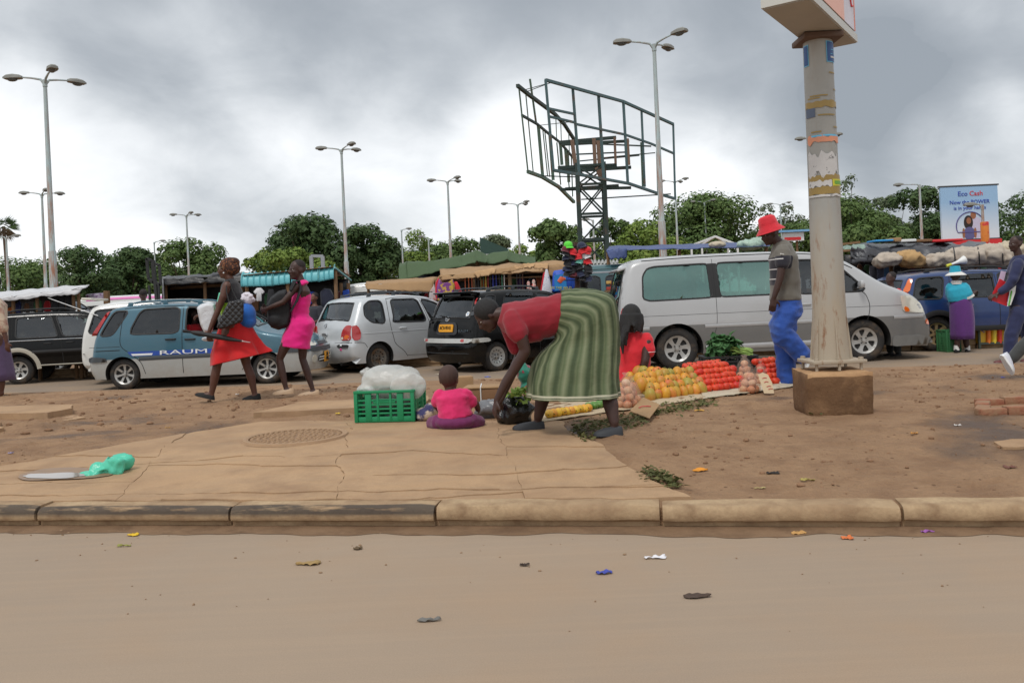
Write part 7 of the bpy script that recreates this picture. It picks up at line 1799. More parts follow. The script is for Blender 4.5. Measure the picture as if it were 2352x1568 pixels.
lump('patterned_bag','green and red patterned cloth bag behind the bending woman','bag',[(1205,856,17,24,.1),(1212,890,14,16,.1)],cloth('green_red_pattern',S3(30,112,92),col2=S3(140,36,60),mixscale=9,mixlo=.52,mixhi=.55),8.6,seed=5)
lump('green_carrier_bag','turquoise thin plastic bag lying on the pavement','bag',[(250,1076,36,15,.08),(276,1066,18,19,.07),(225,1088,32,8,.08),(205,1094,16,4,.06)],m_filmg,G(250,1088).y,vox=.012,rough=.55,seed=11)

# greens in bunches
m_leafg =leaf_mat('kale_leaves',S3(62,104,62),S3(92,132,84),S3(76,118,72)); m_stalk =M('green_stalks',S3(140,168,88),.6,var=.15)
def big_leaf(mb,p,dr,L,W,curl,rr):
 dr =V(dr).normalized(); s =dr.cross(V((0,0,1))); s =s.normalized() if s.length > .1 else V((1,0,0)); n =s.cross(dr); ph =rr.random()*6
 mb.sheet(lambda u,v: p + dr*L*u + n*(-curl*u*u*L) + s*W*(v - .5)*2*math.sin(PI*min(1,.12 + .9*u))**.7 + n*(.02*math.sin(9*u + ph)*abs(v - .5)*2 + .035*W/.08*(abs(v - .5)) ),5,4)
g =G(1680,858); gk =g.y + .1
crate('black plastic crate under the bunch of dark green leaves',g + V((-.32,0,.0)),(1,-.02,0),(.02,1,0),.66,.42,.23,m_bcrate,3)
rr =random.Random(6); kb =thing('kale_bunch','big bunch of dark green leaves on the black crate','vegetables',(g.x,gk,ZM + .22)); b =MB(); cc_ =at(1662,806,gk + .1)
for k in range(150):
 v_ =V((rr.gauss(0,1),rr.gauss(0,1),abs(rr.gauss(0,1))*.9 + .1)).normalized(); p =cc_ + V((v_.x*.13,v_.y*.13,v_.z*.15 + .02)); big_leaf(b,p,v_*.55 + V((rr.uniform(-.5,.5),rr.uniform(-.5,.5),rr.uniform(-.9,.1))),rr.uniform(.10,.16),rr.uniform(.05,.085),rr.uniform(.2,.7),rr)
tag(b.build('leaf',m_leafg,kb,smooth=60),kind='stuff'); b =MB()
for k in range(40): a0 =at(1685 + rr.uniform(-10,10),805 + rr.uniform(-12,8),gk + rr.uniform(-.08,.1)); b.tube([a0,at(1726 + rr.uniform(-4,4),808 + rr.uniform(-8,10),gk + rr.uniform(-.1,.05))],.008,n=5)
tag(b.build('stalk',m_stalk,kb,smooth=60),kind='stuff')
rr =random.Random(9); lt =thing('lettuce_bunch','pale green leafy bunch behind the black bag','vegetables',G(1190,930)); b =MB()
for k in range(26): big_leaf(b,at(1190 + rr.uniform(-16,22),908 + rr.uniform(-14,14),7.4 + rr.uniform(-.06,.1)),(rr.uniform(-1,1),rr.uniform(-1,.3),rr.uniform(-.1,1)),rr.uniform(.06,.11),.035,.5,rr)
tag(b.build('leaf',leaf_mat('pale_leaves',S3(118,150,64),S3(164,186,96),S3(136,164,80)),lt,smooth=60),kind='stuff')

# sacking mats
m_sack =M('sacking',S3(186,168,140),.9,var=.12,scale=5,bump=.5,bscale=60); m_sackw =M('white_sack',S3(186,174,152),.8,var=.1,scale=5,bump=.4,bscale=40)
def mat_sheet(name,label,q,mat,seed,z=.012):
 P =[G(*p) for p in q]; mb =MB(); mb.sheet(lambda u,v: (lambda p: V((p.x,p.y,dirt_z(p)*.2 + mz(p)*.8 + z + .008*noise.noise(V((u*9,v*9,seed))) + .012*(1 if v < .05 or v > .95 else 0)*abs(noise.noise(V((u*30,v,seed)))))))(P[0].lerp(P[1],u).lerp(P[3].lerp(P[2],u),v)),40,12)
 return tag(mb.build(name,mat,smooth=60,solid=.006),label,'mat')
mat_sheet('sacking_mat','frayed sacking mat under the mangoes and tomatoes',[(1235,972),(1620,918),(1600,862),(1235,905)],m_sack,1); mat_sheet('sacking_mat','whitish sack under the right tomatoes and onions',[(1615,920),(1835,890),(1835,872),(1600,868)],m_sackw,2,.02)

# fruit: one mesh of each kind, an object for each fruit
def fruit_mat(name,a,b_,c_,scale=1.0):
 m =bpy.data.materials.new(name); m.use_nodes =True; T =NT(m.node_tree); bs =m.node_tree.nodes['Principled BSDF']; oi =T.n('ShaderNodeObjectInfo'); oc =T.n('ShaderNodeTexCoord').outputs['Object']
 c =T.ramp(T.math('FRACT',T.math('ADD',oi.outputs['Random'],0.0)),[(0,a),(.4,b_),(.75,c_),(1,a)]); r2 =T.math('FRACT',T.math('MULTIPLY',oi.outputs['Random'],7.3))
 f =T.ramp(T.noise(T.vmath('ADD',oc,T.n('ShaderNodeCombineXYZ',inp={0: oi.outputs['Random'],1: r2,2: 0.0}).outputs[0]).outputs[0],11*scale,3),[(.42,0),(.65,1)]); c =T.mix(T.math('MULTIPLY',f,T.math('ADD',T.math('MULTIPLY',r2,.6),.25)),c,b_ if name.startswith('tom') else S3(204,92,52)); m.node_tree.links.new(c,bs.inputs['Base Color'])
 bs.inputs['Roughness'].default_value =.5; bs.inputs['Specular IOR Level'].default_value =.5; return m
m_mango =fruit_mat('mango_skin',S3(204,146,38),S3(150,142,58),S3(210,156,48)); m_tom =fruit_mat('tomato_skin',S3(206,48,26),S3(214,74,30),S3(190,36,24)); m_onion =fruit_mat('onion_skin',S3(214,176,140),S3(202,150,116),S3(224,196,168)); m_cuc =M('green_fruit',S3(88,132,56),.45,var=.25,scale=12); m_yfr =fruit_mat('yellow_fruit_skin',S3(222,172,36),S3(200,160,40),S3(228,186,60))
m_stem =M('fruit_stem',S3(70,84,40),.8)
def fruit_mesh(name,rx,ry,rz,mat,stem=True,dent=.0):
 b =MB(); n,m =14,9; rings =[]
 for i in range(m + 1):
  ph =-PI/2 + PI*(i*.98/m + .01); r =math.cos(ph); z =math.sin(ph)*rz - dent*max(0,math.sin(ph))**6*rz; k =1 + .06*math.sin(ph*1.3 + .4)
  rings.append([(rx*r*k*math.cos(2*PI*j/n),ry*r*math.sin(2*PI*j/n),z) for j in range(n)])
 b.loft(rings)
 if stem: b.tube([(0,0,rz*(1 - dent) - .004),(.002,0,rz*(1 - dent) + .008)],.005,n=5,mi=1)
 return b.mesh(name,[mat,m_stem],60)
me_mango =fruit_mesh('mango',.048,.042,.062,m_mango); me_tom =fruit_mesh('tomato',.046,.046,.040,m_tom,True,.16); me_oni =fruit_mesh('onion',.043,.043,.042,m_onion,False); me_yf =fruit_mesh('mango',.04,.04,.058,m_yfr); me_cu =fruit_mesh('papaya',.04,.04,.066,m_cuc)
rf =random.Random(21)
def put(name,me,p,rot,label,cat,group,k=1.0): o =link(name,me); o.location =p; o.rotation_euler =rot; o.scale =(k,)*3; return tag(o,label,cat,group)
def stack(name,me,a,b,back,rows,n0,step,rise,label,cat,group,tilt=.0,shrink=1,size=1.0,lying=False,dback=None):
 """rows of fruit stepped up and back: a, b ground points of the front row"""
 a,b =V(a),V(b); dr =(b - a).normalized(); bk =V((-dr.y,dr.x,0)); L =(b - a).length; c =0
 for r in range(rows):
  n =max(2,n0 - shrink*r); l0 =L*(r*shrink*.5/n0)
  for i in range(n):
   p =a.lerp(b,(l0 + (L - 2*l0)*(i + .5 + (.5 if r % 2 else 0) - .25 + rf.uniform(-.12,.12))/n)/L) + bk*(back*r + .012*rf.uniform(-1,1)) + V((0,0,rise*r + (.04 if not lying else .042) + rf.uniform(-.004,.004)))
   rot =(rf.uniform(-.3,.3),rf.uniform(-.3,.3),rf.uniform(0,6.3)) if not lying else (PI/2 + rf.uniform(-.3,.3),rf.uniform(-.5,.5),rf.uniform(-.4,.4))
   put(name,me,p,rot,label,cat,group,size*rf.uniform(.82,1.12)); c += 1
   if r > 0 and name != 'mango' : pass
 return c
zz =V((0,0,.012))
ga,gb =G(1492,921) + zz,G(1622,904) + zz
stack('mango',me_mango,ga,gb,.075,4,9,0,.052,'yellow and red mango in the stepped heap in front of the seated woman','mango','mangoes in the stepped heap',shrink=0,size=1.28)
ga,gb =G(1425,905) + zz,G(1500,912) + zz
stack('mango',me_mango,ga + V((0,.12,0)),gb + V((0,.12,0)),.075,4,5,0,.052,'yellow and red mango in the stepped heap in front of the seated woman','mango','mangoes in the stepped heap',shrink=0,size=1.28)
ga,gb =G(1612,905) + zz,G(1712,893) + zz
stack('tomato',me_tom,ga,gb,.06,5,8,0,.052,'red tomato in the large stepped heap right of the mangoes','tomato','tomatoes in the large heap',shrink=0,size=1.2)
stack('tomato',me_tom,ga + V((-.10,.28,.17)),gb + V((-.16,.28,.17)),.07,2,8,0,.05,'red tomato in the large stepped heap right of the mangoes','tomato','tomatoes in the large heap',shrink=0,size=1.22)
for k in range(8): put('tomato',me_tom,ga.lerp(gb,(k + .5)/8) + V((-.12,.36,.10)),(0,0,k),'red tomato in the large stepped heap right of the mangoes','tomato','tomatoes in the large heap')
ga,gb =G(1762,887) + zz,G(1814,882) + zz
stack('tomato',me_tom,ga,gb,.055,5,4,0,.052,'red tomato in the small heap beside the trousers of the man in the hat','tomato','tomatoes in the small heap',shrink=0,size=1.08)
for (nm,me,x0,y0,x1,y1,n,lb,gr) in (('mango',me_yf,1262,962,1352,948,10,'yellow fruit in the front row below the striped skirt','yellow fruit in the front row'),('papaya',me_cu,1352,944,1398,936,5,'green fruit in the short row between yellow fruit and leg','green fruit in the short row')):
 a,b =G(x0,y0) + zz,G(x1,y1) + zz
 for k in range(n): put(nm,me,a.lerp(b,k/(n - 1)) + V((0,rf.uniform(-.01,.01),.036)),(PI/2 + rf.uniform(-.2,.2),rf.uniform(-.3,.3),rf.uniform(-.3,.3)),lb,'fruit',gr)
# onions in clear bags
m_netf =film('onion_bag_film',(S3(224,206,190),S3(236,222,210)),tr=.92)
def onion_bag(label,x,y,n,seed,hgt,rad):
 g =G(x,y); t =thing('onion_bag',label,'bag',g); r_ =random.Random(seed); b =MB(); k =0
 for lay in range(hgt):
  m =max(1,n - lay)
  for i in range(m):
   a =2*PI*i/m + lay; rr_ =rad*(1 - lay/(hgt + .5))*(.0 if m == 1 else 1); o =link('onion',me_oni,t); o.location =(rr_*math.cos(a),rr_*math.sin(a),.045 + lay*.066); o.rotation_euler =(r_.uniform(-.6,.6),r_.uniform(-.6,.6),r_.random()*6); k += 1
 b.lathe([(rad*.8,.0),(rad + .055,.03),(rad + .052,.09),(rad*.8 + .045,hgt*.05),(.055,hgt*.066 + .01),(.02,hgt*.066 + .05),(.035,hgt*.066 + .08)],18); o =b.build('film',m_netf,t,smooth=180,world=False)
 for v_ in o.data.vertices: v_.co += v_.normal*.012*noise.noise(v_.co*14 + V((seed,0,0)))
onion_bag('bag of pale onions behind the big tomato heap, the tallest',1712,884,4,1,4,.065); onion_bag('bag of onions in front beside the leaning card sign',1722,903,4,2,3,.06); onion_bag('small bag of onions behind the leaning card sign',1748,884,3,3,3,.05); onion_bag('bag of pinkish onions beside the leg of the bending woman',1440,938,4,4,4,.06); onion_bag('low bag of onions under the hem of the striped skirt',1452,928,3,5,3,.05)
# dark tray of goods behind
g =G(1540,885); tr_ =thing('goods_tray','dark heap of goods behind the mangoes','goods',g + V((0,.35,0))); b =MB(); rr =random.Random(12)
for k in range(9): b.ell((rr.uniform(-.15,.35),rr.uniform(-.05,.1),.05 + rr.uniform(0,.06)),(.08,.06,.05))
remesh(b,'goods',M('dark_green_goods',S3(52,66,60),.5,var=.4,scale=14),tr_,.015,2,world=False)
# cardboard price signs
m_redp =M('red_marker',S3(186,60,60),.6)
q =[(1447,950),(1492,967),(1516,948),(1478,930)]; P =[G(*p) for p in q]; cs =thing('card_sign','cardboard price card lying on weeds by the mangoes','sign',P[0]); b =MB(); b.loft([[p + V((0,0,.02 + .05*(i in (2,3)))) for i,p in enumerate(P)],[p + V((0,0,.028 + .05*(i in (2,3)))) for i,p in enumerate(P)]]); b.build('card',m_card,cs,smooth=0)
MB().tube([P[0].lerp(P[2],.3) + V((0,0,.052)),P[0].lerp(P[2],.42) + V((0,.02,.062)),P[0].lerp(P[2],.6) + V((0,.0,.066)),P[0].lerp(P[2],.68) + V((0,-.03,.066))],.005,n=4).build('marker_stroke',m_redp,cs)
dd =G(1768,906).y; q =[(1755,903),(1778,903),(1774,880),(1764,860),(1752,855),(1741,860)]; cs =thing('card_sign','pale card with red writing leaning on the onion bags','sign',at(1766,905,dd)); b =MB(); tl =lambda x,y,e: at(x,y,dd + (905 - y)*.003 + e); b.loft([[tl(x,y,0) for x,y in q],[tl(x,y,.008) for x,y in q]]); b.build('card',M('pale_card',S3(196,174,142),.85,var=.1),cs,smooth=0)
for (x,y) in ((1756,868),(1760,877),(1766,887),(1770,893)): MB().tube([tl(x - 5,y + 1,-.004),tl(x,y - 1,-.004),tl(x + 5,y,-.004)],.004,n=4).build('marker_stroke',m_redp,cs)
# weeds and trampled greens
rr =random.Random(31); b =MB(); m_weed =leaf_mat('trampled_greens',S3(76,84,46),S3(112,110,66),S3(92,88,58))
for (x0,y0,x1,y1,n,sp_) in ((1320,985,1480,960,420,14),(1480,950,1640,925,320,10),(1480,1085,1560,1118,160,10),(1330,1000,1360,1010,60,8),(1860,950,1890,952,20,4)):
 for k in range(n):
  t =rr.random(); p =G(x0 + (x1 - x0)*t + rr.gauss(0,sp_),y0 + (y1 - y0)*t + rr.gauss(0,sp_*.6)); big =rr.uniform(.012,.03); leaf(b,V((p.x,p.y,dirt_z(p) + rr.uniform(.004,.03))),V((rr.uniform(-.7,.7),rr.uniform(-.7,.7),1)).normalized(),big,rr)
tag(b.build('weeds',m_weed,smooth=0),kind='stuff')

# litter: each scrap its own thing
def scrap(label,x,y,w,d,col,z=None,name='litter',h=.012,seed=0,wd=ZR,cat='litter'):
 p =G(x,y,z) if z is not None else G(x,y); zz_ =z if z is not None else dirt_z(p)
 if z is None and inside(p.xy,outline): zz_ =mz(p) + .012
 r_ =random.Random(seed + int(x)); mb =MB(); n =9
 mb.sheet(lambda u,v: (p.x + (u - .5)*w*(1 - .3*abs(v - .5)),p.y + (v - .5)*d*(1 + .4*math.sin(5*u + x)),zz_ + .004 + h*abs(noise.noise(V((u*3,v*3,x*.37 + seed))))*1.6),n,6)
 return tag(mb.build(name,M('litter_%d_%d_%d' % col,S3(*col),.75,var=.12),smooth=60,solid=.0015),label,cat)
for a in (('small yellow scrap on the road by the left kerb stones',306,1230,.07,.03,(214,176,40),0.0),('white paper strip on the road',1505,1282,.11,.03,(222,220,224),0.0),('blue plastic scrap on the road',1388,1317,.08,.03,(66,76,160),0.0),('flattened dark brown debris on the road, the largest',1602,1371,.12,.035,(74,58,48),0.0),('thin grey scrap on the road near the bottom',986,1426,.1,.02,(110,108,104),0.0),('orange peel on the road below the kerb',1945,1237,.06,.04,(206,112,60),0.0),('purple wrapper at the foot of the right kerb',2131,1223,.07,.02,(150,90,160),0.0),('brown dry leaf on the road at centre left',822,1261,.05,.03,(96,78,54),0.0),('small dark scrap at the road centre',1205,1299,.05,.02,(60,48,40),0.0),('tuft of dry straw on the road',708,1295,.13,.05,(160,132,84),0.0),('green straw on the road at left',285,1255,.08,.015,(140,140,70),0.0),('dry leaf at the kerb foot right of centre',1835,1226,.08,.03,(186,142,84),0.0),
    ('orange fruit peel on the dirt in front of the signpost',1608,1081,.10,.05,(214,140,40),None),('black scrap on the dirt right of the orange peel',1775,1085,.08,.04,(40,36,34),None),('yellow peel in the gap beside the green crate',776,953,.05,.03,(214,180,60),None),('banana skin on the weeds beside the mangoes',1606,944,.10,.05,(206,158,70),None),('white scrap on the dirt under the right kerb edge',2200,976,.05,.03,(206,200,196),None),('blue scrap on the far kerb at right',2303,868,.04,.03,(80,90,180),None),('white paper on the dirt behind the red skirt',545,908,.05,.03,(214,210,208),None),('orange stone chip by the far kerb',580,902,.06,.05,(176,120,84),None),('violet scrap at the left edge of the pavement',26,1047,.04,.03,(150,140,170),None),('dry leaf on the dirt behind the pavement',385,982,.05,.03,(170,130,70),None),('red brick chip near the right edge',2320,1070,.07,.05,(110,70,56),None),('yellow straw on the dirt in front of the right kerb',1855,1107,.09,.02,(160,146,80),None),('pale straw on the dirt at centre right',1745,1120,.07,.015,(176,160,110),None),('orange scrap at right of the block',2100,1000,.05,.02,(206,150,80),None)):
 scrap(a[0],a[1],a[2],a[3],a[4],a[5],a[6])
lump('carrier_bag','small crumpled white plastic bag on the far road by the silver wagon','bag',[(838,856,10,6,.08),(845,852,8,6,.06)],m_film,G(838,864,ZF).y,rough=.4,seed=3)
scrap('banana skin on the far road behind the black wagon',1035,862,.14,.08,(206,170,60),ZF); scrap('blue wrapper on the far road',1120,866,.12,.05,(80,110,200),ZF); scrap('paper strip on the far road left of the black wagon',1010,860,.2,.05,(190,180,160),ZF)

# drinks cart at the right and what stands on it
dc =G(2278,800,ZF).y; sx_ =dc/FPX; ct =thing('vendor_cart','vendor cart with white tray and yellow blue panels','cart',at(2276,800,dc)); m_yp =M('yellow_panel',S3(226,180,44),.5,col2=S3(70,60,150),mixscale=2.6,mixlo=.55,mixhi=.57,var=.1); m_frm =M('cart_frame',S3(60,68,60),.6)
cb0 =at(2250,800,dc); ww =62*sx_; hh =78*sx_
MB().box((cb0.x + ww/2,dc + .25,cb0.z + hh*.42),(ww*.94,.44,hh*.55)).build('panel',m_yp,ct,smooth=0)
for (a,b_) in ((0,0),(1,0),(0,1),(1,1)): MB().box((cb0.x + a*ww,dc + b_*.5,cb0.z + hh*.4),(.04,.04,hh*.8)).build('leg',m_frm,ct)
for z in (.14,.55): MB().box((cb0.x + ww/2,dc - .005,cb0.z + hh*z),(ww,.035,.04)).build('rail',m_frm,ct)
MB().box((cb0.x + ww/2,dc + .25,cb0.z + hh*.83),(ww*1.12,.6,hh*.2),bev=.02).build('tray',m_wbox,ct); MB().box((cb0.x + ww/2,dc + .25,cb0.z + hh*.955),(ww*1.18,.66,.05),bev=.015).build('tray_rim',M('tray_rim_cream',S3(214,200,180),.6),ct)
for k,c in enumerate(((226,120,40),(226,200,60),(206,60,40))): MB().tube([at(2270 + k*13,788,dc + .02),at(2270 + k*13,752,dc + .02)],.045,n=10).build('bottle_picture',M('bottle_pic%d' % k,S3(*c),.4),ct)
lump('carrier_bag','white plastic bag standing on the vendor cart','bag',[(2263,712,16,14,.11,.2),(2260,698,9,12,.06,.2),(2256,686,4,8,.03,.2)],m_whiteb,dc,rough=.4,seed=6)
for k,(x,c) in enumerate(((2281,(226,214,190)),(2289,(222,186,90)),(2299,(210,206,200)))): g =at(x,722,dc + .15); tag(MB().lathe([(0,.0),(.04,.0),(.042,.09),(.03,.1),(.028,.13),(0,.13)],12,g).build('jar',M('jar%d' % k,S3(*c),.4)),('cream jar on the cart beside the white bag','yellow jar in the middle of the cart tray','pale grey jar on the cart nearest the man in navy')[k],'jar')
lump('rucksack','dark maroon rucksack behind the vendor cart','rucksack',[(2262,700,22,28,.16,.4),(2258,680,18,14,.14,.4)],cloth('maroon_pack',S3(64,36,40)),dc + .2,rough=.1,seed=8)
gq =G(2176,809,ZF); crate('old green crate standing on end beside the purple skirt',gq,(1,.1,0),(-.1,1,0),.26,.3,.42,m_ocrate,6)
# ================================================================== MARKET STALLS AND VEHICLES BEHIND
m_pole_w =M('stall_pole',S3(128,98,70),.9,var=.25,scale=4,bump=.4,bscale=20); m_bpl =M('black_sheeting',S3(30,30,32),.4,var=.2,bump=.8,bscale=5); m_gpl =M('grey_sheeting',S3(70,71,76),.4,var=.15,bump=.9,bscale=4); m_wpl =M('clear_white_sheeting',S3(196,196,198),.4,var=.1,bump=.7,bscale=4); m_gtarp =M('green_tarpaulin',S3(66,86,54),.75,var=.15,bump=.4,bscale=4); m_btarp =M('blue_tarpaulin',S3(62,78,124),.5,var=.15,bump=.5,bscale=4)
def sheet(name,mat,parent,pts,nu=24,nv=8,sag=.05,wr=.03,seed=0,fold=0.0,solid=.012):
 """cloth over four picture corners given as (x, y, depth)"""
 P =[at(*p) if len(p) == 3 else p for p in pts]; mb =MB()
 def f(u,v):
  p =P[0].lerp(P[1],u).lerp(P[3].lerp(P[2],u),v); n =noise.noise(V((u*7,v*5,seed)))*wr + noise.noise(V((u*21,v*9,seed + 4)))*wr*.5
  return p + V((0,n*.6 + fold*math.sin(u*40 + seed),n - sag*4*u*(1 - u)*(.3 + .7*v)))
 mb.sheet(f,nu,nv); return mb.build(name,mat,parent,smooth=60,solid=solid)
def post(parent,x,y0,d,ytop,r=.045,lean=0,mat=None,name='post'):
 a =at(x,ytop,d); MB().tube([V((a.x + lean,a.y,ZF - .05)),a],[r,r*.85],n=7).build(name,mat or m_pole_w,parent)
def stall(label,x,d): return thing('market_stall',label,'market stall',(at(x,700,d).x,d,ZF),group='market stalls beyond the far road')
def hang(name,label,cat,pts,d,mat,thick=.08,top=None,group=None):
 """flat soft thing hanging: outline in the picture"""
 xs =[p[0] for p in pts]; t =thing(name,label,cat,at(sum(xs)/len(xs),max(p[1] for p in pts),d),group=group); b =MB(); cx,cy =sum(xs)/len(xs),sum(p[1] for p in pts)/len(pts); pl =round_poly(pts,1,.1)
 b.loft([[at(cx + (x - cx)*.8,cy + (y - cy)*.9,d - thick/2) for x,y in pl],[at(x,y,d - thick*.25) for x,y in pl],[at(x,y,d + thick*.25) for x,y in pl],[at(cx + (x - cx)*.8,cy + (y - cy)*.9,d + thick/2) for x,y in pl]]); b.build('cloth',mat,t,smooth=50); return t

# left stall with clear sheeting
d =19.4; s1 =stall('stall roofed with pale plastic sheeting, left of the teal wagon',95,d)
sheet('roof_sheet',m_wpl,s1,[(-60,674,d + 1.6),(205,654,d + 1.6),(196,662,d - .3),(-60,690,d - .3)],30,10,.02,.06,1); sheet('roof_edge',m_wpl,s1,[(-60,688,d - .32),(196,661,d - .32),(180,674,d - .36),(-60,698,d - .36)],30,3,.0,.06,2); sheet('side_sheet',m_bpl,s1,[(-60,692,d),(55,682,d),(25,705,d),(-60,735,d)],12,6,.0,.05,3); sheet('back_sheet',m_bpl,s1,[(-60,690,d + 1.5),(165,672,d + 1.5),(165,760,d + 1.5),(-60,770,d + 1.5)],10,5,0,.05,4)
for x,y in ((85,676),(30,680),(168,664),(180,664),(-40,690)): post(s1,x,0,d - .1,y)
for k in range(5): x =130 + k*9; MB().bar(at(x,672,d + .2),at(x + 3,745,d + .2),.03).build('rack_bar',m_wbox if k % 2 else m_pole_w,s1)
cjk =cloth('black_jacket',S3(26,26,30))
for k,(x,y) in enumerate(((126,676),(142,672),(158,668))): hang('jacket',('black jacket hanging in the pale roofed stall, left one','black jacket hanging in the pale roofed stall, middle one','black jacket hanging in the pale roofed stall, right one')[k],'clothing',[(x - 8,y + 6),(x - 3,y),(x + 4,y),(x + 9,y + 6),(x + 7,y + 44),(x - 6,y + 44)],d,cjk)
MB().tube([at(110,684,d - .3),at(225,725,17)],.008,n=5).build('guy_rope',m_wbox,s1)
hang('folded_clothes','pile of white and purple clothes under the stall corner','clothing',[(196,676),(246,672),(248,688),(200,690)],21,cloth('mixed_white',S3(196,190,206),col2=S3(120,70,130),mixscale=9),.4)
post(s1,245,0,20.6,668,.09)
# black sheeting stall
d =20.2; s2 =stall('stall wrapped in black plastic sheeting behind the red skirt',460,d)
sheet('roof_sheet',m_bpl,s2,[(372,636,d + 2),(562,628,d + 2),(566,634,d - .2),(375,642,d - .2)],26,10,-.02,.06,5); sheet('roof_edge',m_bpl,s2,[(375,640,d - .2),(566,633,d - .2),(556,646,d - .25),(380,655,d - .25)],26,4,.0,.07,6); sheet('side_sheet',m_bpl,s2,[(372,640,d + 2),(376,641,d - .2),(380,720,d - .2),(376,720,d + 2)],8,6,0,.05,7); sheet('back_sheet',m_bpl,s2,[(372,640,d + 1.8),(600,634,d + 1.8),(600,760,d + 1.8),(372,765,d + 1.8)],12,6,0,.04,8)
MB().bar(at(385,652,d),at(560,643,d),.07).build('beam',m_pole_w,s2); MB().bar(at(392,662,d + .8),at(560,652,d + .8),.07).build('beam',m_pole_w,s2)
for x,y in ((380,650),(470,646),(555,642)): post(s2,x,0,d,y)
lump('plastic_roll','rolled grey plastic on the black stall roof','plastic',[(520,628,22,5,.15),(495,632,14,4,.12)],m_gpl,d + .3,vox=.03,rough=.5,seed=3)
hang('black_tyre_cover','dark cloth heap in the black sheeting stall','clothing',[(390,690),(440,684),(450,730),(392,735)],d + .5,cjk,.3)
# steel gate frames leaning
d =18.6; gf =thing('metal_frame','pair of black steel window frames standing upright','metal frame',(at(350,690,d).x,d,ZF))
for (x0,y0,x1,y1) in ((337,594,350,650),(352,604,366,656)):
 q =[at(x0,y0,d),at(x1,y0 + 5,d),at(x1 + 3,y1,d),at(x0 + 4,y1 - 10,d)]
 for k in range(4): MB().bar(q[k],q[(k + 1) % 4],.05).build('frame_bar',m_trim,gf)
for x in (343,364): post(gf,x,0,d,655,.035,mat=m_trim)
MB().bar(at(352,598,d),at(360,690,d),.06).build('frame_bar',m_trim,gf)
# teal plastic tubs along the edge of the next stall
d =19.6; s3 =stall('stall edged with turquoise plastic tubs, behind the two walking women',690,d); m_tub =M('turquoise_plastic',S3(104,180,188),.45,var=.08,spec=.5)
def tub(label,x0,y0,x1,y1,hgt,ribs=5):
 t =thing('plastic_tub',label,'plastic tub',at((x0 + x1)/2,(y0 + y1)/2 + hgt,d - .3),group='turquoise tubs on the stall roof'); a,b =at(x0,y0,d),at(x1,y1,d); h =hgt*d/FPX; mb =MB(); n =60
 def f(u,v):
  p =a.lerp(b,u); an =v*PI*.58; rib =.035*max(0,math.cos(u*ribs*2*PI))**8 + .012*(1 if u < .02 or u > .98 else 0); r =h*.62 + rib
  return p + V((0,-math.sin(an)*r*.9 + .1,math.cos(an)*r - h*.62 - .12*max(0,v - .9)))
 mb.sheet(f,n,14); mb.build('shell',m_tub,t,smooth=50,solid=.012)
tub('turquoise ribbed tub at the left end of the row',557,628,627,626,38); tub('turquoise ribbed tub second from the left',629,627,668,622,36,3); tub('turquoise ribbed tub second from the right, by the pink dress',672,622,732,617,36,4); tub('turquoise ribbed tub at the right end of the row',734,618,768,611,36,3)
sheet('roof_board',m_cardd,s3,[(560,626,d + 2.2),(806,634,d + 2.2),(768,612,d - .1),(558,632,d - .1)],12,6,0,.02,9); MB().bar(at(768,614,d - .2),at(806,644,d + 1.2),.04).build('roof_batten',M('green_batten',S3(120,170,170),.6),s3)
for x,y in ((566,640),(660,636),(770,622),(783,650),(800,650)): post(s3,x,0,d + (.0 if x < 780 else .8),y,.05)
sheet('back_sheet',m_bpl,s3,[(560,640,d + 2),(800,640,d + 2),(800,760,d + 2),(560,765,d + 2)],12,6,0,.04,11)
m_jer =cloth('white_red_jersey',S3(214,212,214),col2=S3(196,50,60),mixscale=5,mixlo=.58,mixhi=.62); m_bluebag =M('blue_nylon',S3(36,84,190),.5,var=.1,bump=.4,bscale=6)
hang('jersey','white and red football jersey under the left tubs','clothing',[(582,670),(590,661),(600,661),(608,670),(604,675),(601,671),(601,692),(589,692),(589,671),(586,675)],d - .1,m_jer); hang('trousers_hung','black and white trousers hanging beside the jersey','clothing',[(616,664),(630,664),(632,720),(624,722),(620,690),(616,720),(610,716)],d - .05,cjk)
hang('backpack_hung','dark navy backpack hanging at the right post of the tub stall','backpack',[(735,670),(745,662),(760,664),(768,680),(766,712),(738,712)],d + .1,cloth('navy_pack',S3(30,34,54)),.2); hang('bag_hung','bright blue nylon bag hanging behind the stall post','bag',[(786,668),(802,664),(804,690),(786,700)],d + .6,m_bluebag,.15); hang('bag_hung','blue nylon bag hanging left of the navy backpack','bag',[(702,672),(716,668),(730,674),(728,690),(712,700)],d + .5,m_bluebag,.15); hang('bag_hung','red and black bag under the right end of the tubs','bag',[(770,672),(782,668),(786,690),(774,706)],d + .5,cloth('red_black_bag',S3(70,24,30)),.15)
hang('jacket','black jacket hanging behind the backpack of the girl','clothing',[(640,668),(656,664),(672,670),(668,720),(642,720)],d + .3,cjk,.12)
# goal-like grey frame
d2 =30; fr =thing('door_frame','grey steel door frame standing behind the tubs','frame',(at(728,640,d2).x,d2,ZF)); m_grf =M('grey_steel',S3(150,154,160),.5)
MB().bar(at(715,588,d2),V((at(715,588,d2).x,d2,ZF)),.12).build('jamb',m_grf,fr); MB().bar(at(741,588,d2),V((at(741,588,d2).x,d2,ZF)),.12).build('jamb',m_grf,fr); MB().bar(at(714,588,d2),at(742,588,d2),.1).build('lintel',m_grf,fr)
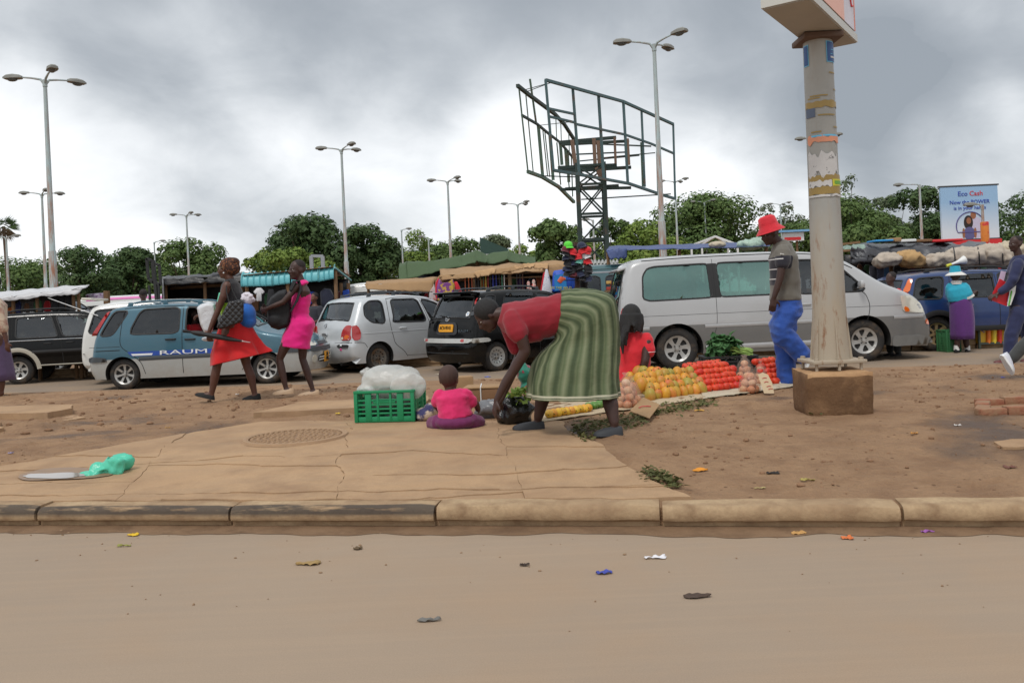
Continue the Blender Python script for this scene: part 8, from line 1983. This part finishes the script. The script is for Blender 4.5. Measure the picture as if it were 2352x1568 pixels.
# cardboard roofed stall behind the silver wagon
d =20.0; s4 =stall('low stall with a brown cardboard awning behind the silver wagon',915,d)
sheet('awning',m_card,s4,[(842,646,d + .9),(1004,636,d + .9),(998,645,d - .1),(838,655,d - .1)],20,5,0,.03,12); sheet('awning_flap',m_card,s4,[(838,654,d - .1),(998,644,d - .1),(993,671,d - .2),(842,664,d - .2)],22,5,.0,.03,13); sheet('awning_flap',m_card,s4,[(996,640,d),(1030,622,d),(1026,648,d),(998,662,d)],8,5,.0,.05,14)
for x,y in ((846,660),(900,658),(985,655),(1010,640)): post(s4,x,0,d + .1,y,.04)
hang('pale_bag','white and pink cloth bags hanging under the cardboard edge','bag',[(985,668),(997,655),(1004,668),(1006,690),(986,692)],d - .1,cloth('white_pink_bag',S3(206,196,196),col2=S3(196,120,110),mixscale=7),.2); hang('pale_shirt','pale blue shirt hanging left of the flowered bag','clothing',[(968,690),(978,680),(990,690),(990,712),(966,712)],d,cloth('pale_blue',S3(150,176,206)))
# green tarpaulin
d =23.5; s5 =stall('stall under a big green tarpaulin with two peaks',1070,d); Pk =[(918,606,0),(935,600,.2),(985,601,0),(1060,590,0),(1095,577,1),(1120,588,0),(1165,579,1),(1195,590,0),(1230,600,0)]
mb =MB(); up_ =[at(x,y,d + 1.2) for x,y,_ in Pk]; lo =[at(x,y + q,d - .3) for (x,y,_),q in zip(Pk,(44,40,26,22,22,17,18,14,5))]; mid =[a.lerp(b,.45) + V((0,-.2,.12)) for a,b in zip(up_,lo)]; bk =[p + V((0,2.2,-.5)) for p in up_]; n_ =60
def interp(L,u): t =u*(len(L) - 1); i =min(int(t),len(L) - 2); f =t - i; f =f*f*(3 - 2*f); return L[i].lerp(L[i + 1],f)
def gt(u,v):
 rows =[bk,up_,mid,lo]; t =v*3; i =min(int(t),2); p =interp(rows[i],u).lerp(interp(rows[i + 1],u),t - i); return p + V((0,.05*noise.noise(V((u*18,v*4,1))),.05*noise.noise(V((u*14,v*5,2))) + .03*noise.noise(V((u*50,v*3,7)))))
mb.sheet(gt,70,15); mb.build('tarpaulin',m_gtarp,s5,smooth=60,solid=.02)
for x,y in ((930,612),(1095,590),(1165,590),(1220,600)): post(s5,x,0,d + .6,y,.05)
sheet('back_sheet',m_bpl,s5,[(960,620,d + 2),(1225,606,d + 2),(1225,720,d + 2),(960,720,d + 2)],10,5,0,.04,21)
wb_ =at(1104,592,32); wbt =thing('white_board','white board standing behind the green tarpaulin peak','sign',(wb_.x,32,ZF)); MB().box((wb_.x,32,wb_.z - .1),(1.6,.06,.45)).build('panel',m_wbox,wbt,smooth=0); post(wbt,1085,0,32.1,592,.03); post(wbt,1125,0,32.1,592,.03)
gr =at(1130,566,60); grt =thing('green_roof_shed','dark green pitched roof shed far behind the tarpaulin','shed',(gr.x,60,ZF)); mb =MB(); x0,x1 =at(1102,545,60),at(1168,572,60); mb.loft([[V((x0.x,60,x0.z)),V((x1.x,60,x1.z)),V((x1.x,60,ZF)),V((x0.x,60,ZF))],[V((x0.x,64,x0.z)),V((x1.x,64,x1.z)),V((x1.x,64,ZF)),V((x0.x,64,ZF))]]); mb.build('wall',M('dark_green_sheet',S3(40,70,62),.6),grt,smooth=0)
# belt and bag stall
d =19.2; s6 =stall('stall with ragged cardboard roof and rows of hanging belts',1140,d)
sheet('roof',m_card,s6,[(1010,618,d + 1.5),(1330,596,d + 1.5),(1318,622,d - .1),(1012,634,d - .1)],36,8,0,.05,15)
for k,(x0,y0,x1,y1,q) in enumerate(((1008,634,1095,628,9),(1090,624,1140,614,14),(1132,620,1205,608,10),(1200,606,1262,604,12),(1256,610,1322,604,26),(1180,612,1230,606,6))): sheet('cardboard_flap',m_card if k % 2 == 0 else M('pale_cardboard',S3(186,150,110),.85,var=.12,bump=.2),s6,[(x0,y0,d - .15),(x1,y1,d - .15),(x1 - 4,y1 + q,d - .22),(x0 + 5,y0 + q,d - .2)],14,4,0,.05,30 + k)
for x,y in ((1016,634),(1088,630),(1170,622),(1250,616),(1316,616)): post(s6,x,0,d,y,.055)
for y in (636,646): MB().bar(at(1014,y,d + .05),at(1312,y - 14,d + .05),.03).build('rail',m_pole_w,s6)
sheet('back_sheet',m_bpl,s6,[(1010,636,d + 1.4),(1325,620,d + 1.4),(1325,740,d + 1.4),(1010,745,d + 1.4)],12,6,0,.04,22)
cols =[((188,92,48),6),((196,100,52),5),((180,84,44),6),((34,30,30),4),((40,34,32),4),((120,110,50),4),((60,92,60),3),((196,168,60),3),((160,50,44),3),((40,38,44),4),((40,50,150),5),((36,44,140),5),((30,30,40),4),((60,130,100),3),((210,206,200),3),((44,36,32),5),((36,30,30),4),((90,54,36),4)]
x =1068
for k,(c,w_) in enumerate(cols):
 yt =637 - (x - 1014)*.047; L =44 + (k*7) % 12; px =w_*d/FPX/2; a,b_ =at(x,yt,d - .05),at(x + 1.5,yt + L,d - .05); mt =M('belt_%d_%d_%d' % c,S3(*c),.5,var=.15)
 tb =MB().bar(a,b_,.018,h=w_*d/FPX).build('belt',mt); tag(tb,'%s belt, number %s from the left in the row of hanging belts' % ({0: 'tan',1: 'tan',2: 'tan',3: 'black',4: 'black',5: 'olive',6: 'dark green',7: 'yellow',8: 'red',9: 'black',10: 'blue',11: 'blue',12: 'black',13: 'green',14: 'white',15: 'dark brown',16: 'black',17: 'brown'}[k],('one two three four five six seven eight nine ten eleven twelve thirteen fourteen fifteen sixteen seventeen eighteen'.split())[k]),'belt','belts hanging in the stall'); MB().box(b_ + V((0,-.015,0)),(w_*d/FPX*.9,.02,.05),bev=.005).build('buckle',m_chrome,tb); x += w_ + (2.2 if k != 14 else 26)
m_flow =M('flowered_cloth',S3(196,160,70),.7,col2=S3(120,60,130),mixscale=9,mixlo=.47,mixhi=.5,var=.4,scale=14); hang('flowered_bag','yellow and purple flowered shopping bag hanging at the belt stall','bag',[(1003,660),(1008,640),(1014,650),(1030,648),(1040,640),(1046,660),(1040,690),(1004,692)],d - .25,m_flow,.2); hang('red_bag','red shopping bag hanging right of the flowered bag','bag',[(1042,648),(1050,646),(1064,676),(1068,690),(1046,690)],d - .2,cloth('red_nylon',S3(196,30,50)),.12); hang('red_bag','red bag edge hanging left of the flowered bag','bag',[(1000,648),(1008,636),(1010,660),(1004,690),(999,680)],d - .15,MATS['red_nylon'],.1)
hang('bandana','white paisley bandana hanging as a triangle','clothing',[(1253,618),(1258,618),(1270,672),(1243,674)],d - .3,cloth('paisley_white',S3(214,214,222),col2=S3(160,162,180),mixscale=16,mixlo=.58,mixhi=.62),.05); hang('red_bandana','red bandana behind the white bandana','clothing',[(1248,626),(1256,622),(1262,672),(1240,672)],d - .2,MATS['red_nylon'],.05)
m_pic =M('seaside_print',S3(40,130,200),.5,col2=S3(190,140,70),mixscale=3.5,mixlo=.55,mixhi=.6); t =hang('blue_shopping_bag','blue shopping bag printed with a bird picture','bag',[(1270,622),(1300,618),(1322,622),(1320,664),(1290,672),(1268,670)],d - .3,m_bluebag,.16); MB().add([at(1273,632,d - .42),at(1300,628,d - .42),at(1302,664,d - .42),at(1274,668,d - .42)],[(0,1,2,3)]).build('picture',m_pic,t,smooth=0); MB().tube([at(1284,648,d - .425),at(1290,640,d - .425),at(1299,640,d - .425)],[.05,.06,.02],n=6,flat=.2).build('picture_bird',M('print_orange',S3(214,96,60),.5),t); text_mesh('bag_lettering','SEE THE WILD',.075,m_yel,t,at(1288,661,d - .43) - root_loc(t),(PI/2,ROLL,0),ext=.002)
for k,(x,y,c,L) in enumerate(((1196,640,(60,30,80),40),(1225,640,(30,30,34),46),(1240,636,(150,80,50),40))): hang('hung_garment',('dark purple garment at the middle of the belt stall','black garment right of the middle of the belt stall','brown garment left of the white bandana')[k],'clothing',[(x - 10,y),(x + 10,y),(x + 9,y + L),(x - 9,y + L)],d + .3,cloth('garment%d' % k,S3(*c)),.1)
m_glassb =M('lantern_glass',S3(206,190,180),.2,col2=S3(200,40,40),mixscale=16)
for k,(x,y) in enumerate(((1214,652),(1226,648),(1218,662))): p =at(x,y,d - .1); tag(MB().lathe([(0,0),(.05,0),(.05,.04),(.035,.06),(.04,.12),(.02,.16),(0,.16)],10,p + V((0,0,-.1))).build('lantern',m_glassb),('small red lantern hanging left in the belt stall','small red lantern hanging right in the belt stall','small red lantern hanging lowest in the belt stall')[k],'lantern')
# tower of caps
d =18.0; cp =thing('cap_rack','tall rusty pole rack for caps right of the belt stall','rack',(at(1322,690,d).x,d,ZF)); post(cp,1322,0,d,556,.06,mat=M('rusty_pole',S3(74,52,44),.8),name='pole')
for k in range(7): z =566 + k*13; MB().bar(at(1297,z,d - .05),at(1352,z - 2,d - .05),.02).build('rail',m_trim,cp)
def cap_mesh():
 b =MB(); rings =[]
 for r,z in ((.088,0),(.09,.03),(.082,.065),(.055,.095),(.02,.108)): rings.append([(r*1.1*math.cos(2*PI*j/16),r*math.sin(2*PI*j/16),z) for j in range(16)])
 b.loft(rings); b.sheet(lambda u,v: (.08*math.cos((u - .5)*2.2)*(1 + .9*v) + .01 - .02*v,.088*math.sin((u - .5)*2.2)*(1 + .15*v),.006 - .022*v*v - .05*(u - .5)**2*v),8,3); return b
capb =cap_mesh(); names ={'red': (196,32,40),'black': (26,26,30),'navy': (34,40,66),'lime': (90,206,60),'white': (206,206,210),'aqua': (120,196,180),'maroon': (96,28,40)}; meshes ={}
layout =[(1305,562,'lime'),(1336,564,'navy'),(1300,572,'maroon'),(1300,582,'black'),(1314,578,'red'),(1338,578,'red'),(1348,574,'red'),(1302,594,'navy'),(1330,590,'red'),(1346,588,'white'),(1314,592,'black'),(1304,606,'black'),(1330,602,'aqua'),(1349,602,'red'),(1316,606,'navy'),(1302,618,'navy'),(1330,616,'black'),(1350,616,'black'),(1316,620,'black'),(1334,630,'navy'),(1350,628,'black'),(1318,632,'maroon'),(1340,640,'black'),(1304,630,'black'),(1352,640,'navy')]
rr =random.Random(5); cnt ={}
for (x,y,c) in layout:
 if c not in meshes: meshes[c] =capb.mesh('cap',cloth('cap_' + c,S3(*names[c])),50)
 cnt[c] =cnt.get(c,0) + 1; o =link('cap',meshes[c]); o.location =at(x,y + 4,d - .16); o.rotation_euler =(rr.uniform(-.3,.2),rr.uniform(-.3,.3),rr.choice((-1.2,-1.9,-2.3,-.9)) + rr.uniform(-.2,.2)); o.scale =(1.05,)*3
 n =sum(1 for q in layout if q[2] == c); tag(o,(('%s cap on the cap rack, the only one of this colour' % c) if n == 1 else '%s cap hanging on the cap rack' % c),'cap',None if n == 1 else '%s caps on the rack' % c)
# blue tarpaulin behind the van, gazebo frame, corrugated roof
d =21; s7 =stall('stall under a blue tarpaulin seen above the silver van',1560,d); sheet('tarpaulin',m_btarp,s7,[(1400,566,d + 2.5),(1772,556,d + 2.5),(1768,566,d - .3),(1392,576,d - .3)],34,8,0,.05,17); sheet('tarpaulin_edge',m_btarp,s7,[(1392,575,d - .3),(1440,572,d - .3),(1440,592,d - .3),(1402,596,d - .4)],10,5,.0,.08,18)
for x,y in ((1396,580),(1560,574),(1760,568)): post(s7,x,0,d,y,.05)
lump('sack_bundle','cream sack lying on the blue tarpaulin','sack',[(1648,562,20,6,.2)],m_sackw,d,vox=.03,rough=.4); lump('net_bundle','pale green net bundle on the tarpaulin beside the red hat','bundle',[(1722,562,28,10,.25),(1740,556,16,8,.2)],film('net_green',(S3(150,176,160),S3(176,196,182)),tr=.1),d,vox=.03,rough=.7,seed=4)
d2 =30; gz_ =thing('gazebo_frame','white metal gazebo roof frame behind the blue tarpaulin','frame',(at(1630,600,d2).x,d2,ZF))
for (x,y,dd) in ((1588,558,-.6),(1612,556,1.2),(1672,556,1.2),(1694,556,-.6)): MB().bar(at(1643,543,d2),at(x,y + 6,d2 + dd),.06).build('rafter',m_wbox,gz_); MB().bar(at(x,y + 6,d2 + dd),V((at(x,y + 6,d2 + dd).x,d2 + dd,ZF)),.06).build('leg',m_wbox,gz_)
d2 =26; sg_ =thing('shop_sign','small red white and blue shop sign above the van','sign',(at(1820,560,d2).x,d2,ZF)); p =at(1822,546,d2); MB().box((p.x,d2,p.z + .03),(.62,.12,.26)).build('panel',m_wbox,sg_,smooth=0); MB().box((p.x - .04,d2 - .065,p.z - .03),(.5,.02,.09)).build('red_band',m_red,sg_,smooth=0); MB().box((p.x,d2 - .01,p.z + .2),(.9,.3,.06)).build('blue_roof',M('pale_blue_sheet',S3(120,170,210),.5),sg_,smooth=0); post(sg_,1815,0,d2 + .1,548,.04); post(sg_,1830,0,d2 + .1,548,.04)
# goods on a small table between teal van and silver van
d2 =17.0; tb_ =thing('goods_table','small table with brown boxes left of the silver van','table',(at(1410,690,d2).x,d2,ZF)); p =at(1408,668,d2); MB().box((p.x,d2,p.z),(.3,.4,.04)).build('table_top',m_pole_w,tb_)
for q in (-.12,.12): MB().bar(V((p.x + q,d2,ZF)),V((p.x + q,d2,p.z)),.04).build('leg',m_pole_w,tb_)
rr =random.Random(8)
for k in range(8): MB().box((p.x + rr.uniform(-.12,.12),d2 - .1 + rr.uniform(-.1,.1),p.z + .05 + .06*(k // 3)),(.09,.1,.06),bev=.006).build('packet',M('packet%d' % (k % 3),S3(*((150,90,50),(196,160,90),(170,60,50))[k % 3]),.6),tb_)
# right hand stall: grey sheeting, sacks and bales
d =18.8; s8 =stall('stall with grey sheeting and fat sacks on its roof at the right',2120,d)
sheet('roof_sheet',m_gpl,s8,[(1965,562,d + 1.6),(2262,556,d + 1.6),(2282,578,d - .1),(1968,588,d - .1)],40,10,-.03,.12,19); sheet('roof_edge',m_gpl,s8,[(1966,572,d - .12),(2282,568,d - .12),(2270,588,d - .25),(1958,605,d - .2)],40,6,.0,.12,20,.03); sheet('side_sheet',m_gpl,s8,[(1956,566,d - .1),(2000,578,d - .2),(1990,600,d - .2),(1950,610,d)],12,6,0,.1,23); sheet('back_sheet',m_bpl,s8,[(1940,585,d + 1.5),(2350,580,d + 1.5),(2350,700,d + 1.5),(1940,700,d + 1.5)],12,6,0,.05,24)
for x,y in ((1956,590),(2022,596),(2046,600),(2120,600),(2240,596),(2330,590)): post(s8,x,0,d + .1,y,.05)
m_sk2 =M('grey_sacking',S3(176,164,150),.85,var=.1,bump=.6,bscale=6); m_sk3 =M('brown_sacking',S3(176,142,96),.85,var=.12,bump=.6,bscale=6); rs =.6
for (lb,parts,mt,sd_) in (('pale sack hanging under the grey sheeting, left end',[(2040,596,26,13,.3),(2025,600,14,12,.25)],m_sk2,1),('tan sacking bale second from the left under the grey sheeting',[(2085,594,26,16,.35),(2100,600,18,12,.3)],m_sk3,2),('grey sacking bale in the middle of the right stall',[(2160,596,30,13,.35),(2140,602,20,9,.3)],m_sk2,3),('fattest grey bale of the right stall',[(2210,590,34,20,.42),(2235,588,24,18,.4)],m_sk2,4),('grey bale at the right end of the roof',[(2272,585,32,22,.42),(2295,590,18,18,.4)],m_sk2,5),('cream sack behind the head of the man in navy',[(2318,578,26,22,.4)],m_sackw,6)):
 t =lump('sack',lb,'sack',[(x,y,a,b_,c,-.5) for x,y,a,b_,c in parts],mt,d,vox=.035,it=2,rough=.7,seed=sd_); t['group'] ='sacks on the right stall'
x_,y_,_a,_b,_c =2222,589,0,0,0
for x in (2190,2246,2300): MB().tube([at(x,568,d - .7),at(x + 3,585,d - .96),at(x + 4,606,d - .85)],.012,n=5).build('rope',m_trim,s8)
for k,(x0,y0,x1,y1,mt,lb) in enumerate(((2000,550,2042,556,M('bright_blue_sheet',S3(50,150,214),.5),'bright blue folded sheet on the stall roof'),(2058,549,2094,557,m_wbox,'long white box on the stall roof'),(2094,549,2130,557,m_cardd,'brown box beside the white one on the stall roof'),(2130,548,2200,557,m_red,'long red board on the stall roof'),(2044,546,2060,556,m_card,'piece of cardboard standing on the stall roof'))):
 a,b_ =at(x0,y1,d + 1.0),at(x1,y0,d + 1.0); o =MB().box(((a.x + b_.x)/2,d + 1.0,(a.z + b_.z)/2 - .01),(b_.x - a.x,.5,b_.z - a.z),bev=.02).build('roof_load',mt); tag(o,lb,'box')
sheet('green_net',film('shade_net',(S3(120,150,130),S3(150,176,156)),tr=.2),s8,[(1935,566,d + 1),(1985,560,d + 1),(1990,572,d + .2),(1938,574,d + .2)],10,5,0,.04,25); MB().bar(at(1930,576,d),at(1975,574,d),.05).build('beam',m_pole_w,s8); MB().bar(at(1925,562,d + .6),at(1975,556,d + .6),.05).build('beam',m_pole_w,s8)
for k,(x,y,c) in enumerate(((2005,610,(40,40,50)),(2022,606,(60,62,80)),(2060,612,(36,36,40)))): hang('hung_garment',('black garment hanging left under the right stall','patterned dark garment hanging under the right stall','black bag hanging beside the blue car')[k],'clothing',[(x - 9,y),(x + 9,y),(x + 8,y + 40),(x - 8,y + 40)],d - .1,cloth('rgarment%d' % k,S3(*c),col2=S3(120,120,140),mixscale=12,mixlo=.62,mixhi=.66),.1)
mgp =at(2200,602,SUV.root.location.y - .2); mg =thing('megaphone','white and yellow megaphone on the roof of the blue car','megaphone',mgp); axm =V((.95,0,.28)).normalized(); MB().lathe([(.02,0),(.025,.08),(.04,.18),(.085,.30),(.083,.31),(.035,.16)],16,mgp - axm*.16,axm).build('horn',m_wbox,mg); MB().tube([mgp - axm*.24,mgp - axm*.14],[.03,.028],n=10).build('driver_unit',m_yel,mg); MB().tube([mgp - axm*.18,mgp - axm*.18 + V((.02,0,-.12))],.014,n=6).build('grip',m_yel,mg)

# ---- vehicles behind the stalls
def minibus(label,x_rear,d,H,paint,yaw=0,kx=1.1,glass=g_smoke,name='minibus'):
 S =dict(k=(kx,H/1.95),out=OUTV,hw=.88,r=.33,wb=2.985,zb=1.16,sill=.26,paint=paint,yaw=yaw,glass=glass,tum=.14,tum2=.05,ws=(2.82,3.28,1.36,1.72),rw=(-.92,-.72,1.05,1.75),dash=2.85,fil=.12,seats=False,
    win=[dict(p=[(-.5,1.2),(-.45,1.68),(.5,1.70),(.5,1.2)],k=.1),dict(p=[(.65,1.2),(.65,1.70),(1.75,1.70),(1.75,1.2)],k=.08),dict(p=[(1.93,1.20),(1.93,1.70),(2.25,1.70),(2.60,1.6),(2.96,1.24),(2.9,1.20)],k=.08)])
 c =Car(label,'minibus',S,name); p =at(x_rear,700,d); c.root.location =(p.x,d,ZF); c.line('door_seam',[(1.86,1.8),(1.86,.4)]); c.line('roof_gutter',[(-.5,1.83),(1.6,1.86),(2.4,1.80)]); return c
creamp =paint_mat('cream_white_paint',S3(206,206,198),dust=.2,metal=0,rough=.4); tealv =paint_mat('teal_van_paint',S3(62,98,104),dust=.2)
c =minibus('white high roof minibus behind the pale plastic stall, far left',-130,22.2,2.12,creamp,kx=1.12); c.end('roof_patch',[(-.5,1.7),(.5,1.7),(.5,1.74),(-.5,1.74)],M('rust_yellow',S3(186,150,70),.6),True,out=.01)
c =minibus('white minibus with pink roof stripe behind the bald man',250,24.5,1.95,whitep,kx=.9); c.line('roof_stripe',[(-.3,1.87),(1.5,1.89),(2.1,1.86)],M('pink_stripe',S3(216,120,180),.5),w=.035,out=.02)
c =minibus('white minibus behind the cardboard awning',862,22.6,1.98,whitep,kx=1.0); c =minibus('teal minibus behind the rack of caps',1330,21.5,2.12,tealv,kx=.95); c.line('side_stripe',[(-.9,1.77),(1.8,1.78)],m_grf,w=.02,out=.01)
gr2 =thing('corrugated_roof','grey corrugated iron roof above the teal minibus','roof',(at(1380,610,23.6).x,23.6,ZF)); mb =MB(); mb.sheet(lambda u,v: at(1340 + 80*u,606 - 8*v,23.6 + 1.5*v) + V((0,0,.03*math.sin(u*60))),60,2); mb.build('sheet_metal',M('zinc',S3(170,170,166),.5,metal=.3),gr2,solid=.01)
for x in (1342,1418): post(gr2,x,0,23.8,604,.05)
# more stock hung up or heaped in the stalls
rr =random.Random(91); pal ={'white': (206,204,206),'red': (176,36,44),'dark blue': (44,54,110),'black': (28,28,32),'sky blue': (90,140,196),'brown': (110,74,52),'purple': (96,52,110),'cream': (196,180,150),'green': (60,104,70),'orange': (204,110,50)}; key =list(pal)
for (x0,x1,y0,dep,n,wh) in ((-20,120,690,19.6,6,'in the pale roofed stall at the left'),(575,700,672,20.4,5,'at the back of the tub stall'),(850,990,668,20.5,6,'under the cardboard awning'),(1100,1300,636,20.0,9,'at the back of the belt stall'),(1965,2060,604,19.4,5,'at the back of the right stall'),(2080,2320,606,19.5,6,'under the sacks of the right stall')):
 for k in range(n):
  c =key[(k*3 + n) % 10]; x =x0 + (x1 - x0)*(k + .5)/n + rr.uniform(-4,4); y =y0 + rr.uniform(-2,6); w_ =rr.uniform(6,11); L =rr.uniform(22,42)
  hang('hung_garment','%s garment hanging %s' % (c,wh),'clothing',[(x - w_*.5,y),(x + w_*.5,y),(x + w_,y + 8),(x + w_*.75,y + L),(x - w_*.7,y + L*.96),(x - w_,y + 9)],dep,cloth('stock_' + c.replace(' ','_'),S3(*pal[c])),.1,group='garments hanging ' + wh)
# low rubble and litter on the far verge
rr =random.Random(77); b =MB()
for k in range(900):
 s_ =rr.uniform(-4,18); p =flat(FK0) + FD*s_ + FN*rr.uniform(6.3,8.4); clod(b,V((p.x,p.y,ZF - .03 + .02)),rr.uniform(.015,.06),rr)
tag(b.build('rubble',m_stone,smooth=40),kind='stuff')
